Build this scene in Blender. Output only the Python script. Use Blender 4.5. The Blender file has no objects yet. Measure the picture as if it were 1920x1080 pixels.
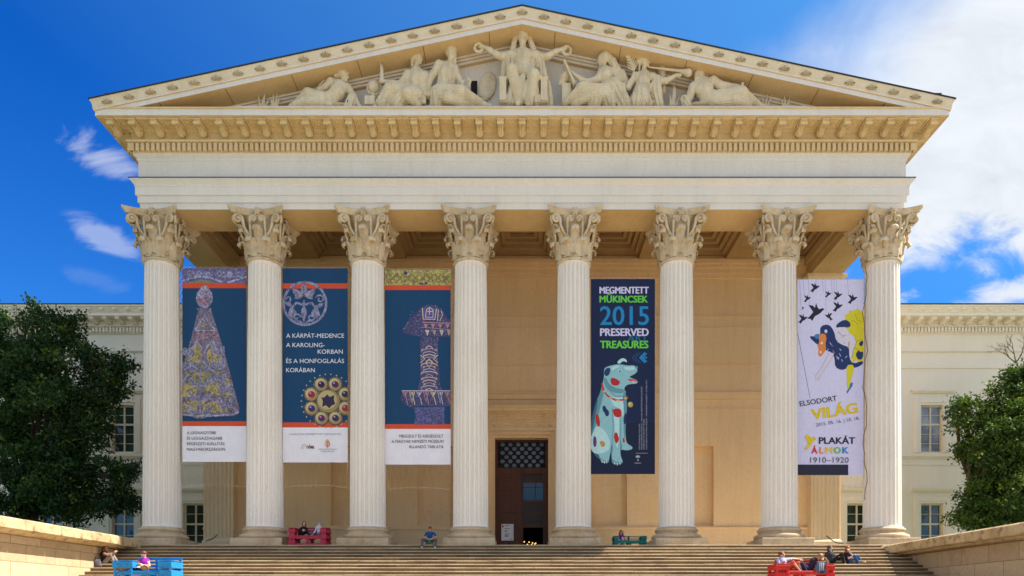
import bpy, math, random
import numpy as np
from mathutils import Vector, Matrix

SC = bpy.context.scene
COL = SC.collection
R = math.radians
rnd = random.Random(7)

# ---------------------------------------------------------------- camera, sky, sun, exposure
F_PX = 1330.0
CAM_Y, CAM_Z = -33.25, -2.75
cam_data = bpy.data.cameras.new("camera")
cam = bpy.data.objects.new("camera", cam_data)
COL.objects.link(cam)
cam.location = (0, CAM_Y, CAM_Z)
cam.rotation_euler = (R(90), 0, 0)
cam_data.sensor_width = 36.0
cam_data.lens = 36.0 * F_PX / 1920.0
cam_data.shift_x = -19.0 / 1920.0
cam_data.shift_y = 597.0 / 1920.0
cam_data.clip_start = 0.1
cam_data.clip_end = 6000
SC.camera = cam

SUN_EL = 51.5
SUN_AZ = 87.0          # degrees clockwise from +Y: almost exactly from the right, a little behind the front
EXPO = 1.53
SKY_STRENGTH = 0.08

sun_data = bpy.data.lights.new("sun", 'SUN')
sun_data.energy = 3.9
sun_data.angle = R(0.5)
sun_data.color = (1.0, 0.945, 0.85)
sun = bpy.data.objects.new("sun", sun_data)
COL.objects.link(sun)
sdir = Vector((math.cos(R(SUN_EL)) * math.sin(R(SUN_AZ)), math.cos(R(SUN_EL)) * math.cos(R(SUN_AZ)), math.sin(R(SUN_EL))))
sun.rotation_euler = sdir.to_track_quat('Z', 'Y').to_euler()
sun.location = (60, 10, 60)

SC.view_settings.view_transform = 'Standard'
SC.view_settings.look = 'None'
SC.view_settings.exposure = EXPO
SC.view_settings.gamma = 1.0
SC.view_settings.use_curve_mapping = False
SC.render.engine = 'CYCLES'
SC.cycles.max_bounces = 7
SC.cycles.diffuse_bounces = 5
SC.cycles.use_denoising = True

world = bpy.data.worlds.new("World")
SC.world = world
world.use_nodes = True


class NT:
    """small helper to wire node trees"""
    def __init__(self, tree):
        self.t = tree
        self.n = tree.nodes
        self.l = tree.links

    def set(self, sock, v):
        if isinstance(v, bpy.types.NodeSocket):
            self.l.new(v, sock)
        elif isinstance(v, (tuple, list)) and len(v) == 3 and sock.type == 'RGBA':
            sock.default_value = (*v, 1)
        else:
            sock.default_value = v

    def node(self, typ, **kw):
        n = self.n.new(typ)
        for k, v in kw.items():
            setattr(n, k, v)
        return n

    def m(self, op, a, b=0.0, c=None, clamp=False):
        n = self.node('ShaderNodeMath', operation=op, use_clamp=clamp)
        self.set(n.inputs[0], a)
        self.set(n.inputs[1], b)
        if c is not None:
            self.set(n.inputs[2], c)
        return n.outputs[0]

    def ramp(self, v, a, b, lo=0.0, hi=1.0, smooth=True):
        n = self.node('ShaderNodeMapRange', interpolation_type='SMOOTHSTEP' if smooth else 'LINEAR')
        self.set(n.inputs['Value'], v)
        n.inputs['From Min'].default_value = a
        n.inputs['From Max'].default_value = b
        n.inputs['To Min'].default_value = lo
        n.inputs['To Max'].default_value = hi
        return n.outputs['Result']

    def noise(self, vec, scale, detail=4.0, rough=0.55, dist=0.0):
        n = self.node('ShaderNodeTexNoise')
        self.set(n.inputs['Vector'], vec)
        n.inputs['Scale'].default_value = scale
        n.inputs['Detail'].default_value = detail
        n.inputs['Roughness'].default_value = rough
        n.inputs['Distortion'].default_value = dist
        return n.outputs['Fac']

    def mix(self, fac, a, b, blend='MIX'):
        n = self.node('ShaderNodeMix', data_type='RGBA', blend_type=blend)
        self.set(n.inputs['Factor'], fac)
        self.set(n.inputs['A'], a) if False else self.set(n.inputs[6], a)
        self.set(n.inputs[7], b)
        return n.outputs[2]

    def xyz(self, x, y, z):
        n = self.node('ShaderNodeCombineXYZ')
        for i, v in enumerate((x, y, z)):
            self.set(n.inputs[i], v)
        return n.outputs[0]


wt = NT(world.node_tree)
for n in list(wt.n):
    wt.n.remove(n)
w_out = wt.node('ShaderNodeOutputWorld')
w_bg = wt.node('ShaderNodeBackground')
sky = wt.node('ShaderNodeTexSky', sky_type='NISHITA', sun_disc=False)
sky.sun_elevation = R(SUN_EL)
sky.sun_rotation = R(SUN_AZ)
sky.altitude = 100
sky.air_density = 1.0
sky.dust_density = 0.4
sky.ozone_density = 3.0
hs = wt.node('ShaderNodeHueSaturation')
hs.inputs['Saturation'].default_value = 1.22
hs.inputs['Value'].default_value = 0.80
wt.l.new(sky.outputs[0], hs.inputs['Color'])
sky_blue = wt.mix(1.0, hs.outputs[0], (0.05, 0.49, 1.04), 'MULTIPLY')
tc = wt.node('ShaderNodeTexCoord')
sp = wt.node('ShaderNodeSeparateXYZ')
wt.l.new(tc.outputs['Generated'], sp.inputs[0])
X, Y, Z = sp.outputs
yy = wt.m('MAXIMUM', Y, 0.05)
u = wt.m('DIVIDE', X, yy)
v = wt.m('DIVIDE', Z, yy)
front = wt.ramp(Y, 0.1, 0.3)
nz1 = wt.m('SUBTRACT', wt.noise(tc.outputs['Generated'], 5.0, 8, 0.6, 0.3), 0.5)
uv = wt.xyz(wt.m('MULTIPLY', u, 1.0), wt.m('MULTIPLY', v, 1.6), 0.3)
nz2 = wt.m('SUBTRACT', wt.noise(uv, 9.0, 8, 0.62, 0.6), 0.5)
# paler air towards the sun and towards the horizon
dotp = wt.node('ShaderNodeVectorMath', operation='DOT_PRODUCT')
wt.l.new(tc.outputs['Generated'], dotp.inputs[0])
dotp.inputs[1].default_value = tuple(sdir)
hz = wt.m('MAXIMUM', wt.ramp(dotp.outputs['Value'], 0.15, 1.0, 0.0, 0.62, smooth=False), wt.ramp(Z, 0.0, 0.6, 0.30, 0.0))
hk = 1.0 / (2 ** EXPO) / SKY_STRENGTH
sky_col = wt.mix(hz, sky_blue, (0.20 * hk, 0.62 * hk, 1.05 * hk))
# the large cloud bank to the right
e1 = wt.m('SUBTRACT', u, wt.m('MULTIPLY_ADD', wt.m('MAXIMUM', wt.m('SUBTRACT', v, 0.78), 0.0), 1.25, 0.355))
e1 = wt.m('ADD', e1, wt.m('MULTIPLY', nz1, 0.30))
m1 = wt.ramp(e1, -0.10, 0.22)
e2 = wt.m('ADD', v, wt.m('ADD', wt.m('MULTIPLY', nz2, 0.34), wt.m('MULTIPLY', wt.m('SUBTRACT', u, 0.6), 0.02)))
m1 = wt.m('MULTIPLY', m1, wt.ramp(e2, 0.45, 0.56))


def wisp(cu, cv, su, sv, rot, amp):
    du = wt.m('SUBTRACT', u, cu)
    dv = wt.m('SUBTRACT', v, cv)
    c, s = math.cos(rot), math.sin(rot)
    a = wt.m('DIVIDE', wt.m('ADD', wt.m('MULTIPLY', du, c), wt.m('MULTIPLY', dv, s)), su)
    b = wt.m('DIVIDE', wt.m('SUBTRACT', wt.m('MULTIPLY', dv, c), wt.m('MULTIPLY', du, s)), sv)
    r2 = wt.m('ADD', wt.m('MULTIPLY', a, a), wt.m('MULTIPLY', b, b))
    g = wt.m('EXPONENT', wt.m('MULTIPLY', r2, -1.0))
    g = wt.m('ADD', g, wt.m('MULTIPLY', nz2, 2.8))
    g = wt.ramp(g, 0.28, 1.05, 0.0, amp)
    return wt.m('MULTIPLY', g, wt.ramp(r2, 1.4, 3.4, 1.0, 0.0))


cl = m1
for args in ((-0.59, 0.63, 0.075, 0.028, -0.38, 0.46), (-0.592, 0.522, 0.045, 0.016, -0.42, 0.34),
             (0.70, 0.443, 0.11, 0.028, 0.25, 0.95), (0.575, 0.50, 0.03, 0.03, 0.3, 0.6),
             (-0.60, 0.46, 0.05, 0.012, -0.3, 0.06)):
    cl = wt.m('MAXIMUM', cl, wisp(*args))
cl = wt.m('MULTIPLY', cl, front)
back = wt.m('MULTIPLY', wt.ramp(wt.noise(tc.outputs['Generated'], 2.4, 6, 0.6), 0.38, 0.56), wt.m('SUBTRACT', 1.0, front))  # unseen cloud cover behind the camera, thickened to whiten light on the front
back = wt.m('MULTIPLY', back, wt.ramp(Z, 0.02, 0.2))
cl = wt.m('MINIMUM', wt.m('MAXIMUM', cl, back), 1.0)
cmod = wt.ramp(nz2, -0.25, 0.25, 0.92, 1.06)
k = 0.96 / (2 ** EXPO) / SKY_STRENGTH
ccol = wt.mix(1.0, (0.88 * k, 0.93 * k, 1.0 * k), wt.xyz(cmod, cmod, cmod), 'MULTIPLY')
final = wt.mix(cl, sky_col, ccol)
wt.l.new(final, w_bg.inputs['Color'])
w_bg.inputs['Strength'].default_value = SKY_STRENGTH
wt.l.new(w_bg.outputs[0], w_out.inputs[0])


# ---------------------------------------------------------------- helpers
def tag(o, label=None, cat=None, group=None, kind=None):
    if label: o['label'] = label
    if cat: o['category'] = cat
    if group: o['group'] = group
    if kind: o['kind'] = kind
    return o


def empty(name, loc=(0, 0, 0), parent=None):
    o = bpy.data.objects.new(name, None)
    COL.objects.link(o)
    o.location = loc
    o.empty_display_size = 0.2
    if parent: o.parent = parent
    return o


def at(px, py, y):
    """world point at real depth y seen at full-size pixel (px, py)"""
    s = F_PX / (y - CAM_Y)
    return Vector(((px - 979.0) / s, y, CAM_Z + (1137.0 - py) / s))


class MB:
    def __init__(self):
        self.v, self.f, self.mi, self.cur, self.cols, self.smooth = [], [], [], 0, None, []
        self.sm = False

    def face(self, *pts):
        b = len(self.v)
        self.v.extend([tuple(p) for p in pts])
        self.f.append(tuple(range(b, b + len(pts))))
        self.mi.append(self.cur)
        self.smooth.append(self.sm)

    def raw(self, verts, faces, smooth=None):
        b = len(self.v)
        self.v.extend([tuple(p) for p in verts])
        s = self.sm if smooth is None else smooth
        for f in faces:
            self.f.append(tuple(i + b for i in f))
            self.mi.append(self.cur)
            self.smooth.append(s)

    def box(self, x0, x1, y0, y1, z0, z1, M=None):
        vs = [Vector((x, y, z)) for z in (z0, z1) for y in (y0, y1) for x in (x0, x1)]
        if M is not None: vs = [M @ p for p in vs]
        self.raw(vs, [(0, 2, 3, 1), (4, 5, 7, 6), (0, 1, 5, 4), (2, 6, 7, 3), (0, 4, 6, 2), (1, 3, 7, 5)], False)

    def bbox(self, x0, x1, y0, y1, z0, z1, b=0.02, M=None):
        """box with chamfered edges"""
        b = min(b, (x1 - x0) * .45, (y1 - y0) * .45, (z1 - z0) * .45)
        vs, idx = [], {}
        for sx in (0, 1):
            for sy in (0, 1):
                for sz in (0, 1):
                    for ax in range(3):
                        p = [(x1 if sx else x0), (y1 if sy else y0), (z1 if sz else z0)]
                        s = (sx, sy, sz)
                        for a in range(3):
                            if a != ax: p[a] += (-b if s[a] else b)
                        idx[(sx, sy, sz, ax)] = len(vs)
                        q = Vector(p)
                        vs.append(M @ q if M is not None else q)
        fs = []
        for ax in range(3):
            o1, o2 = [a for a in range(3) if a != ax]
            for s in (0, 1):
                q = []
                for (a, c) in ((0, 0), (1, 0), (1, 1), (0, 1)):
                    t = [0, 0, 0]; t[ax] = s; t[o1] = a; t[o2] = c
                    q.append(idx[(*t, ax)])
                flip = (s == 1) ^ (ax == 1)
                fs.append(tuple(q) if flip else tuple(reversed(q)))
        for ax in range(3):                                   # edges running along ax
            o1, o2 = [a for a in range(3) if a != ax]
            for a in (0, 1):
                for c in (0, 1):
                    t0 = [0, 0, 0]; t0[o1] = a; t0[o2] = c
                    t1 = list(t0); t1[ax] = 1
                    fs.append((idx[(*t0, o1)], idx[(*t1, o1)], idx[(*t1, o2)], idx[(*t0, o2)]))
        for sx in (0, 1):
            for sy in (0, 1):
                for sz in (0, 1):
                    fs.append(tuple(idx[(sx, sy, sz, a)] for a in range(3)))
        self.raw(vs, fs, False)

    def prism(self, poly, d, M):
        """polygon (a,b) in the local XZ plane extruded from y=0 to y=d"""
        n = len(poly)
        vs = [M @ Vector((a, 0, b)) for a, b in poly] + [M @ Vector((a, d, b)) for a, b in poly]
        fs = [tuple(range(n)), tuple(range(2 * n - 1, n - 1, -1))]
        fs += [(i, i + n, (i + 1) % n + n, (i + 1) % n) for i in range(n)]
        self.raw(vs, fs, False)

    def lathe(self, prof, n=24, c=(0, 0, 0), smooth=True, cap=True):
        vs, fs = [], []
        for r, z in prof:
            for i in range(n):
                a = 2 * math.pi * i / n
                vs.append((c[0] + r * math.cos(a), c[1] + r * math.sin(a), c[2] + z))
        for j in range(len(prof) - 1):
            for i in range(n):
                k = (i + 1) % n
                fs.append((j * n + i, j * n + k, (j + 1) * n + k, (j + 1) * n + i))
        self.raw(vs, fs, smooth)
        if cap:
            self.raw([vs[i] for i in range(n)], [tuple(reversed(range(n)))], False)
            self.raw([vs[-n + i] for i in range(n)], [tuple(range(n))], False)

    def tube(self, pts, rad, n=8, cap=True, smooth=True):
        pts = [Vector(p) for p in pts]
        if not isinstance(rad, (list, tuple)): rad = [rad] * len(pts)
        vs, fs, up = [], [], None
        for i, p in enumerate(pts):
            t = (pts[min(i + 1, len(pts) - 1)] - pts[max(i - 1, 0)])
            if t.length < 1e-9: t = Vector((0, 0, 1))
            t.normalize()
            if up is None:
                up = Vector((0, 0, 1)) if abs(t.z) < .9 else Vector((1, 0, 0))
            a = up - t * up.dot(t)
            if a.length < 1e-6: a = t.orthogonal()
            a.normalize()
            up = a
            b = t.cross(a)
            for k in range(n):
                an = 2 * math.pi * k / n
                vs.append(p + (a * math.cos(an) + b * math.sin(an)) * rad[i])
        for j in range(len(pts) - 1):
            for k in range(n):
                q = (k + 1) % n
                fs.append((j * n + k, j * n + q, (j + 1) * n + q, (j + 1) * n + k))
        self.raw(vs, fs, smooth)
        if cap:
            self.raw(vs[:n], [tuple(reversed(range(n)))], False)
            self.raw(vs[-n:], [tuple(range(n))], False)

    def grid(self, rows, smooth=True, close=False):
        n = len(rows[0])
        vs = [p for r in rows for p in r]
        fs = []
        for j in range(len(rows) - 1):
            for i in range(n if close else n - 1):
                k = (i + 1) % n
                fs.append((j * n + i, j * n + k, (j + 1) * n + k, (j + 1) * n + i))
        self.raw(vs, fs, smooth)

    def ring(self, xh, yf, yb, prof, xc=0.0):
        """profile (p, z) swept round left side, front and right side of a block"""
        for (p0, z0), (p1, z1) in zip(prof[:-1], prof[1:]):
            def c(p, z):
                return [(xc - xh - p, yb, z), (xc - xh - p, yf - p, z), (xc + xh + p, yf - p, z), (xc + xh + p, yb, z)]
            a, b = c(p0, z0), c(p1, z1)
            for i in range(3):
                self.face(a[i], a[i + 1], b[i + 1], b[i])

    def add(self, other, M=None):
        b = len(self.v)
        self.v.extend([tuple(M @ Vector(p)) for p in other.v] if M is not None else other.v)
        self.f.extend([tuple(i + b for i in f) for f in other.f])
        self.mi.extend([self.cur] * len(other.f))
        self.smooth.extend(other.smooth)

    def build(self, name, mats, parent=None, merge=False):
        me = bpy.data.meshes.new(name)
        org = parent.matrix_world.translation if False else None
        me.from_pydata(self.v, [], self.f)
        if not isinstance(mats, (list, tuple)): mats = [mats]
        for m in mats: me.materials.append(m)
        me.polygons.foreach_set('material_index', self.mi)
        me.polygons.foreach_set('use_smooth', self.smooth)
        if self.cols:
            ca = me.color_attributes.new('print', 'FLOAT_COLOR', 'CORNER')
            arr = []
            for f, c in zip(self.f, self.cols):
                arr.extend((*c, 1.0) * len(f))
            ca.data.foreach_set('color', arr)
        me.update()
        o = bpy.data.objects.new(name, me)
        COL.objects.link(o)
        if parent is not None: o.parent = parent
        return o


def recenter(o, p):
    """move a mesh's origin to world point p without moving its geometry"""
    p = Vector(p)
    o.data.transform(Matrix.Translation(-p))
    o.location = p
    return o


def wall_open(mb, x0, x1, z0, z1, y, openings, depth=0.3, back=False):
    """front wall face (normal -Y) with rectangular holes, their reveals and optional back panels"""
    xs = sorted({x0, x1, *[o[0] for o in openings], *[o[1] for o in openings]})
    zs = sorted({z0, z1, *[o[2] for o in openings], *[o[3] for o in openings]})
    for i in range(len(xs) - 1):
        for j in range(len(zs) - 1):
            cx, cz = (xs[i] + xs[i + 1]) / 2, (zs[j] + zs[j + 1]) / 2
            if any(o[0] < cx < o[1] and o[2] < cz < o[3] for o in openings): continue
            mb.face((xs[i], y, zs[j]), (xs[i + 1], y, zs[j]), (xs[i + 1], y, zs[j + 1]), (xs[i], y, zs[j + 1]))
    for o in openings:
        a, b, c, d = o[:4]
        dp = o[4] if len(o) > 4 else depth
        e = y + dp
        mb.face((a, y, c), (a, y, d), (a, e, d), (a, e, c))
        mb.face((b, y, c), (b, e, c), (b, e, d), (b, y, d))
        mb.face((a, y, d), (b, y, d), (b, e, d), (a, e, d))
        mb.face((a, y, c), (a, e, c), (b, e, c), (b, y, c))
        if back or (len(o) > 5 and o[5]):
            mb.face((a, e, c), (b, e, c), (b, e, d), (a, e, d))


# ---------------------------------------------------------------- materials
def new_mat(name):
    m = bpy.data.materials.new(name)
    m.use_nodes = True
    t = NT(m.node_tree)
    b = t.n['Principled BSDF']
    return m, t, b


def pos(t):
    return t.node('ShaderNodeNewGeometry').outputs['Position']


def stucco(name, c1, c2, scale=0.45, rough=0.85, streak=0.5, bump=0.15, spots=None, obj_var=False, spot_lo=0.56):
    m, t, b = new_mat(name)
    p = pos(t)
    n1 = t.noise(p, scale, 5, 0.6)
    mp = t.node('ShaderNodeVectorMath', operation='MULTIPLY')
    t.l.new(p, mp.inputs[0])
    mp.inputs[1].default_value = (3.5, 3.5, 0.22)
    n2 = t.noise(mp.outputs[0], 1.0, 4, 0.6)
    f = t.m('ADD', t.m('MULTIPLY', t.ramp(n1, 0.38, 0.68), 1 - streak), t.m('MULTIPLY', t.ramp(n2, 0.42, 0.72), streak))
    col = t.mix(f, c1, c2)
    n3 = t.noise(p, 14.0, 3, 0.6)
    col = t.mix(t.ramp(n3, 0.35, 0.7, 0.0, 0.22), col, tuple(x * 0.75 for x in c2))
    if obj_var:
        oi = t.node('ShaderNodeObjectInfo')
        col = t.mix(t.m('MULTIPLY', oi.outputs['Random'], 0.30), col, tuple(x * 0.72 for x in c2))
    if spots:
        n4 = t.noise(p, 3.2, 6, 0.7)
        col = t.mix(t.ramp(n4, spot_lo, spot_lo + 0.18, 0.0, 0.8), col, spots)
    b.inputs['Base Color'].default_value = (*c1, 1)
    t.l.new(col, b.inputs['Base Color'])
    b.inputs['Roughness'].default_value = rough
    b.inputs['Specular IOR Level'].default_value = 0.25
    bp = t.node('ShaderNodeBump')
    bp.inputs['Strength'].default_value = bump
    bp.inputs['Distance'].default_value = 0.03
    t.l.new(t.noise(p, 22.0, 5, 0.65), bp.inputs['Height'])
    t.l.new(bp.outputs[0], b.inputs['Normal'])
    return m


def paint(name, c, rough=0.5, metal=0.0, var=0.15, scale=6.0, spec=0.4):
    m, t, b = new_mat(name)
    p = pos(t)
    n = t.noise(p, scale, 4, 0.6)
    t.l.new(t.mix(t.ramp(n, 0.3, 0.7), c, tuple(x * (1 - var) for x in c)), b.inputs['Base Color'])
    b.inputs['Roughness'].default_value = rough
    b.inputs['Metallic'].default_value = metal
    b.inputs['Specular IOR Level'].default_value = spec
    return m


def ashlar(name, c1, c2, mortar, axes, bw, bh, off=(0, 0), rough=0.9, stain=(0.12, 0.09, 0.06), stain_amt=0.7, msize=0.012, bump=0.3):
    """blocks laid on the plane given by axes, e.g. 'xz' or 'yz'"""
    m, t, b = new_mat(name)
    p = pos(t)
    s = t.node('ShaderNodeSeparateXYZ')
    t.l.new(p, s.inputs[0])
    d = {'x': 0, 'y': 1, 'z': 2}
    vec = t.xyz(t.m('ADD', s.outputs[d[axes[0]]], off[0]), t.m('ADD', s.outputs[d[axes[1]]], off[1]), 0.0)
    br = t.node('ShaderNodeTexBrick')
    t.l.new(vec, br.inputs['Vector'])
    br.inputs['Color1'].default_value = (*c1, 1)
    br.inputs['Color2'].default_value = (*c2, 1)
    br.inputs['Mortar'].default_value = (*mortar, 1)
    br.inputs['Scale'].default_value = 1.0
    br.inputs['Brick Width'].default_value = bw
    br.inputs['Row Height'].default_value = bh
    br.inputs['Mortar Size'].default_value = msize
    br.inputs['Mortar Smooth'].default_value = 0.2
    n1 = t.noise(p, 1.3, 7, 0.68)
    n2 = t.noise(p, 9.0, 5, 0.65)
    col = t.mix(t.ramp(n1, 0.47, 0.72, 0.0, stain_amt), br.outputs['Color'], stain)
    col = t.mix(t.ramp(n2, 0.35, 0.75, 0.0, 0.35), col, tuple(x * 0.6 for x in c2))
    t.l.new(col, b.inputs['Base Color'])
    b.inputs['Roughness'].default_value = rough
    b.inputs['Specular IOR Level'].default_value = 0.2
    bp = t.node('ShaderNodeBump')
    bp.inputs['Strength'].default_value = bump
    bp.inputs['Distance'].default_value = 0.02
    h = t.m('SUBTRACT', t.m('MULTIPLY', n2, 0.7), br.outputs['Fac'])
    t.l.new(h, bp.inputs['Height'])
    t.l.new(bp.outputs[0], b.inputs['Normal'])
    return m


MT = {}
MT['column'] = stucco('column_stucco', (0.87, 0.83, 0.77), (0.79, 0.74, 0.67), 0.35, streak=0.35, bump=0.06, obj_var=True, spots=(0.72, 0.65, 0.54))
MT['stucco'] = stucco('cream_stucco', (0.71, 0.69, 0.645), (0.64, 0.615, 0.56), 0.4, streak=0.45)
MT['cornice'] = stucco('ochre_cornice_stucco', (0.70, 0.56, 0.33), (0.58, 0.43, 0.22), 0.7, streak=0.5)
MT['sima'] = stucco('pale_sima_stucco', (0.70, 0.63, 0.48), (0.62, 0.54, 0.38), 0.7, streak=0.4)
MT['ornament'] = stucco('weathered_ornament', (0.50, 0.40, 0.25), (0.38, 0.29, 0.16), 2.0, streak=0.3)
MT['rear'] = stucco('bounce_tinted_wall_stucco', (0.88, 0.65, 0.385), (0.80, 0.56, 0.31), 0.3, streak=0.45, spots=(0.69, 0.47, 0.245))  # same cream as the front, with warm bounced light put into the colour
MT['soffit'] = stucco('shade_toned_soffit_stucco', (0.64, 0.47, 0.25), (0.54, 0.37, 0.18), 0.4, streak=0.3)  # ochre darkened to stand for shade and warm bounce on undersides
MT['capital'] = stucco('weathered_capital_stone', (0.66, 0.56, 0.40), (0.46, 0.34, 0.19), 1.6, streak=0.4, spots=(0.24, 0.14, 0.07), obj_var=True)
MT['base'] = stucco('weathered_base_stone', (0.56, 0.44, 0.30), (0.40, 0.29, 0.17), 1.2, streak=0.3, bump=0.5, spots=(0.22, 0.15, 0.09))
MT['statue'] = stucco('statue_stone', (0.70, 0.62, 0.45), (0.52, 0.43, 0.27), 1.8, streak=0.6, spots=(0.36, 0.28, 0.17), spot_lo=0.58)
MT['wing'] = stucco('wing_stucco', (0.86, 0.80, 0.68), (0.80, 0.735, 0.60), 0.3, streak=0.4)
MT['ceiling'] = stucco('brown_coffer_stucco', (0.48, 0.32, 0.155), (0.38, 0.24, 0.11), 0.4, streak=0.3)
MT['fluted'] = stucco('anta_stucco', (0.80, 0.64, 0.42), (0.72, 0.55, 0.34), 0.35, streak=0.5)
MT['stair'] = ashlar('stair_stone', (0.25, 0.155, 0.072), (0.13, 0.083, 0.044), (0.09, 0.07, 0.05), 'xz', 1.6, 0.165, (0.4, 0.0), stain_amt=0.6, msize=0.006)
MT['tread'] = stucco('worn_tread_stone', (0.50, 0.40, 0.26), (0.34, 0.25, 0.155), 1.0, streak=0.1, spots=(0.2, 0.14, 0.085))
MT['floor'] = ashlar('platform_paving', (0.50, 0.42, 0.30), (0.44, 0.36, 0.26), (0.2, 0.16, 0.1), 'xy', 1.4, 0.9, stain_amt=0.3)
MT['parapet'] = ashlar('parapet_ashlar', (0.56, 0.43, 0.28), (0.46, 0.34, 0.205), (0.24, 0.165, 0.085), 'yz', 1.55, 0.62, (0.3, 0.57), stain=(0.26, 0.19, 0.11), stain_amt=0.45, msize=0.014)
MT['coping'] = stucco('coping_stone', (0.56, 0.42, 0.24), (0.38, 0.26, 0.13), 0.9, streak=0.2, bump=0.6, spots=(0.15, 0.105, 0.06), spot_lo=0.49)
MT['ground'] = stucco('gravel_ground', (0.44, 0.37, 0.27), (0.36, 0.30, 0.215), 0.8, streak=0.0, bump=0.5)
MT['unseen_lawn'] = stucco('lawn_grass', (0.06, 0.10, 0.025), (0.035, 0.065, 0.015), 1.5, streak=0.0, bump=0.8)
MT['joint'] = paint('open_joint', (0.16, 0.11, 0.06), 0.9)
MT['roofmetal'] = paint('dark_roof_metal', (0.05, 0.05, 0.05), 0.5, 0.6)
MT['flash'] = paint('lead_flashing', (0.10, 0.095, 0.09), 0.6, 0.3)
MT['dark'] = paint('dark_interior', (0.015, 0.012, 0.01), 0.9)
MT['wood'] = stucco('door_wood', (0.10, 0.034, 0.016), (0.06, 0.022, 0.011), 2.0, rough=0.45, streak=0.8)
MT['win'] = paint('window_paint', (0.70, 0.62, 0.47), 0.5)
MT['chain'] = paint('black_iron', (0.02, 0.02, 0.02), 0.45, 0.5)


def glass_mat(name, c, rough=0.04):
    m, t, b = new_mat(name)
    p = pos(t)
    n = t.noise(p, 0.9, 3, 0.5)
    t.l.new(t.mix(t.ramp(n, 0.35, 0.65), c, tuple(x * 0.45 for x in c)), b.inputs['Base Color'])
    b.inputs['Roughness'].default_value = rough
    b.inputs['Specular IOR Level'].default_value = 0.9
    bp = t.node('ShaderNodeBump')
    bp.inputs['Strength'].default_value = 0.05
    t.l.new(t.noise(p, 1.7, 2, 0.5), bp.inputs['Height'])
    t.l.new(bp.outputs[0], b.inputs['Normal'])
    return m


MT['glass'] = glass_mat('window_glass', (0.045, 0.065, 0.05))
MT['curtain'] = paint('white_blind', (0.50, 0.53, 0.55), 0.8)
# ---------------------------------------------------------------- the setting: ground, steps, platform
GZ = -4.29
mb = MB()
mb.face((-3000, -400, GZ), (3000, -400, GZ), (3000, 3000, GZ), (-3000, 3000, GZ))
tag(mb.build('ground', MT['ground']), kind='structure')
for lx0, lx1, ly0, ly1 in ((-90, -19.5, -60, 8.8), (19.5, 90, -10, 8.8)):  # unseen grass, put in to cut bounced light, mainly on the left
    mb = MB()
    mb.face((lx0, ly0, GZ + .02), (lx1, ly0, GZ + .02), (lx1, ly1, GZ + .02), (lx0, ly1, GZ + .02))
    tag(mb.build('unseen_lawn', MT['unseen_lawn']), kind='structure')

RISER, TREAD, SX0, SX1, EDGE = 0.165, 0.38, -18.0, 17.0, -1.62
mb = MB()
N_ST = 26
y, z = EDGE, 0.0
land = {11: 3.0}
for i in range(N_ST):
    zb = z - RISER
    # rounded, worn nosing, then the riser
    nose = [(y, z), (y - 0.014, z - 0.004), (y - 0.025, z - 0.013), (y - 0.029, z - 0.026), (y - 0.024, z - 0.042)]
    cuts = [SX0]
    xx = SX0
    while xx < SX1 - 2.2:
        xx += rnd.uniform(1.4, 2.1); cuts.append(xx)
    cuts.append(SX1)
    for a, b in zip(cuts[:-1], cuts[1:]):
        dz = rnd.uniform(-0.007, 0.002); dy = rnd.uniform(-0.006, 0.006)
        mb.cur = 1
        for (ya, za), (yb, zb2) in zip(nose[:-1], nose[1:]):
            mb.face((a + .004, ya + dy, za + dz), (a + .004, yb + dy, zb2 + dz), (b - .004, yb + dy, zb2 + dz), (b - .004, ya + dy, za + dz))
        mb.face((a + .004, nose[0][0] + dy, z + dz), (b - .004, nose[0][0] + dy, z + dz), (b - .004, y + 0.06, z + dz - 0.002), (a + .004, y + 0.06, z + dz - 0.002))
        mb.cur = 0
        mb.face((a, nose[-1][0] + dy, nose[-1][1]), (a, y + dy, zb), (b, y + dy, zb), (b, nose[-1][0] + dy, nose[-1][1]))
    mb.cur = 1
    mb.face((SX0, y + .012, zb), (SX1, y + .012, zb), (SX1, y + .012, z - .012), (SX0, y + .012, z - .012))
    run = land.get(i, TREAD)
    mb.cur = 1
    mb.face((SX0, y - run, zb - 0.004), (SX1, y - run, zb - 0.004), (SX1, y + 0.02, zb - 0.004), (SX0, y + 0.02, zb - 0.004))
    y -= run
    z = zb
mb.cur = 0
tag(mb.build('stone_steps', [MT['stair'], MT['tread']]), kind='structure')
STEP_END = y


def step_z(i): return -RISER * i


def step_y(i): return EDGE - TREAD * i            # riser face below level i (valid down to the landing)


LAND_Z = -RISER * 12
mb = MB()
mb.face((-18.6, EDGE + .02, -0.006), (18.6, EDGE + .02, -0.006), (18.6, 6.4, -0.006), (-18.6, 6.4, -0.006))
mb.cur = 1
for sx in (-18.6, 18.6):
    mb.face((sx, EDGE, GZ), (sx, EDGE, -0.006), (sx, 9, -0.006), (sx, 9, GZ))
mb.face((-18.6, EDGE + .02, GZ), (SX0, EDGE + .02, GZ), (SX0, EDGE + .02, -.006), (-18.6, EDGE + .02, -.006))
mb.face((SX1, EDGE + .02, GZ), (18.6, EDGE + .02, GZ), (18.6, EDGE + .02, -.006), (SX1, EDGE + .02, -.006))
tag(mb.build('portico_floor', [MT['floor'], MT['base']]), kind='structure')

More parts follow.
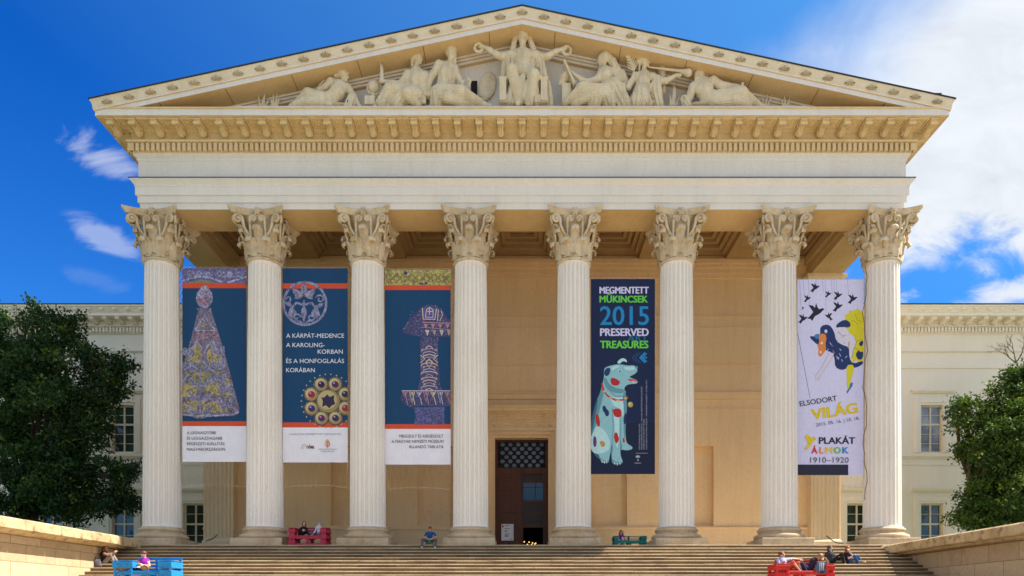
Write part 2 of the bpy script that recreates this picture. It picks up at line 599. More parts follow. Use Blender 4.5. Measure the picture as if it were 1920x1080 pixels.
# parapet walls flanking the steps
for side, xi, zt, lab in ((-1, -17.0, 0.24, 'sunlit pale stone parapet wall left of the steps, grey bag at its foot'),
                          (1, 15.95, -0.04, 'shaded stone parapet wall right of the steps, below the right tree')):
    root = tag(empty('parapet_wall', (xi + side * 0.9, -8, GZ)), lab, 'parapet wall', 'parapet walls flanking the steps')
    yb, yf = EDGE - 0.15, -15.0
    a, b = xi + side * 0.62, xi + side * 1.8
    x0, x1 = min(a, b), max(a, b)
    m1 = MB()
    m1.bbox(x0, x1, yf, yb, GZ, zt - 0.50, 0.03)
    w = m1.build('wall', MT['parapet'])
    m2 = MB()
    c0, c1 = min(xi, xi + side * 2.0), max(xi, xi + side * 2.0)
    yy0 = yf - .25
    while yy0 < yb + .2:
        ln = min(rnd.uniform(1.7, 2.3), yb + .25 - yy0)
        if ln < .5: break
        dz = rnd.uniform(-.008, .008)
        # coping slab: weathered slope on top, square band, hollow below
        prof = [(xi + side * .58, zt - .5), (xi + side * .30, zt - .49), (xi + side * .22, zt - .42), (xi + side * .03, zt - .40), (xi, zt - .37), (xi + side * .02, zt - .06), (xi + side * .12, zt), (xi + side * 1.0, zt + .05), (xi + side * 2.0, zt - .02), (xi + side * 2.0, zt - .5)]
        p0 = [(x, yy0 + .008, zz + dz) for x, zz in prof]
        p1 = [(x, yy0 + ln - .008, zz + dz) for x, zz in prof]
        m2.grid([p0, p1], smooth=False, close=True)
        m2.raw(p0, [tuple(range(len(p0)))], False)
        m2.raw(p1, [tuple(reversed(range(len(p1))))], False)
        yy0 += ln
    c = m2.build('coping', MT['coping'])
    for o in (w, c):
        o.data.transform(Matrix.Translation(-Vector(root.location)))
        o.parent = root

# ---------------------------------------------------------------- the museum's portico block
museum = tag(empty('museum_building', (0, 0, 0)), 'cream neoclassical museum with eight fluted columns under a sculpted pediment', 'building')
XF, YF, YB = 17.45, -0.85, 6.25
SP = 4.82
COLX = [(-3.5 + i) * SP for i in range(8)]
ZA = 15.38

# rear wall with niches and doorway
mb = MB()
ops = []
for sx in (-1, 1):
    for cx, hw in ((4.84, 1.0), (9.66, 1.0), (14.3, 0.95)):
        ops.append((sx * cx - hw, sx * cx + hw, 1.75, 6.2, 0.42, True))
ops.append((-1.52, 1.46, 0.0, 6.62, 0.55, False))
wall_open(mb, -17.75, 17.75, 0.0, 17.6, YB, ops)
for z0, z1, pr in ((13.36, 13.43, .06), (10.66, 10.72, .05), (12.78, 12.80, .03), (8.78, 9.06, .10), (9.06, 9.14, .16), (8.24, 8.28, .03),
                   (15.5, 15.75, .06), (15.75, 16.05, .10), (16.05, 16.25, .18), (16.25, 16.5, .26)):
    mb.box(-17.7, 17.7, YB - pr, YB + .01, z0, z1)
for a, b in ((-17.7, -2.25), (2.25, 17.7)):
    mb.box(a, b, YB - .12, YB + .01, 0, 1.5)
    mb.box(a, b, YB - .19, YB + .01, 1.5, 1.64)
mb.box(-17.7, -17.3, YB + .001, 9.2, GZ, 14.6)
mb.box(17.3, 17.7, YB + .001, 9.2, GZ, 14.6)
mb.box(-17.75, 17.75, YB + 1.2, YB + 1.3, 6.7, 17.6)
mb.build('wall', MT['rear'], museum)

# antae: fluted pilasters at the ends of the rear wall
for sx in (-1, 1):
    xc = sx * 16.62
    mb = MB()
    hw = .78
    n = 7
    xs = [xc - hw]
    pts = []
    pitch = 2 * hw / n
    rowp = []
    for k in range(n):
        a0 = xc - hw + k * pitch
        rowp.append((a0, 0)); rowp.append((a0 + pitch * .14, 0))
        for q in range(1, 6):
            t = q / 6
            rowp.append((a0 + pitch * (.14 + .72 * t), .075 * math.sin(math.pi * t)))
        rowp.append((a0 + pitch * .86, 0))
    rowp.append((xc + hw, 0))
    yp = YB - .62
    def rw(z, dep): return [(x, yp + d * dep, z) for x, d in rowp]
    mb.grid([rw(.95, 0), rw(1.05, 1), rw(13.0, 1), rw(13.1, 0), rw(13.3, 0)], smooth=False)
    mb.face((xc - hw, YB, .95), (xc - hw, yp, .95), (xc - hw, yp, 13.3), (xc - hw, YB, 13.3))
    mb.face((xc + hw, yp, .95), (xc + hw, YB, .95), (xc + hw, YB, 13.3), (xc + hw, yp, 13.3))
    mb.ring(hw, yp, YB, [(.28, 0), (.28, .35), (.22, .38), (.2, .55), (.1, .62), (.12, .8), (.04, .9), (0, .95)], xc)
    mb.ring(hw, yp, YB, [(0, 13.3), (.06, 13.34), (.02, 13.4), (.04, 14.4), (.18, 15.0), (.3, 15.2), (.3, 15.38)], xc)
    mb.build('pilaster', MT['fluted'], museum)

# entablature -----------------------------------------------------------
mb = MB()
arch = [(0, ZA), (0, 15.645), (.02, 15.655), (.075, 15.66), (.075, 15.945), (.095, 15.955), (.15, 15.965), (.15, 16.33), (.17, 16.34), (.18, 16.42), (.29, 16.55), (.32, 16.57), (.32, 16.64)]
mb.ring(XF, YF, YB, arch)
yi, xi = 1.05, 15.75
mb.face((-XF, YF, ZA), (XF, YF, ZA), (XF, yi, ZA), (-XF, yi, ZA))
for sx in (-1, 1):
    a, b = sorted((sx * XF, sx * xi))
    mb.face((a, yi, ZA), (b, yi, ZA), (b, YB, ZA), (a, YB, ZA))
    mb.face((sx * xi, yi, ZA), (sx * xi, YB, ZA), (sx * xi, YB, 17.5), (sx * xi, yi, 17.5))
    for (q0, q1, pr) in ((15.75, 15.8, .04), (16.1, 16.5, .14)):
        e = sorted((sx * xi, sx * (xi - pr)))
        mb.box(e[0], e[1], yi, YB - .3, q0, q1)
mb.face((-xi, yi, ZA), (xi, yi, ZA), (xi, yi, 17.5), (-xi, yi, 17.5))
ob_arch = mb.build('architrave', MT['stucco'], museum)
# soffit faces take a darker ochre: shade and warm bounce put into the colour
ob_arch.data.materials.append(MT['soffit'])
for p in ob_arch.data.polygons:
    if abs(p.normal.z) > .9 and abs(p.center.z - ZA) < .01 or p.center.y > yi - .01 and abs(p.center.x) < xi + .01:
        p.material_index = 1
mb = MB()
mb.ring(XF, YF, YB + 3, [(.36, 16.642), (.36, 16.662), (.05, 16.70)])
mb.build('flashing', MT['flash'], museum)
mb = MB()
mb.ring(XF, YF, YB + 3, [(.05, 16.64), (.05, 17.52), (.07, 17.54), (.10, 17.60), (.10, 17.66), (.19, 17.74), (.21, 17.80), (.21, 17.83)])
mb.build('frieze', MT['stucco'], museum)

# ceiling with beams and sunk coffers
mb = MB()
mb.face((-xi, yi, 17.5), (xi, yi, 17.5), (xi, YB, 17.5), (-xi, YB, 17.5))
for i, cx in enumerate(COLX[1:-1]):
    mb.box(cx - .78, cx + .78, yi, YB, 16.46, 17.45)
edges = [-xi] + [c for cx in COLX[1:-1] for c in (cx - .78, cx + .78)] + [xi]
for a, b in zip(edges[0::2], edges[1::2]):
    y0, y1 = yi + .02, YB - .02
    for k, (ins, zz, th) in enumerate(((0.0, 16.75, .22), (.22, 16.95, .2), (.5, 17.15, .14), (.75, 17.3, .1))):
        mb.box(a + ins, a + ins + .24, y0 + ins, y1 - ins, zz, 17.48)
        mb.box(b - ins - .24, b - ins, y0 + ins, y1 - ins, zz, 17.48)
        mb.box(a + ins + .24, b - ins - .24, y0 + ins, y0 + ins + .24, zz + .001, 17.48)
        mb.box(a + ins + .24, b - ins - .24, y1 - ins - .24, y1 - ins, zz + .001, 17.48)
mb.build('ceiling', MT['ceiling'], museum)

# cornice: dentil band, bed mouldings, corona
mb = MB()
mb.ring(XF, YF, YB + 3, [(.21, 17.83), (.21, 18.21), (.40, 18.23), (.42, 18.30), (.26, 18.34), (.26, 18.72), (.34, 18.76), (.38, 18.80)])
ZC0, ZC1, PC = 18.80, 19.10, 1.28
mb.ring(XF, YF, YB + 3, [(.38, 18.80), (PC, 18.80), (PC, ZC1 - .03), (PC + .05, ZC1 - .02), (PC + .05, ZC1 + .04), (0, ZC1 + .06)])
dw, dg = .145, .235
nd = int((2 * XF + .5) / dg)
for i in range(nd + 1):
    x = -nd * dg / 2 + i * dg
    mb.box(x - dw / 2, x + dw / 2, YF - .37, YF - .2, 17.85, 18.19)
k = 0
yy = YF - .3
while yy < YB:
    for sx in (-1, 1):
        e = sorted((sx * (XF + .2), sx * (XF + .37)))
        mb.box(e[0], e[1], yy - dw / 2, yy + dw / 2, 17.85, 18.19)
    yy += dg
# sunk coffers with rosettes between the brackets
ms = .958
nm = 38
mxs = [(-nm / 2 + i) * ms for i in range(nm + 1)]
ros = MB()
def rosette(mb, c, r, M=None):
    pts = []
    for k in range(16):
        a = 2 * math.pi * k / 16
        q = r * (1.0 if k % 2 == 0 else .72)
        pts.append((q * math.cos(a), q * math.sin(a)))
    o = Vector(c)
    top = [o + Vector((a, b, 0)) for a, b in pts]
    mid = [o + Vector((a * .8, b * .8, -.05)) for a, b in pts]
    inn = [o + Vector((a * .35, b * .35, -.03)) for a, b in pts]
    cen = [o + Vector((a * .2, b * .2, -.09)) for a, b in pts]
    mb.grid([top, mid, inn, cen], smooth=False, close=True)
    mb.raw(cen, [tuple(range(16))], False)
for i in range(nm):
    cx = (mxs[i] + mxs[i + 1]) / 2
    y0, y1 = YF - PC + .16, YF - .45
    x0, x1 = cx - .27, cx + .27
    for (a, b, c, d) in ((x0, x0 + .06, y0, y1), (x1 - .06, x1, y0, y1), (x0 + .06, x1 - .06, y0, y0 + .06), (x0 + .06, x1 - .06, y1 - .06, y1)):
        mb.box(a, b, c, d, 18.75, 18.803)
    rosette(mb, (cx, (y0 + y1) / 2, 18.80), .15)
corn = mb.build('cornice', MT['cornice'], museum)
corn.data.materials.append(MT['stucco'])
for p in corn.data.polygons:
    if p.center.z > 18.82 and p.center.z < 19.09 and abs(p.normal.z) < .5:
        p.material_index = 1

# one scrolled bracket, copied along the cornice
def modillion():
    m = MB()
    poly = [(-.02, .0), (.74, .0), (.74, -.06), (.72, -.12), (.66, -.145), (.58, -.13), (.50, -.10), (.38, -.12), (.26, -.17), (.14, -.24), (.05, -.27), (-.02, -.25)]
    w = .125
    M = Matrix(((0, 1, 0, -w), (-1, 0, 0, 0), (0, 0, 1, 0), (0, 0, 0, 1)))
    m.prism([(a, b) for a, b in poly][::-1], 2 * w, M)
    m.box(-w - .05, w + .05, -.80, .02, .0, .06)
    for sx in (-1, 1):                                        # side scroll eyes and a leaf under the bracket
        m.tube([(sx * (w - .01), -.66, -.06), (sx * (w + .03), -.66, -.06)], .075, 10, smooth=False)
        m.tube([(sx * (w - .01), -.10, -.16), (sx * (w + .03), -.10, -.16)], .095, 10, smooth=False)
    for dx in (-.07, 0, .07):
        m.tube([(dx, -.52, -.11), (dx, -.38, -.15), (dx, -.25, -.20), (dx * .9, -.12, -.28), (dx * .7, -.04, -.30)], [.02, .035, .04, .045, .03], 6)
    m.tube([(-.15, -.70, -.10), (.15, -.70, -.10)], .07, 8)
    return m
mod0 = modillion().build('modillion', MT['cornice'], corn)
locs = [((x, YF - .36, 18.72), 0) for x in mxs]
yy = YF + .1
while yy < YB:
    locs += [((-XF - .36, yy, 18.72), -90), ((XF + .36, yy, 18.72), 90)]
    yy += ms
for i, (l, rz) in enumerate(locs):
    o = mod0 if i == 0 else mod0.copy()
    if i:
        COL.objects.link(o); o.parent = corn
    o.location = l
    o.rotation_euler = (0, 0, R(rz))

# pediment -------------------------------------------------------------------
SL = 0.2150
ZAP = 22.80                                # underside of the raking corona at the apex
mb = MB()
ty = YF + .10
xe = 17.6
def rk(p, zz, yb=None):
    """one line of the raking profile: left end, apex, right end; zz is height above the corona's underside"""
    x = XF + p
    yv = YF - p if yb is None else yb
    return [(-x, yv, ZAP + zz - SL * x), (0, yv, ZAP + zz), (x, yv, ZAP + zz - SL * x)]
prof = [(-.10, 0.0), (PC + .004, 0.0), (PC + .004, .21), (PC + .055, .22), (PC + .055, .27)]
def sweep(mb, prof):
    for (p0, z0), (p1, z1) in zip(prof[:-1], prof[1:]):
        a, b = rk(p0, z0), rk(p1, z1)
        for i in range(2):
            mb.face(a[i], a[i + 1], b[i + 1], b[i])
        for k, i in ((1, 0), (-1, 2)):                        # returns along the eaves
            q0 = (a[i][0], YB + 3, a[i][2]); q1 = (b[i][0], YB + 3, b[i][2])
            mb.face(a[i], b[i], q1, q0)
mb.cur = 0
sweep(mb, prof)
mb.cur = 0
# bed mouldings under the raking soffit, against the tympanum
for (p0, q0, q1) in ((.22, -.09, 0.0), (.15, -.19, -.09), (.08, -.30, -.19)):
    a = [(x, yv, z) for x, yv, z in rk(p0, q0)]
    b = rk(p0, q1)
    for i in range(2):
        mb.face(a[i], a[i + 1], b[i + 1], b[i])
        mb.face((a[i][0], ty, a[i][2]), (a[i + 1][0], ty, a[i + 1][2]), a[i + 1], a[i])
mb.cur = 1
sima = [(PC + .055, .27), (PC + .07, .285), (PC + .085, .33), (PC + .075, .345), (PC + .085, .42), (PC + .115, .54), (PC + .15, .58), (PC + .16, .60), (PC + .16, .655)]
sweep(mb, sima)
mb.cur = 3
for sx in (-1, 1):
    for k in range(6):
        x = sx * (1.45 + 2.9 * k)
        z = ZAP - SL * abs(x) - .004
        dz = SL * .014
        mb.face((x - .014, YF - PC + .06, z + sx * dz), (x + .014, YF - PC + .06, z - sx * dz), (x + .014, YF - .25, z - sx * dz), (x - .014, YF - .25, z + sx * dz))
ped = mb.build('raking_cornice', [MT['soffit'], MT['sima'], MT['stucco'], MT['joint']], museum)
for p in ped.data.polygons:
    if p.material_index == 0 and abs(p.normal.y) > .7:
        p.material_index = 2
mb = MB()
hw_ = (ZAP - .56 - 19.1) / SL
mb.face((-19, ty, 19.1), (19, ty, 19.1), (0, ty, ZAP + .1))
for sx in (-1, 1):
    pass
mb.build('tympanum', MT['stucco'], museum)
# palmette ornaments on the sima
orn = MB()
def palm(mb, cx, z, sgn):
    yv = YF - PC - .10
    for s_ in (-1, 1):
        mb.tube([(cx + s_ * .02, yv, z), (cx + s_ * .13, yv - .02, z - .05), (cx + s_ * .24, yv - .02, z + .02), (cx + s_ * .27, yv - .02, z + .13), (cx + s_ * .20, yv - .02, z + .17), (cx + s_ * .17, yv - .02, z + .09)], .024, 5)
    for a, ln, wd in ((-58, .24, .05), (-32, .33, .06), (0, .38, .065), (32, .33, .06), (58, .24, .05)):
        r = R(a)
        d = Vector((math.sin(r), -.14, math.cos(r)))
        n = Vector((math.cos(r), 0, -math.sin(r)))
        b = Vector((cx, yv, z))
        p1, p2 = b + d * ln * .55, b + d * ln
        mb.face(b - n * .015, b + n * .015, p1 + n * wd * .6 + Vector((0, -.03, 0)), p1 - n * wd * .6 + Vector((0, -.03, 0)))
        mb.face(p1 - n * wd * .6 + Vector((0, -.03, 0)), p1 + n * wd * .6 + Vector((0, -.03, 0)), p2 + Vector((0, .0, 0)))
    mb.tube([(cx - .12, yv - .02, z + .03), (cx, yv - .05, z - .01), (cx + .12, yv - .02, z + .03)], .03, 6)
palm(orn, 0, 0, 1)
pal0 = orn.build('palmette', MT['ornament'], ped)
for i in range(-19, 20):
    x = i * .955
    o = pal0 if i == -19 else pal0.copy()
    if i > -19:
        COL.objects.link(o); o.parent = ped
    o.location = (x, 0, ZAP + .35 - SL * abs(x))
    o.scale = (.82, 1, .58)

# roof slabs with dark metal edge
mb = MB()
for sx in (-1, 1):
    x1 = XF + PC + .20
    z1 = ZAP + .66 - SL * (XF + PC + .18)
    a, b, c, d = Vector((0, YF - PC - .20, ZAP + .66)), Vector((sx * x1, YF - PC - .20, z1 - .005)), Vector((sx * x1, 26, z1 - .005)), Vector((0, 26, ZAP + .66))
    h = Vector((0, 0, .045))
    mb.raw([a, b, c, d, a + h, b + h, c + h, d + h], [(0, 1, 2, 3), (4, 7, 6, 5), (0, 4, 5, 1), (1, 5, 6, 2), (2, 6, 7, 3), (3, 7, 4, 0)])
mb.bbox(-18.35, -17.75, -2.1, -1.0, ZAP + .68 - SL * 18.0, ZAP + .90 - SL * 18.0, .03)
mb.bbox(17.55, 18.45, -2.1, -1.0, ZAP + .68 - SL * 18.0, ZAP + .90 - SL * 18.0, .03)
mb.build('roof', MT['roofmetal'], museum)
mb = MB()
mb.box(-12.5, 12.4, YF - PC + .10, ty + .01, 19.1, 19.22)
mb.box(-12.6, 12.5, YF - PC + .06, YF - PC + .12, 19.1, 19.25)
mb.build('ledge', MT['stucco'], museum)
mb = MB()
q = at(883, 152, ty); q2 = at(891, 180, ty)
mb.box(q.x, q2.x + .1, ty - .02, ty + .02, q2.z, q.z)
mb.build('vent_opening', MT['dark'], museum)

# ---------------------------------------------------------------- columns
def column_shaft():
    m = MB()
    n, sub = 24, 8
    z0, z1 = .90, 13.16
    zs = [z0, z0 + .05, z0 + .06, z0 + .12, z0 + .2] + [z0 + .2 + (z1 - z0 - .45) * k / 16 for k in range(1, 17)] + [z1 - .16, z1 - .10, z1 - .06, z1]
    rows = []
    for z in zs:
        t = (z - z0) / (z1 - z0)
        Rr = .825 - .085 * t ** 1.35
        lo, hi = z - (z0 + .06), (z1 - .06) - z
        e = max(0.0, min(1.0, min(lo, hi) / .14))
        dep = math.sqrt(max(0, 1 - (1 - e) ** 2))
        if z < z0 + .055: Rr += .04
        row = []
        for k in range(n):
            a0 = 2 * math.pi * k / n
            pw = 2 * math.pi / n
            for q in range(sub):
                if q == 0: f, d = .0, 0
                else:
                    tt = (q - 1) / (sub - 2) if sub > 2 else 0
                    f = .16 + .84 * (q - 1) / (sub - 2) * 1.0
                    f = .16 + .68 * (q - 1) / (sub - 2) + .08
                    d = math.sqrt(max(0, 1 - (2 * tt - 1) ** 2)) * .105
                an = a0 + pw * f
                rr = Rr - d * dep
                row.append((rr * math.cos(an), rr * math.sin(an), z))
        rows.append(row)
    m.grid(rows, smooth=False, close=True)
    return m

def column_base():
    m = MB()
    m.bbox(-1.18, 1.18, -1.18, 1.18, 0, .36, .025)
    prof = [(1.02, .36)]
    for k in range(9):
        a = -math.pi / 2 + math.pi * k / 8
        prof.append((1.05 + .11 * math.cos(a), .47 + .11 * math.sin(a)))
    prof += [(1.02, .585), (1.02, .60), (.97, .61), (.94, .65), (.945, .69), (.97, .705), (.97, .72)]
    for k in range(7):
        a = -math.pi / 2 + math.pi * k / 6
        prof.append((.94 + .065 * math.cos(a), .785 + .065 * math.sin(a)))
    prof += [(.92, .86), (.91, .91), (.86, .915)]
    m.lathe(prof, 48)
    return m

def shell(mb, rows, th):
    """a curved sheet given thickness, built from rows of points"""
    R_ = len(rows); C_ = len(rows[0])
    nrm = []
    for j in range(R_):
        rr = []
        for i in range(C_):
            du = Vector(rows[j][min(i + 1, C_ - 1)]) - Vector(rows[j][max(i - 1, 0)])
            dv = Vector(rows[min(j + 1, R_ - 1)][i]) - Vector(rows[max(j - 1, 0)][i])
            nn = du.cross(dv)
            rr.append(nn.normalized() if nn.length > 1e-9 else Vector((0, 0, 1)))
        nrm.append(rr)
    back = [[Vector(rows[j][i]) - nrm[j][i] * th for i in range(C_)] for j in range(R_)]
    mb.grid(rows, smooth=True)
    mb.grid([list(reversed(r)) for r in back], smooth=True)
    for j in range(R_ - 1):
        mb.face(rows[j][0], rows[j + 1][0], back[j + 1][0], back[j][0])
        mb.face(rows[j][-1], back[j][-1], back[j + 1][-1], rows[j + 1][-1])
    for i in range(C_ - 1):
        mb.face(rows[-1][i], rows[-1][i + 1], back[-1][i + 1], back[-1][i])

def acanthus(mb, ang, path, width, th=.05, tip=.5):
    """path: list of (r, z); a lobed leaf leaning along it, its tip rolled over as a lip"""
    ca, sa = math.cos(ang), math.sin(ang)
    rad, tan = Vector((ca, sa, 0)), Vector((-sa, ca, 0))
    # resample the path evenly
    P = [Vector((r, z)) for r, z in path]
    L = [0.0]
    for p, q in zip(P[:-1], P[1:]): L.append(L[-1] + (q - p).length)
    n = 18
    rows = []
    for j in range(n + 1):
        d = L[-1] * j / n
        k = max(i for i in range(len(L)) if L[i] <= d + 1e-9)
        k = min(k, len(P) - 2)
        f = (d - L[k]) / (L[k + 1] - L[k])
        p = P[k].lerp(P[k + 1], f)
        t = j / n
        lob = 1 + .13 * math.sin(t * 4.5 * 2 * math.pi)
        body = .72 + .40 * math.sin(math.pi * min(1.0, t * 1.15))
        w = width * .5 * lob * (body if t < .62 else body * (1 - (1 - tip) * (t - .62) / .38))
        row = []
        for i in range(9):
            s = -1 + i / 4
            rib = .06 * (1 - abs(s)) ** 1.3 + .034 * math.cos(s * 10) * (1 - t * .6)
            back = -.075 * s * s * (1 - .8 * t)
            row.append(rad * (p.x + rib + back) + tan * (w * s) + Vector((0, 0, p.y)))
        rows.append(row)
    shell(mb, rows, th)

def spiral_scroll(mb, start, centre, e1, e2, r0, turns, w0):
    """stalk curving up into a rolled volute; e1, e2 span the scroll's plane"""
    pts, rad = [], []
    first = centre + e1 * r0 * math.cos(math.pi) + e2 * r0 * math.sin(math.pi)
    for k in range(7):
        t = k / 6
        ctrl = Vector((first.x, first.y, (start.z + first.z) / 2))
        p = start * (1 - t) ** 2 + ctrl * 2 * t * (1 - t) + first * t * t
        pts.append(p); rad.append(w0 * (.55 + .45 * t))
    N = int(turns * 12)
    for k in range(1, N + 1):
        a = math.pi - 2 * math.pi * turns * k / N
        r = r0 * (1 - .80 * k / N)
        pts.append(centre + e1 * r * math.cos(a) + e2 * r * math.sin(a))
        rad.append(w0 * (1 - .5 * k / N))
    mb.tube(pts, rad, 7)

def column_capital():
    m = MB()
    zb = 13.14
    m.lathe([(.74, zb), (.77, zb + .01), (.83, zb + .05), (.83, zb + .10), (.78, zb + .13), (.75, zb + .15), (.73, zb + .22), (.71, zb + .9), (.72, zb + 1.4), (.80, zb + 1.75), (.95, zb + 1.93), (.96, zb + 1.97)], 40)
    low = [(.82, .14), (.84, .36), (.855, .58), (.88, .74), (.94, .86), (1.02, .91), (1.09, .90), (1.13, .85), (1.13, .79), (1.09, .76)]
    up = [(.80, .30), (.82, .65), (.85, .98), (.90, 1.20), (.98, 1.33), (1.07, 1.38), (1.15, 1.37), (1.19, 1.32), (1.19, 1.25), (1.15, 1.22)]
    for k in range(8):
        a = 2 * math.pi * k / 8
        acanthus(m, a + math.pi / 8, [(r - .035, zb + z) for r, z in low], .47, .05, .75)
        acanthus(m, a, [(r - .035, zb + z) for r, z in up], .46, .05, .75)
    ez = Vector((0, 0, 1))
    for k in range(4):
        a = math.pi / 4 + math.pi / 2 * k
        d = Vector((math.cos(a), math.sin(a), 0))
        tdir = Vector((-d.y, d.x, 0))
        for s in (-1, 1):                                    # corner volutes, a pair meeting at each corner
            c = d * 1.34 + tdir * (s * .11) + ez * (zb + 1.74)
            st = d * .80 + tdir * (s * .36) + ez * (zb + .95)
            spiral_scroll(m, st, c, (d - tdir * s * .35).normalized(), ez, .21, 1.6, .078)
            m.tube([c - tdir * s * .09, c + tdir * s * .09], .075, 10)
        acanthus(m, a, [(.80, zb + 1.0), (.90, zb + 1.2), (1.04, zb + 1.34), (1.18, zb + 1.50), (1.26, zb + 1.52), (1.30, zb + 1.46)], .26, .03, .7)
    for k in range(4):                                       # inner helices on each face
        a = math.pi / 2 * k
        d = Vector((math.cos(a), math.sin(a), 0))
        tdir = Vector((-d.y, d.x, 0))
        for s in (-1, 1):
            c = d * .98 + tdir * (s * .19) + ez * (zb + 1.74)
            st = d * .80 + tdir * (s * .34) + ez * (zb + .95)
            spiral_scroll(m, st, c, -tdir * s, ez, .15, 1.4, .062)
            m.tube([c - d * .08, c + d * .05], .055, 8)
            # sheath leaf at the stalk's root
            m.tube([st - ez * .35, st + d * .05, st + ez * .16 + d * .09], [.04, .075, .05], 7)
        # flower on the abacus
        c = d * .94 + ez * (zb + 2.10)
        for q in range(6):
            b = 2 * math.pi * q / 6
            e = tdir * math.cos(b) + ez * math.sin(b)
            m.tube([c + d * .02, c + e * .10 + d * .08, c + e * .18 + d * .04], [.05, .065, .03], 6)
        m.tube([c, c + d * .14], [.07, .04], 8)
    # abacus with hollow sides
    def outline(hs, sag, cut):
        pts = []
        for k in range(4):
            a = math.pi / 2 * k
            d = Vector((math.cos(a), math.sin(a), 0)); tt = Vector((-d.y, d.x, 0))
            for q in range(13):
                s = -1 + q / 6
                pts.append(d * (hs - sag * (1 - s * s)) + tt * (s * (hs - cut)))
        return pts
    lv = [(1.10, .34, .07, 1.97), (1.17, .35, .07, 2.0), (1.18, .36, .07, 2.06), (1.21, .36, .07, 2.09), (1.26, .37, .07, 2.16), (1.27, .37, .07, 2.24)]
    rows = [[p + ez * (zb + z) for p in outline(h, sg, ct)] for h, sg, ct, z in lv]
    m.grid(rows, smooth=False, close=True)
    m.raw(rows[0], [tuple(reversed(range(len(rows[0]))))], False)
    m.raw(rows[-1], [tuple(range(len(rows[-1])))], False)
    return m

col0 = empty('column', (COLX[0], 0, 0), museum)
subs = [column_base().build('base', MT['base'], col0), column_shaft().build('shaft', MT['column'], col0), column_capital().build('capital', MT['capital'], col0)]
for i in range(1, 8):
    c = col0.copy(); COL.objects.link(c); c.parent = museum
    c.location = (COLX[i], 0, 0)
    for s in subs:
        q = s.copy(); COL.objects.link(q); q.parent = c
        if q.name.startswith(('base', 'capital')): q.rotation_euler = (0, 0, R(90 * (i % 4)))

# ---------------------------------------------------------------- doorway
door = empty('door', (0, YB, 0), museum)
mb = MB()
dx0, dx1, dz1 = -1.52, 1.46, 6.62
for k, (o_, p_) in enumerate(((.16, .08), (.34, .20), (.50, .34), (.62, .16))):
    prev = 0 if k == 0 else (.16, .34, .50)[k - 1]
    mb.box(dx0 - o_, dx0 - prev, -p_, .01, 0, dz1 + prev)
    mb.box(dx1 + prev, dx1 + o_, -p_, .01, 0, dz1 + prev)
    mb.box(dx0 - o_, dx1 + o_, -p_, .01, dz1 + prev, dz1 + o_)
for sx in (dx0 - .86, dx1 + .62):
    mb.box(sx, sx + .24, -.10, .01, 0, dz1 + .62)
    zz = .3
    while zz < dz1 + .5:
        mb.bbox(sx + .05, sx + .19, -.17, -.09, zz, zz + .16, .03)
        zz += .62
mb.box(dx0 - .86, dx1 + .86, -.10, .01, dz1 + .62, dz1 + .84)
x = dx0 - .7
while x < dx1 + .7:
    mb.bbox(x, x + .16, -.17, -.09, dz1 + .66, dz1 + .80, .03)
    x += .62
mb.ring((dx1 - dx0) / 2 + .86, -.10, 0, [(0, dz1 + .84), (.04, dz1 + .86), (.06, dz1 + .95), (.12, dz1 + 1.0), (.12, dz1 + 1.28), (.24, dz1 + 1.36), (.40, dz1 + 1.42), (.42, dz1 + 1.5), (.55, dz1 + 1.62), (.58, dz1 + 1.66), (0, dz1 + 1.70)], (dx0 + dx1) / 2)
x = dx0 - .8
while x < dx1 + .8:
    mb.box(x, x + .07, -.27, -.2, dz1 + .97, dz1 + 1.06)
    mb.bbox(x - .02, x + .09, -.28, -.2, dz1 + 1.09, dz1 + 1.26, .035)
    x += .15
mb.build('door_surround', MT['rear'], door)
# transom with round leaded lights
mb = MB()
dd = .42
zt0, zt1 = 5.05, 6.5
mb.cur = 0
mb.box(dx0, dx1, dd, dd + .12, 4.72, zt0)
mb.box(dx0, dx0 + .14, dd, dd + .12, zt0, dz1)
mb.box(dx1 - .14, dx1, dd, dd + .12, zt0, dz1)
mb.box(dx0 + .14, dx1 - .14, dd, dd + .12, zt1, dz1)
mb.cur = 1
mb.box(dx0 + .14, dx1 - .14, dd + .07, dd + .075, zt0, zt1)
mb.cur = 2
cs = .44
for r_ in range(6):
    for c_ in range(-1, 8):
        cx = dx0 + .20 + c_ * cs + (cs / 2 if r_ % 2 else 0)
        cz = zt0 + .14 + r_ * .235
        if not (dx0 + .25 < cx < dx1 - .24): continue
        m_ = []
        for q in range(16):
            a = 2 * math.pi * q / 16
            m_.append((cx + .125 * math.cos(a), dd + .055, cz + .112 * math.sin(a)))
        mb.raw(m_, [tuple(range(16))], False)
tr = mb.build('transom', [MT['wood'], MT['dark'], glass_mat('blue_grey_leaded_glass', (0.06, 0.085, 0.14), .35)], door)
mb = MB()
for k in range(-5, 9):                                        # leads crossing between the lights
    for sgn in (1, -1):
        p0 = Vector((dx0 + .42 + k * cs - sgn * .12, dd + .05, zt0)); p1 = p0 + Vector((sgn * (zt1 - zt0) * .936, 0, zt1 - zt0))
        a, b = p0, p1
        lo, hi = dx0 + .14, dx1 - .14
        d = b - a
        t0, t1 = 0.0, 1.0
        for lim, s in ((lo, 1), (hi, -1)):
            fa, fb = s * (a.x - lim), s * (b.x - lim)
            if fa < 0 and fb < 0: t0, t1 = 1, 0
            elif fa < 0: t0 = max(t0, fa / (fa - fb))
            elif fb < 0: t1 = min(t1, fa / (fa - fb))
        if t1 - t0 > .02: mb.tube([a + d * t0, a + d * t1], .016, 5)
mb.build('lead_lattice', MT['chain'], door)
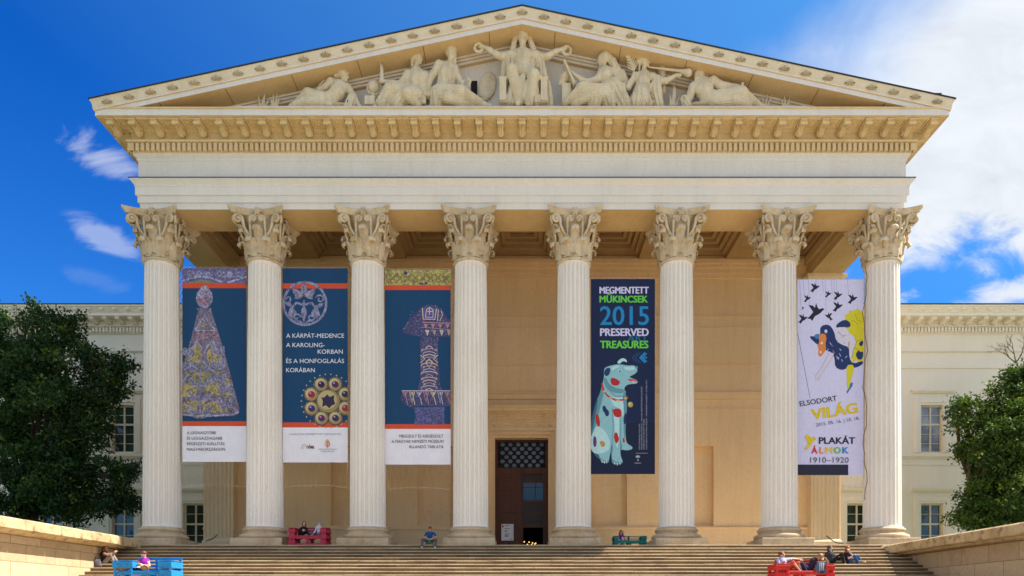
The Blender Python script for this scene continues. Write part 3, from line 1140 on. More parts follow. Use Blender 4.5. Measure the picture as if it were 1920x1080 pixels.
# closed wooden leaf with raised panels
mb = MB()
mb.box(dx0, -.02, dd + .02, dd + .12, 0, 4.72)
for (a, b) in ((.25, 1.55), (1.75, 2.35), (2.5, 3.6), (3.75, 4.5)):
    mb.bbox(dx0 + .22, -.24, dd - .015, dd + .03, a, b, .04)
    mb.bbox(dx0 + .42, -.44, dd - .03, dd, a + .15, b - .15, .03)
mb.build('door_leaf', MT['wood'], door)
mb = MB()                                                      # glazed leaf standing behind the open half
mb.box(1.18, dx1, dd, dd + .1, 0, 4.72)
mb.box(0, .06, dd + .02, dd + .1, 0, 4.72)
for z_ in ((1.7, 1.86), (2.42, 2.54), (3.1, 3.24), (4.22, 4.34), (4.62, 4.72)):
    mb.box(.06, 1.18, dd + .1, dd + .16, z_[0], z_[1])
for z_ in ((1.86, 2.42), (2.54, 3.1), (3.24, 4.22), (4.34, 4.62)):
    mb.box(.72, .77, dd + .105, dd + .155, z_[0], z_[1])
mb.box(.06, .72, dd + .11, dd + .15, 3.95, 3.99)
mb.box(.77, 1.18, dd + .11, dd + .15, 3.95, 3.99)
mb.build('glazed_leaf', MT['wood'], door)
mb = MB()
mb.face((.06, dd + .155, 3.24), (1.18, dd + .155, 3.24), (1.18, dd + .12, 4.22), (.06, dd + .12, 4.22))
mb.cur = 1
for z0_, z1_ in ((1.86, 2.42), (2.54, 3.1), (4.34, 4.62)):
    mb.face((.06, dd + .14, z0_), (1.18, dd + .14, z0_), (1.18, dd + .14, z1_), (.06, dd + .14, z1_))
m, t, b = new_mat('mirror_like_pane')
b.inputs['Base Color'].default_value = (.02, .03, .035, 1)
b.inputs['Roughness'].default_value = .03
b.inputs['Specular IOR Level'].default_value = .7
MT['mirror'] = m
mb.build('door_glass', [MT['mirror'], paint('dull_dark_pane', (.045, .035, .028), .35, spec=.2)], door)
# hall behind the door
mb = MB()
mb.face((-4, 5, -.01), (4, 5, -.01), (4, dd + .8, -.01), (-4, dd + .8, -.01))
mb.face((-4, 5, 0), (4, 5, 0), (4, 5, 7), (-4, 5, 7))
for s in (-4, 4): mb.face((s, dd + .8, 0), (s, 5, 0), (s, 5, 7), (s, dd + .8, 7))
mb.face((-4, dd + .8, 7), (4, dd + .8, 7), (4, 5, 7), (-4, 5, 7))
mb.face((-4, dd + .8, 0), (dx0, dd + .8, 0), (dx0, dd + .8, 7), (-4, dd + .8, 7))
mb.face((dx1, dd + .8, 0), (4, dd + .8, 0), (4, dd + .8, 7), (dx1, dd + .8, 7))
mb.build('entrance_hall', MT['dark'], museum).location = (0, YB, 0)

# notice taped to the closed leaf
nt = MB()
nt.bbox(-1.17, -.48, dd - .06, dd - .045, .95, 1.88, .004)
note = nt.build('door_notice', paint('white_paper', (.72, .72, .76), .7))
note.location = (0, YB, 0)
tag(note, 'white paper notice with red corner mark fixed to the brown door', 'notice')
nt = MB()
nt.box(-1.14, -1.03, dd - .064, dd - .061, 1.70, 1.80)
nb = nt.build('red_mark', paint('red_ink', (.55, .03, .08), .7), note)
nt = MB()
for zz, a, b in ((1.76, -.98, -.75), (1.60, -.98, -.70), (1.49, -.98, -.84), (1.43, -.98, -.88), (1.30, -.98, -.72), (1.22, -.98, -.78), (1.16, -.98, -.76), (1.02, -.70, -.54)):
    nt.box(a, b, dd - .064, dd - .061, zz, zz + .032)
nt.build('printed_lines', paint('dark_ink', (.12, .11, .14), .7), note)

# candle-like lamps low in the hall
def emit(name, c, s):
    m, t, b = new_mat(name)
    b.inputs['Base Color'].default_value = (*c, 1)
    b.inputs['Emission Color'].default_value = (*c, 1)
    b.inputs['Emission Strength'].default_value = s
    return m
MT['lamp'] = emit('warm_lamp', (1.0, .62, .16), .55)
for i, (px, py) in enumerate(((983, 1016), (992, 1016.5), (998.5, 1018), (989, 1021), (997, 1021.5), (1003, 1020), (1004.5, 1018.5))):
    p = at(px, py, YB + 2.0)
    lm = MB()
    lm.lathe([(.0, -.04), (.028, -.03), (.038, 0), (.026, .035), (.0, .045)], 10, cap=False)
    b = lm.build('hall_lamp', MT['lamp'])
    b.location = p
    tag(b, 'small warm glowing lamp in the dark hall seen low through the open door', 'lamp', 'glowing lamps inside the doorway')

# ---------------------------------------------------------------- the two wings
def wing(side, lab):
    root = tag(empty('museum_wing', (side * 32, 9, GZ)), lab, 'building wing', 'wings of the museum')
    x0, x1 = (17.5, 50.0)
    wy = 9.0
    wins = [20.0 + 4.4 * k for k in range(6)] if side > 0 else [19.5 + 4.27 * k for k in range(7)]
    mb = MB()
    ops = []
    for c in wins:
        ops += [(c - .66, c + .66, 6.42, 9.24, .30), (c - .66, c + .66, .95, 3.38, .30)]
    if side < 0: ops = [(-b, -a, c, d, e) for a, b, c, d, e in ops]
    a, b = (x0, x1) if side > 0 else (-x1, -x0)
    wall_open(mb, a, b, GZ, 13.6, wy, ops)
    for z0, z1, pr in ((12.36, 12.42, .05), (12.42, 12.52, .12), (11.42, 11.5, .06), (6.16, 6.30, .14), (6.06, 6.16, .07), (5.66, 5.72, .04), (0.1, .3, .1)):
        mb.box(a, b, wy - pr, wy + .01, z0, z1)
    mb.box(a, b, wy - .12, wy + .01, GZ, .1)
    for xx in (a, b):
        mb.face((xx, wy, GZ), (xx, 24, GZ), (xx, 24, 13.6), (xx, wy, 13.6))
    def P(o):
        o.data.transform(Matrix.Translation(-Vector(root.location)))
        o.parent = root
        return o
    P(mb.build('wall', MT['wing']))
    mb = MB()
    pr = [(.02, 13.45), (.08, 13.48), (.08, 13.80), (.28, 13.82), (.30, 13.87), (.18, 13.90), (.18, 14.16), (.26, 14.19), (.95, 14.19), (.95, 14.37), (1.0, 14.39), (1.02, 14.45), (1.12, 14.59), (1.2, 14.65), (1.2, 14.72)]
    xc, hw = (a + b) / 2, (b - a) / 2 - .05
    mb.ring(hw, wy, 24, pr, xc)
    x = a + .2
    while x < b:
        mb.box(x - .06, x + .06, wy - .25, wy - .05, 13.52, 13.78)
        x += .2
    x = a + .5
    while x < b:
        m2 = MB()
        poly = [(0, 0), (.66, 0), (.66, -.1), (.58, -.16), (.46, -.14), (.3, -.2), (.12, -.27), (0, -.26)]
        m2.prism(poly[::-1], .26, Matrix(((0, 1, 0, x - .13), (-1, 0, 0, wy - .2), (0, 0, 1, 14.185), (0, 0, 0, 1))))
        mb.add(m2)
        mb.bbox(x - .12, x + .12, wy - 1.16, wy - 1.0, 14.44, 14.60, .05)
        x += .76
    P(mb.build('cornice', MT['wing']))
    mb = MB()
    mb.face((a, wy - 1.22, 14.725), (b, wy - 1.22, 14.725), (b, wy - 1.22, 14.79), (a, wy - 1.22, 14.79))
    mb.face((a, wy - 1.22, 14.79), (b, wy - 1.22, 14.79), (b, 24, 15.6), (a, 24, 15.6))
    P(mb.build('roof', MT['roofmetal']))
    for k, c in enumerate(wins):
        for (z0, z1) in ((6.42, 9.24), (.95, 3.38)):
            cx = c * side
            w = empty('window', (cx - root.location.x, wy - root.location.y, z0 - root.location.z), root)
            h = z1 - z0
            m1 = MB()                                          # moulded surround with hood
            for q, (o_, p_) in enumerate(((.14, .05), (.40, .09))):
                pv = 0 if q == 0 else .14
                m1.box(-.66 - o_, -.66 - pv, -p_, .005, 0, h + pv)
                m1.box(.66 + pv, .66 + o_, -p_, .005, 0, h + pv)
                m1.box(-.66 - o_, .66 + o_, -p_, .005, h + pv, h + o_)
            m1.ring(1.12, -.05, 0, [(-.04, h + .40), (-.04, h + .66), (.06, h + .68), (.16, h + .78), (.18, h + .84), (.18, h + .88), (-.02, h + .90)])
            m1.build('surround', MT['wing'], w)
            m2 = MB()
            fy0, fy1 = .16, .24
            m2.box(-.66, -.58, fy0, fy1, 0, h); m2.box(.58, .66, fy0, fy1, 0, h)
            m2.box(-.58, .58, fy0, fy1, 0, .09); m2.box(-.58, .58, fy0, fy1, h - .09, h)
            m2.box(-.045, .045, fy0 - .02, fy1, .09, h - .09)
            tz = h * .60 if z0 > 5 else h * .5
            m2.box(-.58, -.045, fy0 - .01, fy1, tz - .055, tz + .055); m2.box(.045, .58, fy0 - .01, fy1, tz - .055, tz + .055)
            for zz in ((tz / 3, tz * 2 / 3, (tz + h) / 2) if z0 > 5 else (tz * .45, (tz + h) / 2)):
                for s_ in (-1, 1):
                    e = sorted((s_ * .045, s_ * .58))
                    m2.box(e[0], e[1], fy0 + .02, fy1 - .01, zz - .015, zz + .015)
            m2.build('frame', MT['win'], w)
            m3 = MB()
            m3.face((-.6, .215, .05), (.6, .215, .05), (.6, .215, h - .05), (-.6, .215, h - .05))
            m3.build('pane', MT['glass'] if (side < 0 or z0 < 5) else MT['pane_blind'], w)
    return root

m, t, b = new_mat('pane_over_white_blind')
p_ = pos(t)
b.inputs['Base Color'].default_value = (.25, .27, .30, 1)
t.l.new(t.mix(t.ramp(t.noise(p_, .8, 3, .5), .4, .62), (.34, .37, .42), (.13, .16, .2)), b.inputs['Base Color'])
b.inputs['Roughness'].default_value = .06
b.inputs['Specular IOR Level'].default_value = .8
MT['pane_blind'] = m
wing(-1, 'shaded left wing of the museum behind the dark tree')
wing(1, 'warm cream right wing of the museum with white blinds behind upper windows')
# ---------------------------------------------------------------- modelling bodies as one continuous surface
def _prim_dist(pr, Pn):
    k = pr['k']
    if k == 'c':
        a, b = pr['a'], pr['b']
        ba = b - a
        L2 = max(float(ba @ ba), 1e-9)
        pa = Pn - a
        t = np.clip(pa @ ba / L2, 0, 1)
        q = pa - t[:, None] * ba
        r = pr['ra'] + (pr['rb'] - pr['ra']) * t
        if pr.get('fold'):
            n, amp, ph, tw = pr['fold']
            ax = ba / math.sqrt(L2)
            e1 = np.cross(ax, (0.0, 1.0, 0.0))
            if np.linalg.norm(e1) < .1: e1 = np.cross(ax, (1.0, 0, 0))
            e1 /= np.linalg.norm(e1)
            e2 = np.cross(ax, e1)
            an = np.arctan2(q @ e2, q @ e1)
            s = np.sin(an * n + ph + tw * t)
            r = r + amp * (1 - 2 * np.abs(s) ** .7) * (.35 + .65 * t)
        return np.sqrt((q * q).sum(1)) - r
    if k == 'e':
        q = (Pn - pr['c']) @ pr['M']
        rr = pr['r']
        d0 = np.sqrt(((q / rr) ** 2).sum(1))
        d1 = np.sqrt(((q / (rr * rr)) ** 2).sum(1)) + 1e-9
        d = d0 * (d0 - 1) / d1
    else:
        q = np.abs((Pn - pr['c']) @ pr['M']) - (pr['r'] - pr['rd'])
        d = np.sqrt((np.maximum(q, 0) ** 2).sum(1)) + np.minimum(q.max(1), 0) - pr['rd']
    if pr.get('wave'):
        dr, fr, amp = pr['wave']
        d = d + amp * np.sin((Pn @ dr) * fr)
    return d


def _prim_box(pr):
    if pr['k'] == 'c':
        r = max(pr['ra'], pr['rb']) + (pr['fold'][1] if pr.get('fold') else 0)
        return np.minimum(pr['a'], pr['b']) - r, np.maximum(pr['a'], pr['b']) + r
    e = np.abs(pr['M']) @ pr['r'] + (pr['wave'][2] if pr.get('wave') else 0)
    return pr['c'] - e, pr['c'] + e


def sdf_mesh(prims, vox, name, mats, tags=None, parent=None, origin=None, smooth_iter=1):
    lo = np.min([_prim_box(p)[0] for p in prims if not p.get('sub')], 0) - 4 * vox
    hi = np.max([_prim_box(p)[1] for p in prims if not p.get('sub')], 0) + 4 * vox
    n = np.ceil((hi - lo) / vox).astype(int) + 1
    Fd = np.full(n, 10.0, np.float32)
    for pr in prims:
        s = max(pr['s'], 1e-4)
        a, b = _prim_box(pr)
        mrg = s + 3 * vox
        i0 = np.clip(np.floor((a - mrg - lo) / vox).astype(int), 0, n - 1)
        i1 = np.clip(np.ceil((b + mrg - lo) / vox).astype(int) + 1, 1, n)
        if (i1 <= i0).any(): continue
        g = np.stack(np.meshgrid(*[lo[q] + vox * np.arange(i0[q], i1[q]) for q in range(3)], indexing='ij'), -1)
        d = _prim_dist(pr, g.reshape(-1, 3)).reshape(g.shape[:3]).astype(np.float32)
        sl = tuple(slice(i0[q], i1[q]) for q in range(3))
        A = Fd[sl]
        if pr.get('sub'):
            d = -d
            h = np.maximum(s - np.abs(A - d), 0) / s
            Fd[sl] = np.maximum(A, d) + h * h * s / 4
        else:
            h = np.maximum(s - np.abs(A - d), 0) / s
            Fd[sl] = np.minimum(A, d) - h * h * s / 4
    # surface nets
    sg = Fd < 0
    c = sg[:-1, :-1, :-1].astype(np.int8)
    cnt = np.zeros(c.shape, np.int8)
    for dx in (0, 1):
        for dy in (0, 1):
            for dz in (0, 1):
                cnt += sg[dx:n[0] - 1 + dx, dy:n[1] - 1 + dy, dz:n[2] - 1 + dz]
    act = (cnt > 0) & (cnt < 8)
    idx = np.full(act.shape, -1, np.int64)
    cells = np.argwhere(act)
    idx[act] = np.arange(len(cells))
    acc = np.zeros((len(cells), 3)); wt_ = np.zeros(len(cells))
    cor = [(x, y, z) for x in (0, 1) for y in (0, 1) for z in (0, 1)]
    for p in cor:
        for ax in range(3):
            if p[ax]: continue
            q = list(p); q[ax] = 1
            f0 = Fd[cells[:, 0] + p[0], cells[:, 1] + p[1], cells[:, 2] + p[2]]
            f1 = Fd[cells[:, 0] + q[0], cells[:, 1] + q[1], cells[:, 2] + q[2]]
            m = (f0 < 0) != (f1 < 0)
            t = np.where(m, f0 / np.where(m, f0 - f1, 1), 0)
            t = np.clip(t, 0, 1)
            pt = np.tile(np.array(p, float), (len(cells), 1))
            pt[:, ax] += t
            acc[m] += pt[m]; wt_[m] += 1
    V = lo + vox * (cells + acc / wt_[:, None])
    quads = []
    for ax in range(3):
        o1, o2 = (ax + 1) % 3, (ax + 2) % 3
        s0 = [slice(0, n[q] - 1) for q in range(3)]; s1 = list(s0)
        s0[ax] = slice(0, n[ax] - 1); s1[ax] = slice(1, n[ax])
        A, B = sg[tuple(s0)], sg[tuple(s1)]
        e = np.argwhere(A != B)
        e = e[(e[:, o1] > 0) & (e[:, o2] > 0)]
        fl = A[e[:, 0], e[:, 1], e[:, 2]]
        def ii(d1, d2):
            w = e.copy(); w[:, o1] -= d1; w[:, o2] -= d2
            return idx[w[:, 0], w[:, 1], w[:, 2]]
        Q = np.stack([ii(1, 1), ii(0, 1), ii(0, 0), ii(1, 0)], 1)
        Q[~fl] = Q[~fl][:, ::-1]
        quads.append(Q)
    Q = np.concatenate(quads)
    Q = Q[(Q >= 0).all(1)]
    for _ in range(smooth_iter):
        S = np.zeros_like(V); N = np.zeros(len(V))
        for i in range(4):
            np.add.at(S, Q[:, i], V[Q[:, (i + 1) % 4]]); np.add.at(N, Q[:, i], 1)
            np.add.at(S, Q[:, i], V[Q[:, (i + 3) % 4]]); np.add.at(N, Q[:, i], 1)
        V = .72 * V + .28 * S / np.maximum(N, 1)[:, None]
    if origin is None: origin = ((lo + hi) / 2)
    origin = np.array(origin, float)
    me = bpy.data.meshes.new(name)
    me.from_pydata((V - origin).tolist(), [], Q.tolist())
    if not isinstance(mats, (list, tuple)): mats = [mats]
    for m in mats: me.materials.append(m)
    if tags and len(mats) > 1:
        C = V[Q].mean(1)
        best = np.full(len(C), 1e9); bt = np.zeros(len(C), np.int32)
        for pr in prims:
            if pr.get('sub'): continue
            d = _prim_dist(pr, C) - pr.get('bias', 0)
            m = d < best
            best[m] = d[m]; bt[m] = tags.index(pr['tag'])
        me.polygons.foreach_set('material_index', bt)
    me.polygons.foreach_set('use_smooth', np.ones(len(Q), bool))
    me.update()
    o = bpy.data.objects.new(name, me)
    COL.objects.link(o)
    o.location = origin
    if parent is not None:
        o.parent = parent
        o.location = Vector(origin) - parent.location
    return o


SY = YF - .62


class Fig:
    """collects rounded shapes; a,b,c points are (X, Y, D): picture-plane measures at a real depth, D towards the viewer"""
    def __init__(self, ox, oy, sc, y0):
        self.ox, self.oy, self.sc, self.y0 = ox, oy, sc, y0
        self.dk = .62 if y0 in (SY, SY + .2) else 1.0
        self.rk = .92 if y0 == SY else 1.0
        self.un = 1.0 / (sc * F_PX / (y0 - CAM_Y))     # metres per unit
        self.p = []
        self.tag = 'a'

    def P(self, q):
        w = at(self.ox + q[0] / self.sc, self.oy + q[1] / self.sc, self.y0 - (q[2] if len(q) > 2 else 0) * self.un * self.dk)
        return np.array(w)

    def c(self, a, b, ra, rb=None, s=None, tag=None, fold=None, sub=False, bias=0):
        rb = ra if rb is None else rb
        ra, rb = ra * self.rk, rb * self.rk
        u = self.un
        if fold: fold = (fold[0], fold[1] * u, fold[2] if len(fold) > 2 else 0, fold[3] if len(fold) > 3 else 0)
        self.p.append(dict(k='c', a=self.P(a), b=self.P(b), ra=ra * u, rb=rb * u, s=(min(ra, rb) * .5 if s is None else s) * u, tag=tag or self.tag, fold=fold, sub=sub, bias=bias * u))

    def chain(self, pts, radii, **kw):
        for i in range(len(pts) - 1):
            self.c(pts[i], pts[i + 1], radii[i], radii[i + 1], **kw)

    def e(self, c, r, rot=(0, 0, 0), s=None, tag=None, wave=None, sub=False, bias=0):
        from mathutils import Euler
        M = np.array(Euler([R(v) for v in rot]).to_matrix())
        u = self.un
        if wave: wave = (np.array(wave[0], float), wave[1] / u, wave[2] * u)
        self.p.append(dict(k='e', c=self.P(c), r=np.array(r, float) * u, M=M, s=(min(r) * .4 if s is None else s) * u, tag=tag or self.tag, wave=wave, sub=sub, bias=bias * u))

    def b(self, c, r, rot=(0, 0, 0), rd=2, s=1, tag=None, wave=None):
        from mathutils import Euler
        M = np.array(Euler([R(v) for v in rot]).to_matrix())
        u = self.un
        if wave: wave = (np.array(wave[0], float), wave[1] / u, wave[2] * u)
        self.p.append(dict(k='b', c=self.P(c), r=np.array(r, float) * u, M=M, rd=rd * u, s=s * u, tag=tag or self.tag, wave=wave))

    def head(self, c, r, yaw=0, tilt=0, skin='a', eye=None, nosek=1.0):
        """r: half the head's height; yaw 0 faces the viewer, +90 faces right in the picture; tilt>0 looks down"""
        cy, sy = math.cos(R(yaw)), math.sin(R(yaw))
        ct, st = math.cos(R(tilt)), math.sin(R(tilt))
        def L(x, y, z):
            """x: own left/right, y: forward, z: up, in head radii"""
            y, z = y * ct + z * st, z * ct - y * st
            X = x * cy + y * sy
            D = y * cy - x * sy
            return (c[0] + X * r, c[1] - z * r, (c[2] if len(c) > 2 else 0) + D * r)
        self.e(L(0, -.10, .18), (.74 * r, .88 * r, .80 * r), (0, 0, yaw), s=r * .2, tag=skin)
        self.e(L(0, .16, -.36), (.52 * r, .58 * r, .60 * r), (0, 0, yaw), s=r * .3, tag=skin)
        self.c(L(0, .74, .02), L(0, .90 * nosek, -.24), r * .09, r * .13, s=r * .12, tag=skin)
        self.c(L(-.3, .66, .14), L(.3, .66, .14), r * .10, s=r * .15, tag=skin)
        self.c(L(-.16, .66, -.52), L(.16, .66, -.52), r * .09, s=r * .08, tag='lip' if eye else skin)
        self.e(L(0, .60, -.84), (.2 * r, .18 * r, .16 * r), s=r * .15, tag=skin)
        for sx in (-1, 1):
            self.e(L(sx * .30, .78, -.02), (.14 * r, .12 * r, .09 * r), s=r * .08, sub=True)
            self.e(L(sx * .29, .62, -.02), (.12 * r, .10 * r, .09 * r), s=r * .03, tag=eye or skin)
            self.e(L(sx * .74, -.02, -.06), (.10 * r, .16 * r, .24 * r), (0, 0, yaw), s=r * .06, tag=skin)
        return L

    def hand(self, w, d, u, side=1, curl=.5, tag=None, n=(0, 0, 1)):
        """hand from wrist w along picture direction d; u = head height; five unequal, bent fingers"""
        w = np.array((w[0], w[1], w[2] if len(w) > 2 else 0), float)
        d = np.array(d, float); d /= np.linalg.norm(d)
        n = np.array(n, float); n -= d * (n @ d); n /= np.linalg.norm(n)
        sd = np.cross(n, d) * side
        L = .78 * u
        pc = w + d * L * .25
        self.c(tuple(w), tuple(w + d * L * .42), .15 * u, .19 * u, s=.1 * u, tag=tag)
        for i, (off, ln) in enumerate(((-.15, .40), (-.05, .46), (.05, .44), (.15, .34))):
            k = w + d * L * .44 + sd * off * u
            b1 = k + (d * math.cos(curl * .5) - n * math.sin(curl * .5)) * L * ln * .55
            b2 = b1 + (d * math.cos(curl * 1.5) - n * math.sin(curl * 1.5)) * L * ln * .5
            self.c(tuple(k), tuple(b1), .052 * u, .046 * u, s=.02 * u, tag=tag)
            self.c(tuple(b1), tuple(b2), .046 * u, .036 * u, s=.02 * u, tag=tag)
        t0 = w + d * L * .14 - sd * .14 * u
        t1 = t0 + (d * .6 - sd * .7 - n * .3) * L * .22
        t2 = t1 + (d * .9 - sd * .1 - n * .3) * L * .2
        self.c(tuple(t0), tuple(t1), .065 * u, .055 * u, s=.03 * u, tag=tag)
        self.c(tuple(t1), tuple(t2), .052 * u, .04 * u, s=.02 * u, tag=tag)


# ---------------------------------------------------------------- pediment sculptures
SV = .0135
def statue(F, label, name='pediment_statue', group='sculptures in the pediment', vox=SV, cat='statue'):
    o = sdf_mesh(F.p, vox, name, MT['statue'])
    return tag(o, label, cat, group)

def drape_leg(F, hip, knee, foot, r=(46, 40, 26), n=9, amp=4, tw=2.0):
    amp *= .6; n = n + 2
    F.c(hip, knee, r[0], r[1], fold=(n, amp, .5, tw))
    F.c(knee, foot, r[1], r[2], fold=(n, amp, .9, tw), s=r[1] * .4)

# central crowned woman with outstretched arms (measured in sixths of a picture pixel)
F = Fig(860, 30, 6.0, SY)
F.b((735, 985, 0), (270, 90, 42), rd=8, s=4)
F.b((730, 720, -70), (130, 60, 300), rd=8, s=4)
for xx in (500, 958):
    F.b((xx, 880, 20), (38, 95, 130), rd=6, s=4)
    F.b((xx, 760, 20), (46, 100, 12), rd=5, s=4)
F.chain([(722, 640, 15), (722, 585, 10), (722, 500, 10), (720, 430, 5)], [92, 78, 88, 80], s=40)
F.e((720, 455, 5), (150, 70, 55), s=40)
F.c((722, 420, 0), (720, 330, 10), 40, 36, s=20)
for sx in (-1, 1):
    F.e((722 + sx * 48, 505, 70), (40, 34, 36), s=26)
L = F.head((720, 248, 15), 78, 0)
F.e((720, 205, -8), (80, 84, 64), s=10)
F.c((655, 178, 20), (785, 178, 20), 26, s=14)
for q in range(5):
    F.b((672 + q * 24, 146 - (10 if q == 2 else 0), 40 - abs(q - 2) * 10), (10, 10, 24), rd=3, s=3)
for pts, rr in (([(650, 190, -8), (625, 300, -15), (600, 430, -5), (610, 560, 30)], [26, 32, 40, 30]), ([(790, 190, -8), (815, 300, -15), (850, 400, -5)], [26, 32, 34])):
    for i in range(len(pts) - 1): F.c(pts[i], pts[i + 1], rr[i], rr[i + 1], fold=(4, 6, .3, 1), s=8)
for pts in ([(590, 440, 20), (500, 462, 30), (430, 440, 45), (352, 385, 55), (282, 345, 60)], [(850, 440, 20), (930, 470, 30), (1005, 455, 45), (1085, 405, 55), (1160, 372, 60)]):
    F.chain(pts, [50, 44, 37, 30, 20], s=16)
F.hand((280, 345, 60), (-1, -.1, 0), 105, 1, .9)
F.hand((1162, 370, 60), (1, -.1, 0), 105, -1, .9)
for cx, cy in ((225, 357), (1217, 390)):
    for q in range(14):
        a = 2 * math.pi * q / 14
        F.e((cx + 45 * math.cos(a), cy + 48 * math.sin(a), 62 + (q % 2) * 5), (17, 15, 17), s=4)
F.c((545, 440, 20), (560, 560, 30), 42, 30, fold=(4, 7), s=10)
F.c((880, 440, 15), (905, 560, 20), 46, 34, fold=(4, 7), s=10)
F.c((520, 480, -10), (520, 760, -10), 36, 50, fold=(4, 9), s=10)
F.c((925, 480, -10), (1000, 980, -10), 40, 60, fold=(4, 10), s=10)
for hip, kn, ft in (((660, 640, 40), (598, 610, 190), (680, 975, 150)), ((790, 650, 40), (850, 665, 190), (790, 975, 150))):
    F.c(hip, kn, 85, 66, fold=(9, 5, .2, 2), s=40)
    F.c(kn, ft, 64, 48, fold=(9, 6, .7, 2.5), s=24)
for i, (a, b) in enumerate((((640, 660, 170), (720, 940, 140)), ((720, 690, 150), (700, 940, 135)), ((810, 690, 165), (730, 930, 140)))):
    F.c(a, b, 38, 44, fold=(6, 7, i, 3), s=14)
F.c((620, 760, 120), (590, 960, 90), 40, 60, fold=(5, 12, .5, 2), s=12)
F.c((860, 780, 120), (850, 960, 90), 40, 60, fold=(5, 12, .2, 2), s=12)
for a, b in (((672, 980, 170), (664, 985, 235)), ((775, 980, 170), (775, 985, 240))):
    F.c(a, b, 34, 26, s=10)
for a in (480, 1010):
    F.c((a, 760, 30), (a + (20 if a < 700 else 15), 985, 20), 30, 42, fold=(4, 9), s=8)
statue(F, 'enthroned crowned stone woman with outstretched arms holding two wreaths')

# shield relief beside her
F = Fig(860, 30, 6.0, YF + .02)
F.e((322, 790, 0), (96, 26, 165), (0, 14, 0), s=4)
F.e((322, 790, 26), (74, 10, 140), (0, 14, 0), sub=True, s=4)
for q in range(4):
    F.c((272 + q * -4, 785 + q * 38, 12), (322 + q * -3, 790 + q * 38, 12), 9, s=3)
F.c((352, 780, 12), (338, 900, 12), 9, s=3); F.c((330, 820, 12), (375, 826, 12), 8, s=3)
F.c((300, 905, 10), (345, 915, 10), 14, s=3)
F.e((345, 720, 12), (46, 20, 30), (0, 14, 0), s=4)
F.c((352, 690, 12), (358, 665, 12), 9, s=3)
o = sdf_mesh(F.p, .018, 'shield_relief', MT['statue'])
tag(o, 'oval stone coat-of-arms shield carved beside the enthroned woman', 'relief')

# reclining woman with rudder, far left
F = Fig(480, 90, 3.84, SY)
F.e((500, 428, -8), (240, 50, 20), s=14, wave=((1, 0, .5), 14, 3))
F.chain([(470, 375, 20), (535, 365, 25), (588, 320, 25), (600, 275, 20)], [50, 44, 52, 44], s=26)
F.c((540, 245, 15), (655, 285, 15), 32, 30, s=18)
F.e((610, 318, 62), (22, 20, 20), s=14); F.e((565, 315, 62), (22, 20, 20), s=14)
F.c((605, 262, 12), (632, 225, 10), 21, 19, s=10)
F.head((634, 203, 12), 38, 80, 5)
F.e((622, 186, 8), (40, 40, 34), s=6); F.e((585, 205, -5), (28, 26, 24), s=8, wave=((.6, 0, .8), 4, 2)); F.c((600, 175, 8), (660, 178, 8), 12, s=5)
F.chain([(536, 245, 10), (500, 285, 0), (450, 305, -5)], [31, 26, 20], s=10)
F.chain([(662, 288, 15), (702, 350, 25), (738, 412, 30)], [30, 25, 17], s=10)
F.hand((738, 412, 30), (.6, .4, 0), 56, 1, .5)
drape_leg(F, (465, 370, 20), (375, 340, 25), (275, 415, 30), (56, 46, 24))
drape_leg(F, (470, 395, 50), (350, 395, 60), (255, 425, 50), (44, 38, 24))
for i in range(4):
    F.c((400 + i * 30, 330 + i * 18, 55), (470 + i * 22, 410, 66), 12, 14, s=8)
F.c((690, 365, 40), (670, 425, 40), 34, 38, fold=(4, 6), s=8); F.e((668, 390, 66), (14, 12, 16), sub=True, s=4)
F.c((438, 295, -25), (520, 200, -25), 9, s=3)
F.b((560, 160, -25), (66, 8, 20), (0, -41, 0), rd=4, s=3)
statue(F, 'reclining draped stone woman leaning on an urn with a rudder behind her')

# seated woman holding a statuette, globe at her side
F = Fig(480, 90, 3.84, SY)
F.e((1010, 428, -8), (185, 50, 20), s=14, wave=((1, 0, .5), 14, 3))
F.b((1140, 360, -20), (90, 45, 70), rd=6)
F.chain([(1150, 330, 15), (1156, 285, 12), (1160, 230, 12), (1157, 180, 10)], [56, 44, 54, 46], s=24)
F.c((1095, 190, 10), (1222, 196, 10), 32, 30, s=18)
F.e((1130, 235, 52), (24, 20, 24), s=14); F.e((1188, 238, 52), (24, 20, 24), s=14)
F.c((1155, 170, 10), (1158, 118, 12), 21, 20, s=10)
F.head((1164, 74, 12), 43, 55, 0)
F.e((1152, 56, 2), (42, 44, 40), s=5); F.c((1125, 60, 10), (1125, 130, 8), 17, 12, s=8)
F.chain([(1090, 195, 15), (1040, 262, 35), (985, 258, 55), (925, 242, 60)], [30, 26, 22, 15], s=10)
F.hand((925, 242, 60), (-1, -.2, 0), 62, 1, .4, n=(0, 1, 0))
F.chain([(1225, 200, 15), (1240, 270, 20), (1200, 320, 45)], [30, 26, 17], s=10)
F.chain([(907, 228, 60), (905, 190, 60), (905, 150, 60)], [17, 14, 12], s=4, fold=(5, 2)); F.e((904, 130, 60), (9, 9, 12), s=3); F.c((897, 150, 60), (893, 120, 60), 4, s=2); F.c((895, 112, 60), (893, 106, 60), 6, s=2)
F.c((907, 236, 60), (907, 226, 60), 20, 18, s=3)
drape_leg(F, (1120, 330, 40), (965, 305, 80), (880, 405, 60), (56, 48, 28), 7, 7)
drape_leg(F, (1160, 345, 50), (1090, 335, 110), (1170, 415, 80), (52, 44, 24), 6, 7)
F.c((970, 330, 70), (930, 415, 60), 44, 50, fold=(5, 8), s=16); F.c((1050, 350, 80), (1010, 415, 70), 40, 50, fold=(6, 8), s=16)
F.c((1095, 205, 30), (1160, 275, 52), 12, 10, s=6); F.c((1222, 210, 30), (1160, 275, 52), 12, 10, s=6)
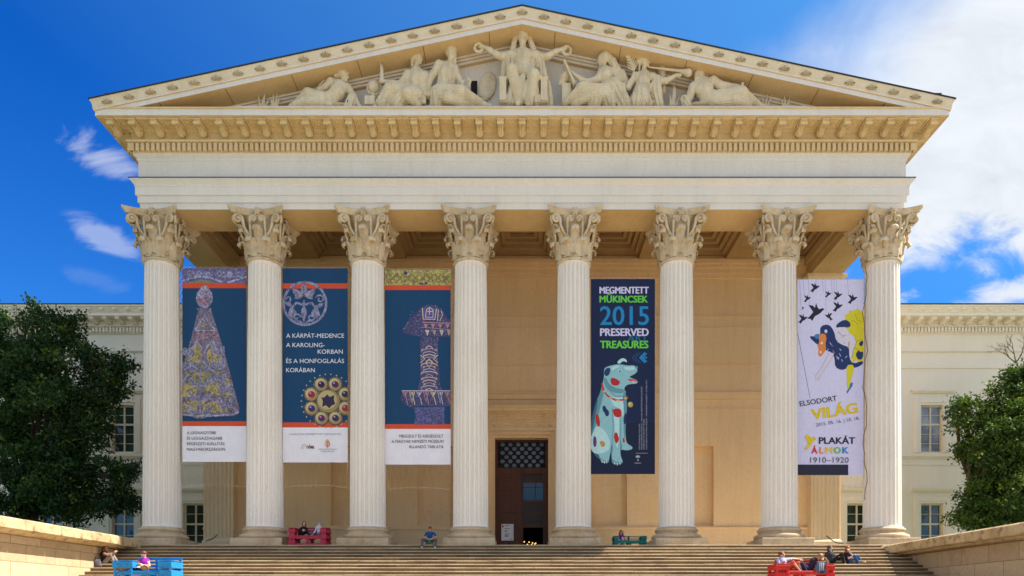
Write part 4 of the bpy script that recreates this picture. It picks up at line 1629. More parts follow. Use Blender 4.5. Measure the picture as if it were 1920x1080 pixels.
F.c((1080, 200, 10), (1085, 290, 15), 30, 26, fold=(4, 5), s=10); F.c((1225, 210, 10), (1222, 290, 15), 30, 26, fold=(4, 5), s=10)
F.c((870, 415, 60), (850, 420, 80), 14, 11, s=5)
statue(F, 'seated stone woman in a robe raising a small statuette on her palm')
F = Fig(480, 90, 3.84, SY)
F.e((848, 288, 0), (42, 42, 42), s=1)
for q in range(24):
    a0, a1 = 2 * math.pi * q / 24, 2 * math.pi * (q + 1) / 24
    F.c((850 + 50 * math.cos(a0), 286 + 50 * math.sin(a0), 10 * math.sin(a0 + .6)), (850 + 50 * math.cos(a1), 286 + 50 * math.sin(a1), 10 * math.sin(a1 + .6)), 5.5, s=1)
F.c((845, 330, 0), (842, 365, 0), 12, 20, s=4)
F.b((825, 395, 0), (38, 34, 32), rd=3, s=3)
o = sdf_mesh(F.p, .02, 'stone_globe', MT['statue'])
tag(o, 'stone globe with a ring on its block, left of the statuette holder', 'globe')

# seated half-nude youth with lyre
F = Fig(480, 90, 3.84, SY)
F.e((1440, 432, -8), (230, 50, 20), s=14, wave=((1, 0, .5), 14, 3))
F.b((1330, 370, -20), (60, 45, 60), rd=6)
F.chain([(1335, 315, 15), (1348, 265, 12), (1368, 200, 12), (1380, 150, 10)], [52, 44, 56, 46], s=24)
F.c((1318, 122, 10), (1432, 150, 10), 32, 30, s=18)
F.e((1350, 190, 48), (26, 20, 22), s=14); F.e((1400, 195, 48), (24, 20, 22), s=14)
F.c((1388, 130, 10), (1400, 85, 12), 22, 20, s=10)
F.head((1402, 42, 12), 44, 35, -5)
F.e((1402, 16, 4), (46, 44, 36), s=6, wave=((1, 0, .5), 5, 2)); F.c((1430, 40, 0), (1432, 130, 0), 15, 13, s=8); F.e((1385, -14, 5), (16, 14, 14), s=5)
F.chain([(1315, 122, 15), (1278, 185, 25), (1252, 225, 30), (1240, 300, 45)], [32, 27, 26, 17], s=10)
F.hand((1240, 305, 45), (-.1, 1, 0), 60, 1, .6)
F.b((1248, 342, 35), (44, 26, 20), (0, 10, 0), rd=10, s=6)
F.chain([(1434, 155, 15), (1460, 220, 25), (1482, 262, 50)], [28, 24, 16], s=10)
F.hand((1482, 262, 50), (.3, -.6, 0), 56, 1, .8)
drape_leg(F, (1330, 320, 35), (1480, 325, 80), (1640, 405, 55), (58, 50, 22), 7, 7)
drape_leg(F, (1320, 340, 50), (1380, 355, 110), (1500, 410, 80), (50, 42, 26), 6, 6)
F.c((1420, 160, 48), (1345, 285, 55), 15, 22, fold=(4, 3), s=8); F.c((1430, 165, 35), (1405, 270, 40), 20, 22, fold=(4, 4), s=8)
F.c((1290, 310, 50), (1300, 410, 50), 36, 46, fold=(5, 8), s=14)
F.chain([(1640, 408, 60), (1690, 412, 70)], [18, 10], s=6)
F.chain([(1500, 300, 30), (1455, 265, 30), (1450, 230, 20), (1475, 215, 20)], [10, 10, 9, 7], s=4); F.chain([(1500, 300, 30), (1530, 280, 30), (1545, 235, 20), (1520, 215, 20)], [10, 10, 9, 7], s=4)
F.c((1460, 235, 25), (1540, 232, 25), 5, s=2)
statue(F, 'seated half-nude stone youth with a lyre and outstretched draped leg')

# veiled woman writing on a tablet
F = Fig(1040, 80, 4.174, SY)
F.e((310, 488, -8), (270, 50, 20), s=14, wave=((1, 0, .5), 14, 3))
F.b((470, 420, -10), (80, 50, 76), rd=8)
F.chain([(415, 380, 15), (405, 330, 12), (395, 270, 12), (398, 230, 10)], [56, 46, 54, 46], s=24)
F.c((372, 226, 20), (452, 222, -10), 32, 30, s=18)
F.e((362, 275, 40), (26, 22, 24), s=14)
F.c((392, 215, 10), (386, 175, 12), 22, 20, s=10)
F.head((374, 135, 12), 46, -80, 12)
F.e((392, 118, 4), (46, 46, 42), s=6)
for pts, rr in (([(400, 90, 8), (450, 150, 0), (490, 230, -10), (525, 300, -15)], [26, 34, 36, 30]), ([(370, 165, -15), (345, 235, -20)], [16, 14])):
    for i in range(len(pts) - 1): F.c(pts[i], pts[i + 1], rr[i], rr[i + 1], fold=(4, 5, .3, 1), s=8)
F.chain([(372, 235, 25), (330, 290, 45), (255, 312, 55), (205, 290, 60), (145, 245, 60)], [31, 28, 26, 22, 14], s=10)
F.hand((145, 245, 60), (-.6, -.7, 0), 64, 1, .7)
F.chain([(452, 225, 5), (500, 290, 10), (440, 330, 50)], [28, 24, 16], s=10)
F.b((112, 255, 40), (8, 46, 102), (0, -24, 0), rd=2, s=2)
drape_leg(F, (410, 385, 40), (215, 370, 80), (75, 478, 60), (58, 52, 20), 7, 7)
drape_leg(F, (420, 410, 50), (260, 420, 90), (150, 485, 70), (48, 42, 22), 6, 7)
F.c((470, 310, 30), (540, 480, 30), 40, 60, fold=(5, 11, .2, 2), s=16); F.c((400, 330, 50), (430, 470, 55), 34, 50, fold=(5, 10, .8, 2), s=14)
F.c((330, 400, 70), (310, 480, 60), 40, 50, fold=(6, 10), s=14); F.e((430, 300, 50), (50, 30, 26), s=14, wave=((1, 0, .4), 6, 4))
statue(F, 'seated veiled stone woman writing on a slanted tablet')
F = Fig(1040, 80, 4.174, SY)
F.b((90, 420, -5), (36, 34, 84), rd=5, s=3)
F.head((72, 285, -5), 42, -60, 0); F.c((76, 330, -5), (84, 350, -5), 24, 32, s=8); F.e((84, 270, -8), (40, 42, 40), s=6, wave=((1, 0, .6), 5, 2)); F.e((48, 318, -5), (18, 18, 24), s=8)
o = sdf_mesh(F.p, .02, 'herm_bust', MT['statue'])
tag(o, 'bearded stone head on a square post before the writing woman', 'bust')

# kneeling winged figure with trumpet and palm branch
F = Fig(1040, 80, 4.174, SY)
F.e((715, 492, -8), (130, 50, 20), s=14, wave=((1, 0, .5), 14, 3))
F.chain([(672, 395, 15), (672, 350, 12), (690, 300, 12), (700, 255, 10)], [54, 42, 54, 44], s=24)
F.c((636, 262, 10), (768, 268, 10), 31, 30, s=18)
F.e((668, 305, 50), (25, 21, 24), s=14); F.e((722, 308, 50), (25, 21, 24), s=14)
F.c((698, 250, 10), (700, 195, 12), 21, 20, s=10)
F.head((706, 145, 12), 46, 75, 0)
F.e((694, 128, 4), (46, 46, 42), s=6); F.e((655, 148, 2), (24, 22, 24), s=8); F.c((665, 170, 0), (660, 225, 5), 11, 8, s=6)
F.chain([(632, 265, 15), (590, 325, 30), (578, 350, 35), (618, 262, 45)], [29, 25, 24, 15], s=10)
F.hand((618, 262, 45), (.1, -1, 0), 62, 1, .9)
F.chain([(620, 280, 45), (620, 220, 48), (600, 140, 40), (545, 55, 25)], [5, 7, 7, 3], s=2)
for i in range(9):
    t = i / 8
    bx, by = 618 - 8 * t - 62 * t * t, 215 - 150 * t
    F.c((bx, by, 45), (bx - 48 + 10 * t, by - 22 - 14 * t, 36), 8, 4, s=3)
    F.c((bx, by, 45), (bx + 30 - 12 * t, by - 44, 40), 8, 4, s=3)
F.chain([(770, 272, 15), (830, 300, 35), (870, 300, 45), (955, 255, 60)], [30, 27, 24, 15], s=10)
F.hand((955, 255, 60), (1, -.1, 0), 62, -1, .5)
F.c((738, 192, 45), (985, 222, 60), 6, 12, s=2); F.c((985, 222, 60), (1045, 236, 62), 12, 33, s=3)
F.c((530, 235, -40), (560, 330, -40), 26, 34, s=10); F.c((838, 215, -40), (850, 380, -40), 32, 20, s=10)
F.c((675, 385, 30), (660, 470, 40), 62, 80, fold=(6, 10, .3, 1), s=24)
F.c((700, 410, 60), (720, 470, 70), 50, 44, fold=(5, 8), s=20)
F.c((795, 290, 25), (800, 400, 45), 36, 44, fold=(4, 8), s=12); F.c((800, 400, 45), (818, 486, 40), 40, 34, fold=(4, 8), s=12)
F.c((740, 370, 40), (790, 300, 30), 26, 20, s=10)
statue(F, 'kneeling stone woman blowing a long trumpet with a palm branch')

# reclining bearded river god
F = Fig(1040, 80, 4.174, SY)
F.e((1310, 492, -8), (290, 50, 20), s=14, wave=((1, 0, .5), 14, 3))
F.chain([(1225, 452, 20), (1190, 420, 22), (1165, 370, 20), (1160, 320, 12)], [56, 56, 66, 52], s=28)
F.c((1085, 350, 10), (1238, 305, 10), 40, 40, s=22)
F.e((1135, 370, 66), (36, 26, 32), s=16); F.e((1200, 355, 66), (36, 26, 32), s=16)
F.c((1152, 300, 10), (1148, 240, 14), 30, 28, s=12)
F.head((1146, 200, 16), 48, -45, 8)
F.e((1155, 180, 4), (50, 50, 40), s=8, wave=((1, 0, .6), 5, 2)); F.e((1190, 235, 0), (20, 22, 30), s=8, wave=((1, 0, .6), 5, 2))
for dx, ln in ((-14, 336), (4, 345), (20, 320), (-26, 300)):
    F.c((1128 + dx * .6, 240, 42), (1130 + dx, ln, 62), 20, 10, s=10, fold=(4, 2.5))
F.chain([(1240, 305, 15), (1290, 335, 35), (1340, 345, 45), (1430, 345, 55)], [42, 36, 32, 19], s=12)
F.hand((1430, 345, 55), (1, .05, 0), 64, 1, .9)
F.c((1462, 358, 58), (1470, 322, 58), 8, 13, s=3)
F.chain([(1080, 355, 10), (1058, 420, 15), (1030, 480, 30)], [38, 32, 22], s=12)
drape_leg(F, (1240, 440, 30), (1460, 400, 80), (1590, 484, 60), (60, 52, 26), 7, 6)
drape_leg(F, (1250, 460, 55), (1410, 452, 90), (1520, 486, 80), (48, 42, 26), 6, 6)
for i in range(4):
    F.c((1300 + i * 45, 395 + i * 2, 80), (1260 + i * 55, 470, 95), 14, 16, s=8)
F.chain([(1590, 486, 60), (1632, 490, 66)], [20, 11], s=6)
F.c((1010, 440, 35), (1035, 485, 35), 30, 34, fold=(4, 5), s=6); F.e((1005, 438, 66), (16, 14, 18), sub=True, s=3)
statue(F, 'reclining bearded stone river god with bare torso')

# carved reeds
def reeds(F, blades, label):
    for x0, y0, x1, y1, w in blades:
        F.c((x0, y0, 0), ((x0 + x1) / 2 + 2, (y0 + y1) / 2, 6), w, w * .9, s=2)
        F.c(((x0 + x1) / 2 + 2, (y0 + y1) / 2, 6), (x1, y1, 0), w * .9, w * .35, s=2)
    F.c((min(b[0] for b in blades) - 4, blades[0][1] + 6, 0), (max(b[0] for b in blades) + 4, blades[0][1] + 6, 0), 9, s=4)
    o = sdf_mesh(F.p, .018, 'carved_reeds', MT['statue'])
    tag(o, label, 'carved plant', 'carved stone reeds')
F = Fig(480, 90, 3.84, SY + .2)
reeds(F, [(30, 415, 8, 320, 8), (42, 415, 50, 350, 7), (55, 415, 62, 300, 8), (70, 415, 92, 360, 7)], 'tall carved reeds at the far left of the pediment, outermost left clump')
F = Fig(480, 90, 3.84, SY + .2)
reeds(F, [(118, 415, 100, 350, 8), (128, 415, 122, 325, 8), (140, 415, 150, 330, 8), (152, 415, 168, 352, 7)], 'carved reeds just left of the woman with the rudder')
F = Fig(1040, 80, 4.174, SY + .2)
reeds(F, [(905, 480, 900, 400, 9), (920, 480, 935, 320, 10), (935, 480, 945, 345, 9), (955, 480, 975, 415, 9)], 'tallest carved reeds between the trumpeter and the river god')
F = Fig(1040, 80, 4.174, SY + .2)
reeds(F, [(1610, 485, 1590, 420, 8), (1630, 485, 1625, 410, 8), (1650, 485, 1665, 400, 9), (1668, 485, 1700, 405, 8)], 'carved reeds beside the foot of the river god')
F = Fig(1040, 80, 4.174, SY + .2)
reeds(F, [(1785, 485, 1770, 440, 7), (1800, 485, 1798, 415, 8), (1818, 485, 1845, 418, 8), (1830, 485, 1855, 450, 7)], 'carved reeds at the far right of the pediment, outermost right clump')
# ---------------------------------------------------------------- printed banners between the columns
def ripple(t, b):
    """shallow vertical folds and puckers of hanging cloth"""
    mp = t.node('ShaderNodeVectorMath', operation='MULTIPLY')
    t.l.new(pos(t), mp.inputs[0])
    mp.inputs[1].default_value = (1.6, 1.6, .35)
    bp = t.node('ShaderNodeBump')
    bp.inputs['Strength'].default_value = .55
    bp.inputs['Distance'].default_value = .10
    t.l.new(t.noise(mp.outputs[0], 1.0, 3, .5, .8), bp.inputs['Height'])
    t.l.new(bp.outputs[0], b.inputs['Normal'])


m, t, b = new_mat('printed_banner')
at_n = t.node('ShaderNodeAttribute')
at_n.attribute_name = 'print'
p_ = pos(t)
nz = t.noise(p_, 9.0, 5, 0.7)
t.l.new(t.mix(t.ramp(nz, 0.35, 0.7, 0.0, 0.10), at_n.outputs['Color'], (0.02, 0.02, 0.05)), b.inputs['Base Color'])
b.inputs['Roughness'].default_value = 0.6
b.inputs['Specular IOR Level'].default_value = 0.25
ripple(t, b)
MT['print'] = m
m, t, b = new_mat('printed_artefact')                          # photograph-like mottling of worn metal
at_n = t.node('ShaderNodeAttribute')
at_n.attribute_name = 'print'
p_ = pos(t)
col = t.mix(t.ramp(t.noise(p_, 7.0, 6, 0.75, 1.2), 0.40, 0.60, 0.0, 0.78), at_n.outputs['Color'], (0.022, 0.018, 0.05))
col = t.mix(t.ramp(t.noise(p_, 16.0, 4, 0.7), 0.54, 0.70, 0.0, 0.55), col, (0.50, 0.50, 0.60))
t.l.new(col, b.inputs['Base Color'])
b.inputs['Roughness'].default_value = 0.6
ripple(t, b)
MT['artefact'] = m
MT['cloth'] = paint('white_banner_cloth', (.74, .74, .82), .7, var=.06, scale=1.5)
ripple(NT(MT['cloth'].node_tree), MT['cloth'].node_tree.nodes['Principled BSDF'])
MT['cord'] = paint('lacing_cord', (.66, .60, .50), .8)

_cap = {}


def text_polys(body, bold=0.0):
    cu = bpy.data.curves.new('lettering', 'FONT')
    cu.body = body
    cu.offset = bold
    cu.resolution_u = 3
    o = bpy.data.objects.new('lettering', cu)
    COL.objects.link(o)
    dg = bpy.context.evaluated_depsgraph_get()
    dg.update()
    me = o.evaluated_get(dg).to_mesh()
    vs = [(v.co.x, v.co.y) for v in me.vertices]
    fs = [tuple(p.vertices) for p in me.polygons]
    o.evaluated_get(dg).to_mesh_clear()
    bpy.data.objects.remove(o)
    bpy.data.curves.remove(cu)
    return vs, fs


class Banner:
    Y = -0.03

    def __init__(self, name_label, px0, px1, py0, py1, ox, oy, sc=2.807):
        self.ox, self.oy, self.sc = ox, oy, sc
        a, b = at(px0, py0, self.Y), at(px1, py1, self.Y)
        self.a, self.b_ = a, b
        self.x0, self.x1 = (px0 - ox) * sc, (px1 - ox) * sc
        self.y0, self.y1 = (py0 - oy) * sc, (py1 - oy) * sc
        self.root = tag(empty('hanging_banner', ((a.x + b.x) / 2, self.Y, b.z)), name_label, 'banner', 'exhibition banners between the columns')
        c = MB()
        c.box(a.x, b.x, self.Y, self.Y + .012, b.z, a.z)
        for z in (a.z - .04, b.z + .03):
            c.tube([(a.x, self.Y + .03, z), (b.x, self.Y + .03, z)], .022, 6)
        self.local(c.build('cloth', MT['cloth']))
        self.n = 0
        self.art = MB(); self.art.cols = []
        self.met = MB(); self.met.cols = []
        self.let = MB(); self.let.cols = []
        self.dst = self.art

    def local(self, o):
        o.data.transform(Matrix.Translation(-Vector(self.root.location)))
        o.parent = self.root
        return o

    def W(self, x, y, d):
        w = at(self.ox + x / self.sc, self.oy + y / self.sc, self.Y)
        return (w.x, self.Y - d, w.z)

    def clip(self, pts):
        for ax, lim, s in ((0, self.x0, 1), (0, self.x1, -1), (1, self.y0, 1), (1, self.y1, -1)):
            out = []
            for i in range(len(pts)):
                p, q = pts[i - 1], pts[i]
                fp, fq = s * (p[ax] - lim), s * (q[ax] - lim)
                if (fp >= 0) != (fq >= 0):
                    t = fp / (fp - fq)
                    out.append((p[0] + (q[0] - p[0]) * t, p[1] + (q[1] - p[1]) * t))
                if fq >= 0: out.append(q)
            pts = out
            if len(pts) < 3: return []
        return pts

    def d(self):
        self.n += 1
        return .002 + self.n * .00012

    soft = 0

    def poly(self, pts, c, to=None):
        pts = list(pts)
        for _ in range(self.soft):                            # corner cutting for rounded printed shapes
            q = []
            for i in range(len(pts)):
                a, b = pts[i], pts[(i + 1) % len(pts)]
                q += [(a[0] * .75 + b[0] * .25, a[1] * .75 + b[1] * .25), (a[0] * .25 + b[0] * .75, a[1] * .25 + b[1] * .75)]
            pts = q
        pts = self.clip(pts)
        if len(pts) < 3: return
        mb = to or self.dst
        d = self.d()
        mb.face(*[self.W(x, y, d) for x, y in pts][::-1])
        mb.cols.append(c)

    def rect(self, x0, y0, x1, y1, c): self.poly([(x0, y0), (x1, y0), (x1, y1), (x0, y1)], c)

    def ell(self, cx, cy, rx, ry, c, n=20, rot=0):
        ca, sa = math.cos(R(rot)), math.sin(R(rot))
        self.poly([(cx + rx * math.cos(2 * math.pi * i / n) * ca - ry * math.sin(2 * math.pi * i / n) * sa,
                    cy + rx * math.cos(2 * math.pi * i / n) * sa + ry * math.sin(2 * math.pi * i / n) * ca) for i in range(n)], c)

    def line(self, pts, w, c, taper=None):
        d = self.d()
        L, Rr = [], []
        n = len(pts)
        for i in range(n):
            p = Vector(pts[i]).to_2d() if False else Vector((pts[i][0], pts[i][1]))
            q0, q1 = pts[max(i - 1, 0)], pts[min(i + 1, n - 1)]
            t = Vector((q1[0] - q0[0], q1[1] - q0[1]))
            if t.length < 1e-6: t = Vector((1, 0))
            t.normalize()
            nn = Vector((-t.y, t.x))
            ww = w * .5 * (taper[i] if taper else 1)
            L.append(p + nn * ww); Rr.append(p - nn * ww)
        for i in range(n - 1):
            q = self.clip([tuple(L[i]), tuple(L[i + 1]), tuple(Rr[i + 1]), tuple(Rr[i])])
            if len(q) < 3: continue
            self.dst.face(*[self.W(x, y, d) for x, y in q])
            self.dst.cols.append(c)

    def leaf(self, p0, p1, w, c, bend=0.0, edge=None):
        p0, p1 = Vector(p0), Vector(p1)
        t = p1 - p0
        nn = Vector((-t.y, t.x))
        ctr = [p0 + t * (i / 8) + nn * bend * math.sin(math.pi * i / 8) for i in range(9)]
        u = nn.normalized()
        l = [ctr[i] + u * w * math.sin(math.pi * i / 8) for i in range(9)]
        r = [ctr[i] - u * w * math.sin(math.pi * i / 8) for i in range(8, -1, -1)]
        self.poly([tuple(v) for v in l + r[1:-1]], c)
        if edge: self.line([tuple(v) for v in ctr], 2.5, edge)

    def curl(self, cx, cy, r0, r1, a0, a1, w, c):
        n = 16
        self.line([(cx + (r0 + (r1 - r0) * i / n) * math.cos(R(a0 + (a1 - a0) * i / n)), cy + (r0 + (r1 - r0) * i / n) * math.sin(R(a0 + (a1 - a0) * i / n))) for i in range(n + 1)], w, c)

    def text(self, body, x0, base, x1, cap, c, bold=0.0, rot=0.0, colors=None):
        """cap-height cap, baseline at base, fitted between x0 and x1; rot turns it about (x0, base).
        Heavier lettering is built from copies set a hair apart, each on its own layer."""
        if 0 not in _cap:
            v, f = text_polys('H', 0)
            _cap[0] = (min(q[1] for q in v), max(q[1] for q in v))
        vs, fs = text_polys(body, 0)
        b0, b1 = _cap[0]
        bw = max(bold, 0) * cap / (b1 - b0) * .8
        lo, hi = min(v[0] for v in vs), max(v[0] for v in vs)
        sx = (x1 - x0 - 2 * bw) / (hi - lo)
        sy = (cap - bw) / (b1 - b0)
        cr, sr = math.cos(R(rot)), math.sin(R(rot))
        shifts = [(0, 0)] if bw <= 0 else [(0, 0), (bw, 0), (2 * bw, 0), (bw, -bw * .5), (bw, bw * .5), (bw * .3, -bw * .35), (bw * 1.7, bw * .35), (bw * .3, bw * .35), (bw * 1.7, -bw * .35)]
        for dx, dy in shifts:
            d = self.d() + .002
            pts = []
            for x, y in vs:
                X, Y_ = (x - lo) * sx + dx, -(y - b0) * sy + dy - bw * .5
                pts.append(self.W(x0 + X * cr - Y_ * sr, base + X * sr + Y_ * cr, d))
            self.let.raw(pts, fs, False)
            self.let.cols.extend([c] * len(fs))

    def lacing(self, left=True, right=True, bottom=48):
        a, b = self.a, self.b_
        m = MB()
        def zig(p0, p1, off, n):
            pts = []
            for i in range(n + 1):
                p = p0.lerp(p1, i / n)
                pts.append(p if i % 2 == 0 else p + off)
            m.tube(pts, .010, 4, smooth=False)
        y = self.Y + .01
        if left: zig(Vector((a.x, y, a.z)), Vector((a.x, y, b.z)), Vector((-.15, .05, 0)), 56)
        if right: zig(Vector((b.x, y, a.z)), Vector((b.x, y, b.z)), Vector((.13, .05, 0)), 56)
        dz = bottom / 40.0
        zig(Vector((a.x, y, b.z)), Vector((b.x, y, b.z)), Vector((.06, 0, -dz)), 22)
        rope = [(a.x - .25 + (b.x - a.x + .5) * i / 12, y + .02, b.z - dz + .04 + .16 * (abs(i / 6 - 1) ** 2 * -1 + .6)) for i in range(13)]
        m.tube(rope, .007, 5)
        zig(Vector((a.x, y, a.z)), Vector((b.x, y, a.z)), Vector((.0, .05, .10)), 24)
        self.local(m.build('lacing', MT['cord']))

    def done(self):
        if self.met.f: self.local(self.met.build('printed_artefact', MT['artefact']))
        if self.art.f: self.local(self.art.build('printed_picture', MT['print']))
        if self.let.f: self.local(self.let.build('lettering', MT['print']))


NAVY, ORANGE, WHITE, INK = (.0045, .050, .135), (.60, .075, .025), (.74, .74, .86), (.05, .045, .06)
LIL, LILD, GOLD, OLIVE = (.27, .27, .43), (.07, .06, .14), (.46, .36, .12), (.29, .25, .09)
rb = random.Random(11)

# 1: ornamented metal cone
B = Banner('navy banner printed with a tall ornamented metal cone, leftmost of all', 342, 462, 503, 866, 320, 495, 2.806)
B.rect(B.x0, B.y0, B.x1, 852, NAVY)
B.dst = B.met
B.rect(B.x0, B.y0, B.x1, 100, (.16, .14, .34))
for cx in (150, 310):
    for s in (-1, 1):
        B.leaf((cx, 60), (cx + s * 62, 40), 13, LIL, .15 * s, LILD); B.leaf((cx, 60), (cx + s * 70, 66), 11, LIL, -.1 * s, LILD)
        B.curl(cx + s * 50, 52, 20, 5, 0, 380 * s, 5, (.42, .44, .72))
    B.ell(cx, 56, 14, 18, (.40, .40, .68))
B.line([(60, 90), (100, 76), (158, 66), (215, 74), (270, 96)], 9, (.46, .48, .78)); B.line([(300, 98), (345, 84), (398, 68)], 9, (.46, .48, .78))
B.poly([(90, 100), (130, 86), (200, 86), (245, 100)], OLIVE)
B.dst = B.art
B.rect(B.x0, 100, B.x1, 127, ORANGE); B.rect(B.x0, 828, B.x1, 853, ORANGE)
B.dst = B.met
B.poly([(147, 240), (212, 240), (228, 290), (246, 345), (270, 420), (305, 545), (338, 670), (362, 760), (356, 790), (320, 800), (200, 806), (60, 798), (55, 760), (55, 620), (78, 490), (110, 385), (130, 300)], (.21, .17, .25))
B.poly([(138, 350), (243, 345), (262, 400), (120, 400)], (.32, .19, .26))
B.ell(178, 178, 44, 56, (.36, .30, .46)); B.ell(180, 128, 20, 14, (.46, .46, .62)); B.ell(170, 195, 24, 20, (.42, .22, .28))
B.line([(138, 236), (178, 240), (214, 236)], 9, (.20, .18, .36))
B.line([(135, 180), (150, 160), (165, 180), (182, 158), (200, 180), (216, 160)], 5, (.55, .56, .8))
B.line([(130, 345), (178, 275), (232, 345)], 10, (.40, .40, .56)); B.poly([(150, 335), (178, 290), (210, 335)], OLIVE); B.leaf((178, 338), (178, 292), 9, LIL)
B.line([(128, 350), (242, 350)], 5, (.45, .44, .68))
def vine(x, y0, y1, sp):
    B.line([(x, y0), (x, y1)], 9, LIL)
    k = 0
    y = y0 + 20
    while y < y1 - 10:
        for s in (-1, 1):
            e = (x + s * sp * (.55 + .45 * (y - 420) / 340), y - 26)
            B.leaf((x, y + 14), e, 15, LIL, .22 * s, LILD)
            B.curl(e[0], e[1] + 8, 15, 4, 90, 90 + s * 330, 4, (.40, .40, .58))
            B.leaf((x, y + 40), (x + s * sp * .6, y + 34), 10, OLIVE if k % 2 else GOLD, -.2 * s)
        y += 74; k += 1
for poly in ([(95, 470), (135, 410), (168, 470), (150, 520), (100, 520)], [(190, 470), (220, 410), (262, 470), (250, 540), (196, 520)], [(120, 560), (160, 520), (205, 560), (235, 640), (90, 640)],
             [(66, 640), (110, 600), (140, 650), (130, 700), (60, 700)], [(180, 640), (250, 600), (262, 690), (180, 690)], [(280, 600), (305, 600), (325, 690), (292, 690)], [(70, 730), (140, 700), (140, 780), (66, 780)], [(170, 740), (260, 710), (275, 780), (168, 785)]):
    B.poly(poly, GOLD if rb.random() < .6 else OLIVE)
B.line([(92, 545), (110, 450), (137, 404), (160, 440), (174, 470), (196, 430), (222, 404), (255, 470), (262, 560)], 12, (.36, .37, .54))
B.line([(60, 620), (110, 560), (165, 505), (205, 550), (250, 580)], 11, (.36, .37, .54)); B.line([(250, 580), (300, 640), (335, 700)], 10, (.30, .30, .46)); B.line([(250, 580), (200, 620), (165, 650)], 10, (.32, .32, .48))
vine(155, 530, 790, 62); vine(250, 440, 640, 42); vine(92, 450, 560, 30); vine(290, 640, 780, 34)
B.line([(58, 722), (150, 700), (270, 730), (350, 770)], 7, (.30, .24, .48))
B.line([(56, 792), (130, 800), (220, 800), (330, 792), (360, 778)], 8, (.44, .42, .62))
for i in range(40):
    B.ell(60 + i * 7.4, 800 + 4 * math.sin(i * .08), 2.2, 2.2, (.12, .08, .2), 6)
for i in range(26):
    x, y = rb.uniform(80, 320), rb.uniform(480, 780)
    B.ell(x, y, 4, 4, (.05, .035, .10), 7)
for i, (s, x1, yb) in enumerate((('A LEGNAGYOBB', 238, 896), ('ÉS LEGGAZDAGABB', 272, 925), ('RÉGÉSZETI KIÁLLÍTÁS', 285, 954), ('MAGYARORSZÁGON', 287, 983))):
    B.text(s, 87, yb, x1, 15, INK)
B.lacing(True, False); B.done()

# 2: openwork disc and jewelled rosette
B = Banner('navy banner with a silver openwork disc above white text and a jewelled rosette', 530, 652, 503, 867, 520, 495)
B.rect(B.x0, B.y0, B.x1, 860, NAVY)
B.rect(B.x0, 102, B.x1, 129, ORANGE); B.rect(B.x0, 834, B.x1, 859, ORANGE)
B.dst = B.met
SIL = (.30, .30, .50)
n = 40
B.line([(145 + 112 * math.cos(2 * math.pi * i / n), 208 + 112 * math.sin(2 * math.pi * i / n)) for i in range(n + 1)], 13, SIL)
for s in (-1, 1):
    B.leaf((140, 165), (140 + s * 62, 130), 17, SIL, .1 * s, LILD); B.leaf((140, 160), (140 + s * 50, 185), 15, SIL, -.1 * s, LILD)
    B.curl(140 + s * 85, 185, 24, 6, 200, 200 + s * 400, 8, SIL)
    B.line([(140, 215), (140 + s * 40, 205), (140 + s * 68, 235), (140 + s * 80, 275)], 13, SIL)
    B.leaf((140 + s * 60, 225), (140 + s * 104, 205), 11, SIL, .1)
    B.leaf((140 + s * 55, 230), (140 + s * 72, 290), 17, SIL, .15 * s, LILD); B.curl(140 + s * 38, 280, 20, 5, 0, s * 360, 8, SIL)
    B.line([(140, 318), (140 + s * 20, 302), (140 + s * 45, 296)], 9, SIL)
    B.ell(140 + s * 14, 162, 12, 12, (.42, .34, .36))
B.leaf((140, 165), (140, 100), 16, SIL, 0, LILD); B.leaf((140, 215), (140, 300), 16, SIL, 0, LILD); B.line([(140, 190), (140, 316)], 8, SIL)
GO, GOD = (.30, .23, .10), (.075, .05, .03)
for cx, cy in [(268 + 96 * math.cos(R(22 + 45 * i)), 722 + 96 * math.sin(R(22 + 45 * i))) for i in range(8)]:
    B.ell(cx, cy, 41, 41, GOD, 22)
B.ell(268, 722, 80, 80, GOD, 28)
gems = [(.30, .02, .03), (.03, .02, .06), (.07, .02, .09), (.03, .03, .05), (.30, .03, .03), (.04, .03, .08), (.10, .02, .10), (.04, .03, .14)]
B.dst = B.art
for i in range(8):
    cx, cy = 268 + 96 * math.cos(R(22 + 45 * i)), 722 + 96 * math.sin(R(22 + 45 * i))
    B.ell(cx, cy, 34, 34, GO, 22); B.ell(cx - 4, cy - 5, 26, 25, (.48, .42, .24), 20); B.ell(cx + 1, cy + 1, 19, 18, gems[(i + 4) % 8], 14); B.ell(cx - 5, cy - 6, 5, 4, (.45, .35, .5), 8)
B.ell(268, 722, 60, 60, GO, 28); B.ell(263, 716, 50, 49, (.44, .38, .20), 26)
B.poly([(232, 700), (246, 704), (262, 686), (276, 700), (300, 690), (298, 716), (306, 736), (286, 746), (274, 760), (256, 744), (236, 752), (240, 726)], (.03, .025, .06))
for i in range(30):
    a = R(i * 12)
    B.ell(268 + 141 * math.cos(a), 722 + 141 * math.sin(a), 4, 4, (.45, .40, .30), 6)
WT = (.70, .72, .80)
for s, x0, x1, yb in (('A KÁRPÁT-MEDENCE', 47, 352, 389), ('A KAROLING-', 47, 250, 438), ('KORBAN', 213, 345, 473), ('ÉS A HONFOGLALÁS', 47, 352, 522), ('KORÁBAN', 47, 198, 570)):
    B.text(s, x0, yb, x1, 22, WT, .006)
B.text('A KIÁLLÍTÁS LÉTREJÖTTÉT TÁMOGATTA:', 62, 900, 340, 8, (.22, .2, .25))
B.text('nka', 155, 972, 195, 22, (.06, .05, .07), .02)
B.ell(183, 964, 6, 6, (.55, .05, .03), 10)
